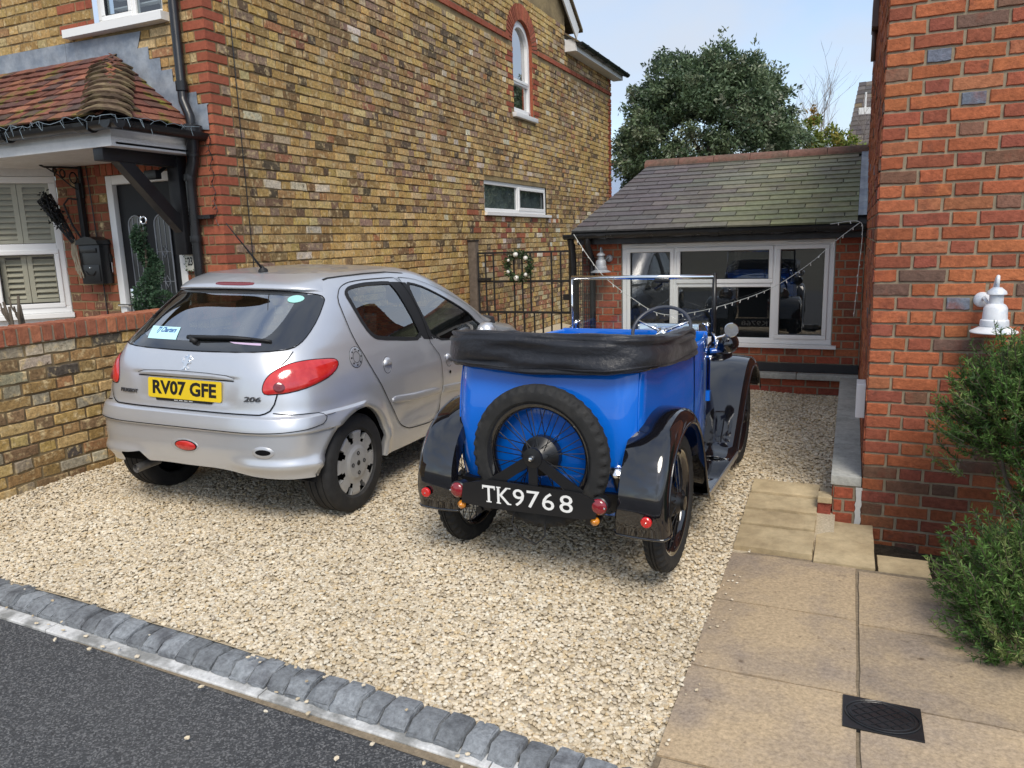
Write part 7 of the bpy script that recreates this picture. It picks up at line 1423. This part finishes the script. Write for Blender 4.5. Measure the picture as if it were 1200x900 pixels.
obj('stems', m, M['bark'], ro_, smooth=True)
# ================================================================ trees and houses beyond
ev_ = thing('evergreen_tree', 'large dense dark evergreen tree rising behind the slate roof', 'tree', (-2.85, 17.2, -.2)); m = MB(); m.tube([(-2.85, 17.2, -.3), (-2.8, 17.2, 1.2), (-2.9, 17.2, 2.6), (-2.85, 17.2, 3.7)], [.28, .24, .18, .05], 10)
for k in range(16): a = k*2.4; z = 1.2+k*.10; m.tube([(-2.85, 17.2, z), (-2.85+.8*math.cos(a), 17.2+.8*math.sin(a), z+.5), (-2.85+1.5*math.cos(a), 17.2+1.4*math.sin(a), z+.8)], [.08, .05, .02], 6)
obj('trunk', m, M['bark'], ev_, smooth=True)
CC, DD, CL = [], [], []; pale = np.array([(.075, .115, .06), (.10, .145, .075), (.13, .175, .095), (.18, .215, .13), (.25, .27, .19), (.05, .08, .045)])
def env(d):   # crown radius by direction
    az = math.atan2(d[1], d[0]); el = d[2]; return 1+.05*math.sin(az*3+1.3+el*2)+.05*math.sin(az*5-el*4)+.04*math.sin(el*9+az*2)
for k in range(980):
    d = rndsph(1)[0]
    if d[2] < -.75: d[2] *= -.5; d /= np.linalg.norm(d)
    e = env(d); rr = RNG.uniform(.55, 1.0)**.5; c = np.array([-2.98, 17.2, 3.12])+d*np.array([1.88, 1.8, 2.2])*e*rr; nl = 110; out_ = d/np.array([1.9, 1.8, 2.2]); out_ /= np.linalg.norm(out_)
    rad = RNG.uniform(.16, .34); q = c+rndsph(nl)*rad*RNG.uniform(.3, 1, (nl, 1))*np.array([1, 1, .75]); dd = rndsph(nl)*.9+out_*.7+np.array([0, 0, -.35]); b = pale[RNG.choice(6, p=[.26, .26, .2, .11, .06, .11])]; CC.append(q); DD.append(dd); CL.append(np.tile(b, (nl, 1))*RNG.uniform(.8, 1.6, (nl, 1)))
for k in range(46):  # loose sprays that break the outline
    d = rndsph(1)[0]; d[2] = abs(d[2])*.9+.05; d /= np.linalg.norm(d); c = np.array([-2.98, 17.2, 3.12])+d*np.array([1.85, 1.8, 2.12])*env(d)*1.02; nl = 26; tt = RNG.uniform(0, .26, nl); CC.append(c+d*tt[:, None]+RNG.normal(0, .05, (nl, 3))); DD.append(rndsph(nl)+d); CL.append(np.tile(pale[RNG.integers(0, 5)], (nl, 1))*RNG.uniform(.8, 1.4, (nl, 1)))
leafmesh('crown', np.vstack(CC), np.vstack(DD), .095, np.vstack(CL), M['leaf'], ev_, .42)
yb_ = thing('yellowing_shrub', 'tall yellow green shrub rising behind the right end of the slate roof', 'shrub', (-.55, 18.5, -.2)); m = MB()
for k in range(7): m.tube([(-.6+random.uniform(-.1, .1), 18.5, -.3), (-.6+random.uniform(-.5, .5), 18.5+random.uniform(-.3, .3), 2.0), (-.6+random.uniform(-.7, .7), 18.5, 3.3)], [.05, .03, .012], 6)
obj('stems', m, M['bark'], yb_); CC, DD, CL = [], [], []; palb = np.array([(.13, .19, .03), (.19, .23, .04), (.28, .24, .05), (.32, .20, .06), (.09, .14, .03), (.24, .28, .07)])
for (c, r, n) in (((-1.02, 18.3, 3.75), (.35, .3, .42), 26), ((-.55, 18.4, 3.35), (.5, .4, .38), 46), ((-.15, 18.5, 3.2), (.4, .3, .34), 30), ((-.8, 18.4, 2.8), (.7, .4, .5), 40)):
    for _ in range(n): s = rndsph(1)[0]; q = np.array(c)+s*np.array(r)*RNG.uniform(.4, 1.05); nl = 34; CC.append(q+rndsph(nl)*.12*RNG.uniform(.2, 1, (nl, 1))); DD.append(rndsph(nl)+s*.6); CL.append(np.tile(palb[RNG.integers(0, 6)], (nl, 1))*RNG.uniform(.75, 1.3, (nl, 1)))
leafmesh('crown', np.vstack(CC), np.vstack(DD), .085, np.vstack(CL), M['leaf2'], yb_, .5)
bt = thing('bare_tree', 'leafless grey tree far behind the yellow green shrub', 'tree', (-.9, 26, -.2)); m = MB(); tw = MB()
def branch(p, d, L_, r, lvl):
    p = Vector(p); d = Vector(d).normalized(); pts = [p]; k = 4
    for i in range(k): d = (d+Vector((random.uniform(-.16, .16), random.uniform(-.16, .16), random.uniform(-.02, .12)))).normalized(); p = p+d*L_/k; pts.append(p)
    (m if lvl < 2 else tw).tube(pts, [lerp(r, r*.6, i/k) for i in range(k+1)], 6 if lvl < 2 else 4, caps=False)
    if lvl >= 4: return
    for _ in range(4 if lvl < 3 else 3): i = random.randint(2, k); nd = (d+Vector((random.uniform(-.75, .75), random.uniform(-.75, .75), random.uniform(-.05, .45)))).normalized(); branch(pts[i], nd, L_*random.uniform(.5, .72), r*.55, lvl+1)
for (x, lean) in ((-1.3, -.06), (-.9, .03), (-.35, .22)): branch((x, 26, -.2), (lean, 0, 1), 3.15, .042, 0)
obj('trunk', m, M['twig'], bt); stuff(obj('branches', tw, M['twig'], bt))
fh = thing('far_house', 'distant house with brown tiled roof and white aerial behind the outbuilding', 'house', (1.5, 26.5, -.2)); m = MB(); m.box((-.3, 25.3, -.3), (6, 33, 3.6)); obj('wall', m, mat('far_brick', (.30, .13, .08), .9, noise=.2, nscale=6), fh)
m = MB(); m.add([(-.38, 25.0, 3.55), (6, 25.0, 3.55), (6, 29, 6.35), (-.05, 29, 6.35), (-.38, 33, 3.55), (6, 33, 3.55)], [(0, 1, 2, 3), (3, 2, 5, 4), (0, 3, 4)]); frf = obj('roof', m, mat('far_roof_underlay', (.05, .045, .04), .9), fh)
pal_fr = [((.10, .085, .075), 4), ((.13, .11, .095), 3), ((.075, .065, .06), 3), ((.19, .14, .06), .7)]
for r in range(17):
    for k in range(8):
        y0 = 25.0+r*.235; z0 = 3.55+r*.1645; x0 = -.38+r*.0194+k*.22+(r % 2)*.0
        if x0 > 1.3: break
        mm2 = MB(); mm2.add([(x0, y0-.02, z0+.03), (x0+.215, y0-.02, z0+.045), (x0+.215, y0+.25, z0+.19), (x0, y0+.25, z0+.18), (x0, y0-.02, z0-.01), (x0+.215, y0-.02, z0-.005)], [(0, 1, 2, 3), (4, 5, 1, 0)], jit(pick(pal_fr), .15)); obj('roof_tile', mm2, M['brick_y'] if False else M['slate'], frf)
m = MB(); m.tube([(.15, 27.2, 5.25), (.15, 27.2, 5.75)], .03, 6); m.box((-.03, 27.15, 5.10), (.33, 27.2, 5.30)); obj('aerial', m, M['white_old'], fh)
fh2 = thing('far_house', 'distant house with blue grey roof seen past the yellow house corner', 'house', (-8.5, 27, -.2)); m = MB(); m.box((-13, 26.2, -.3), (-6.4, 33, 2.9)); obj('wall', m, mat('far_wall', (.40, .30, .18), .9, noise=.2, nscale=6), fh2)
m = MB(); m.add([(-13, 25.8, 2.85), (-6.2, 25.8, 2.85), (-7.0, 29.5, 4.35), (-13, 29.5, 4.35)], [(0, 1, 2, 3)]); obj('roof', m, mat('blue_grey_roof', (.26, .32, .42), .35, noise=.1, nscale=8), fh2); m = MB(); m.tube([(-13, 29.5, 4.38), (-7.0, 29.5, 4.38)], .1, 8); obj('ridge', m, M['ridge_red'], fh2); m = MB(); m.tube([(-13, 25.75, 2.83), (-6.15, 25.75, 2.83)], .06, 8); m.tube([(-6.15, 25.75, 2.83), (-6.95, 29.5, 4.36)], .06, 6); obj('bargeboard', m, M['white_old'], fh2)
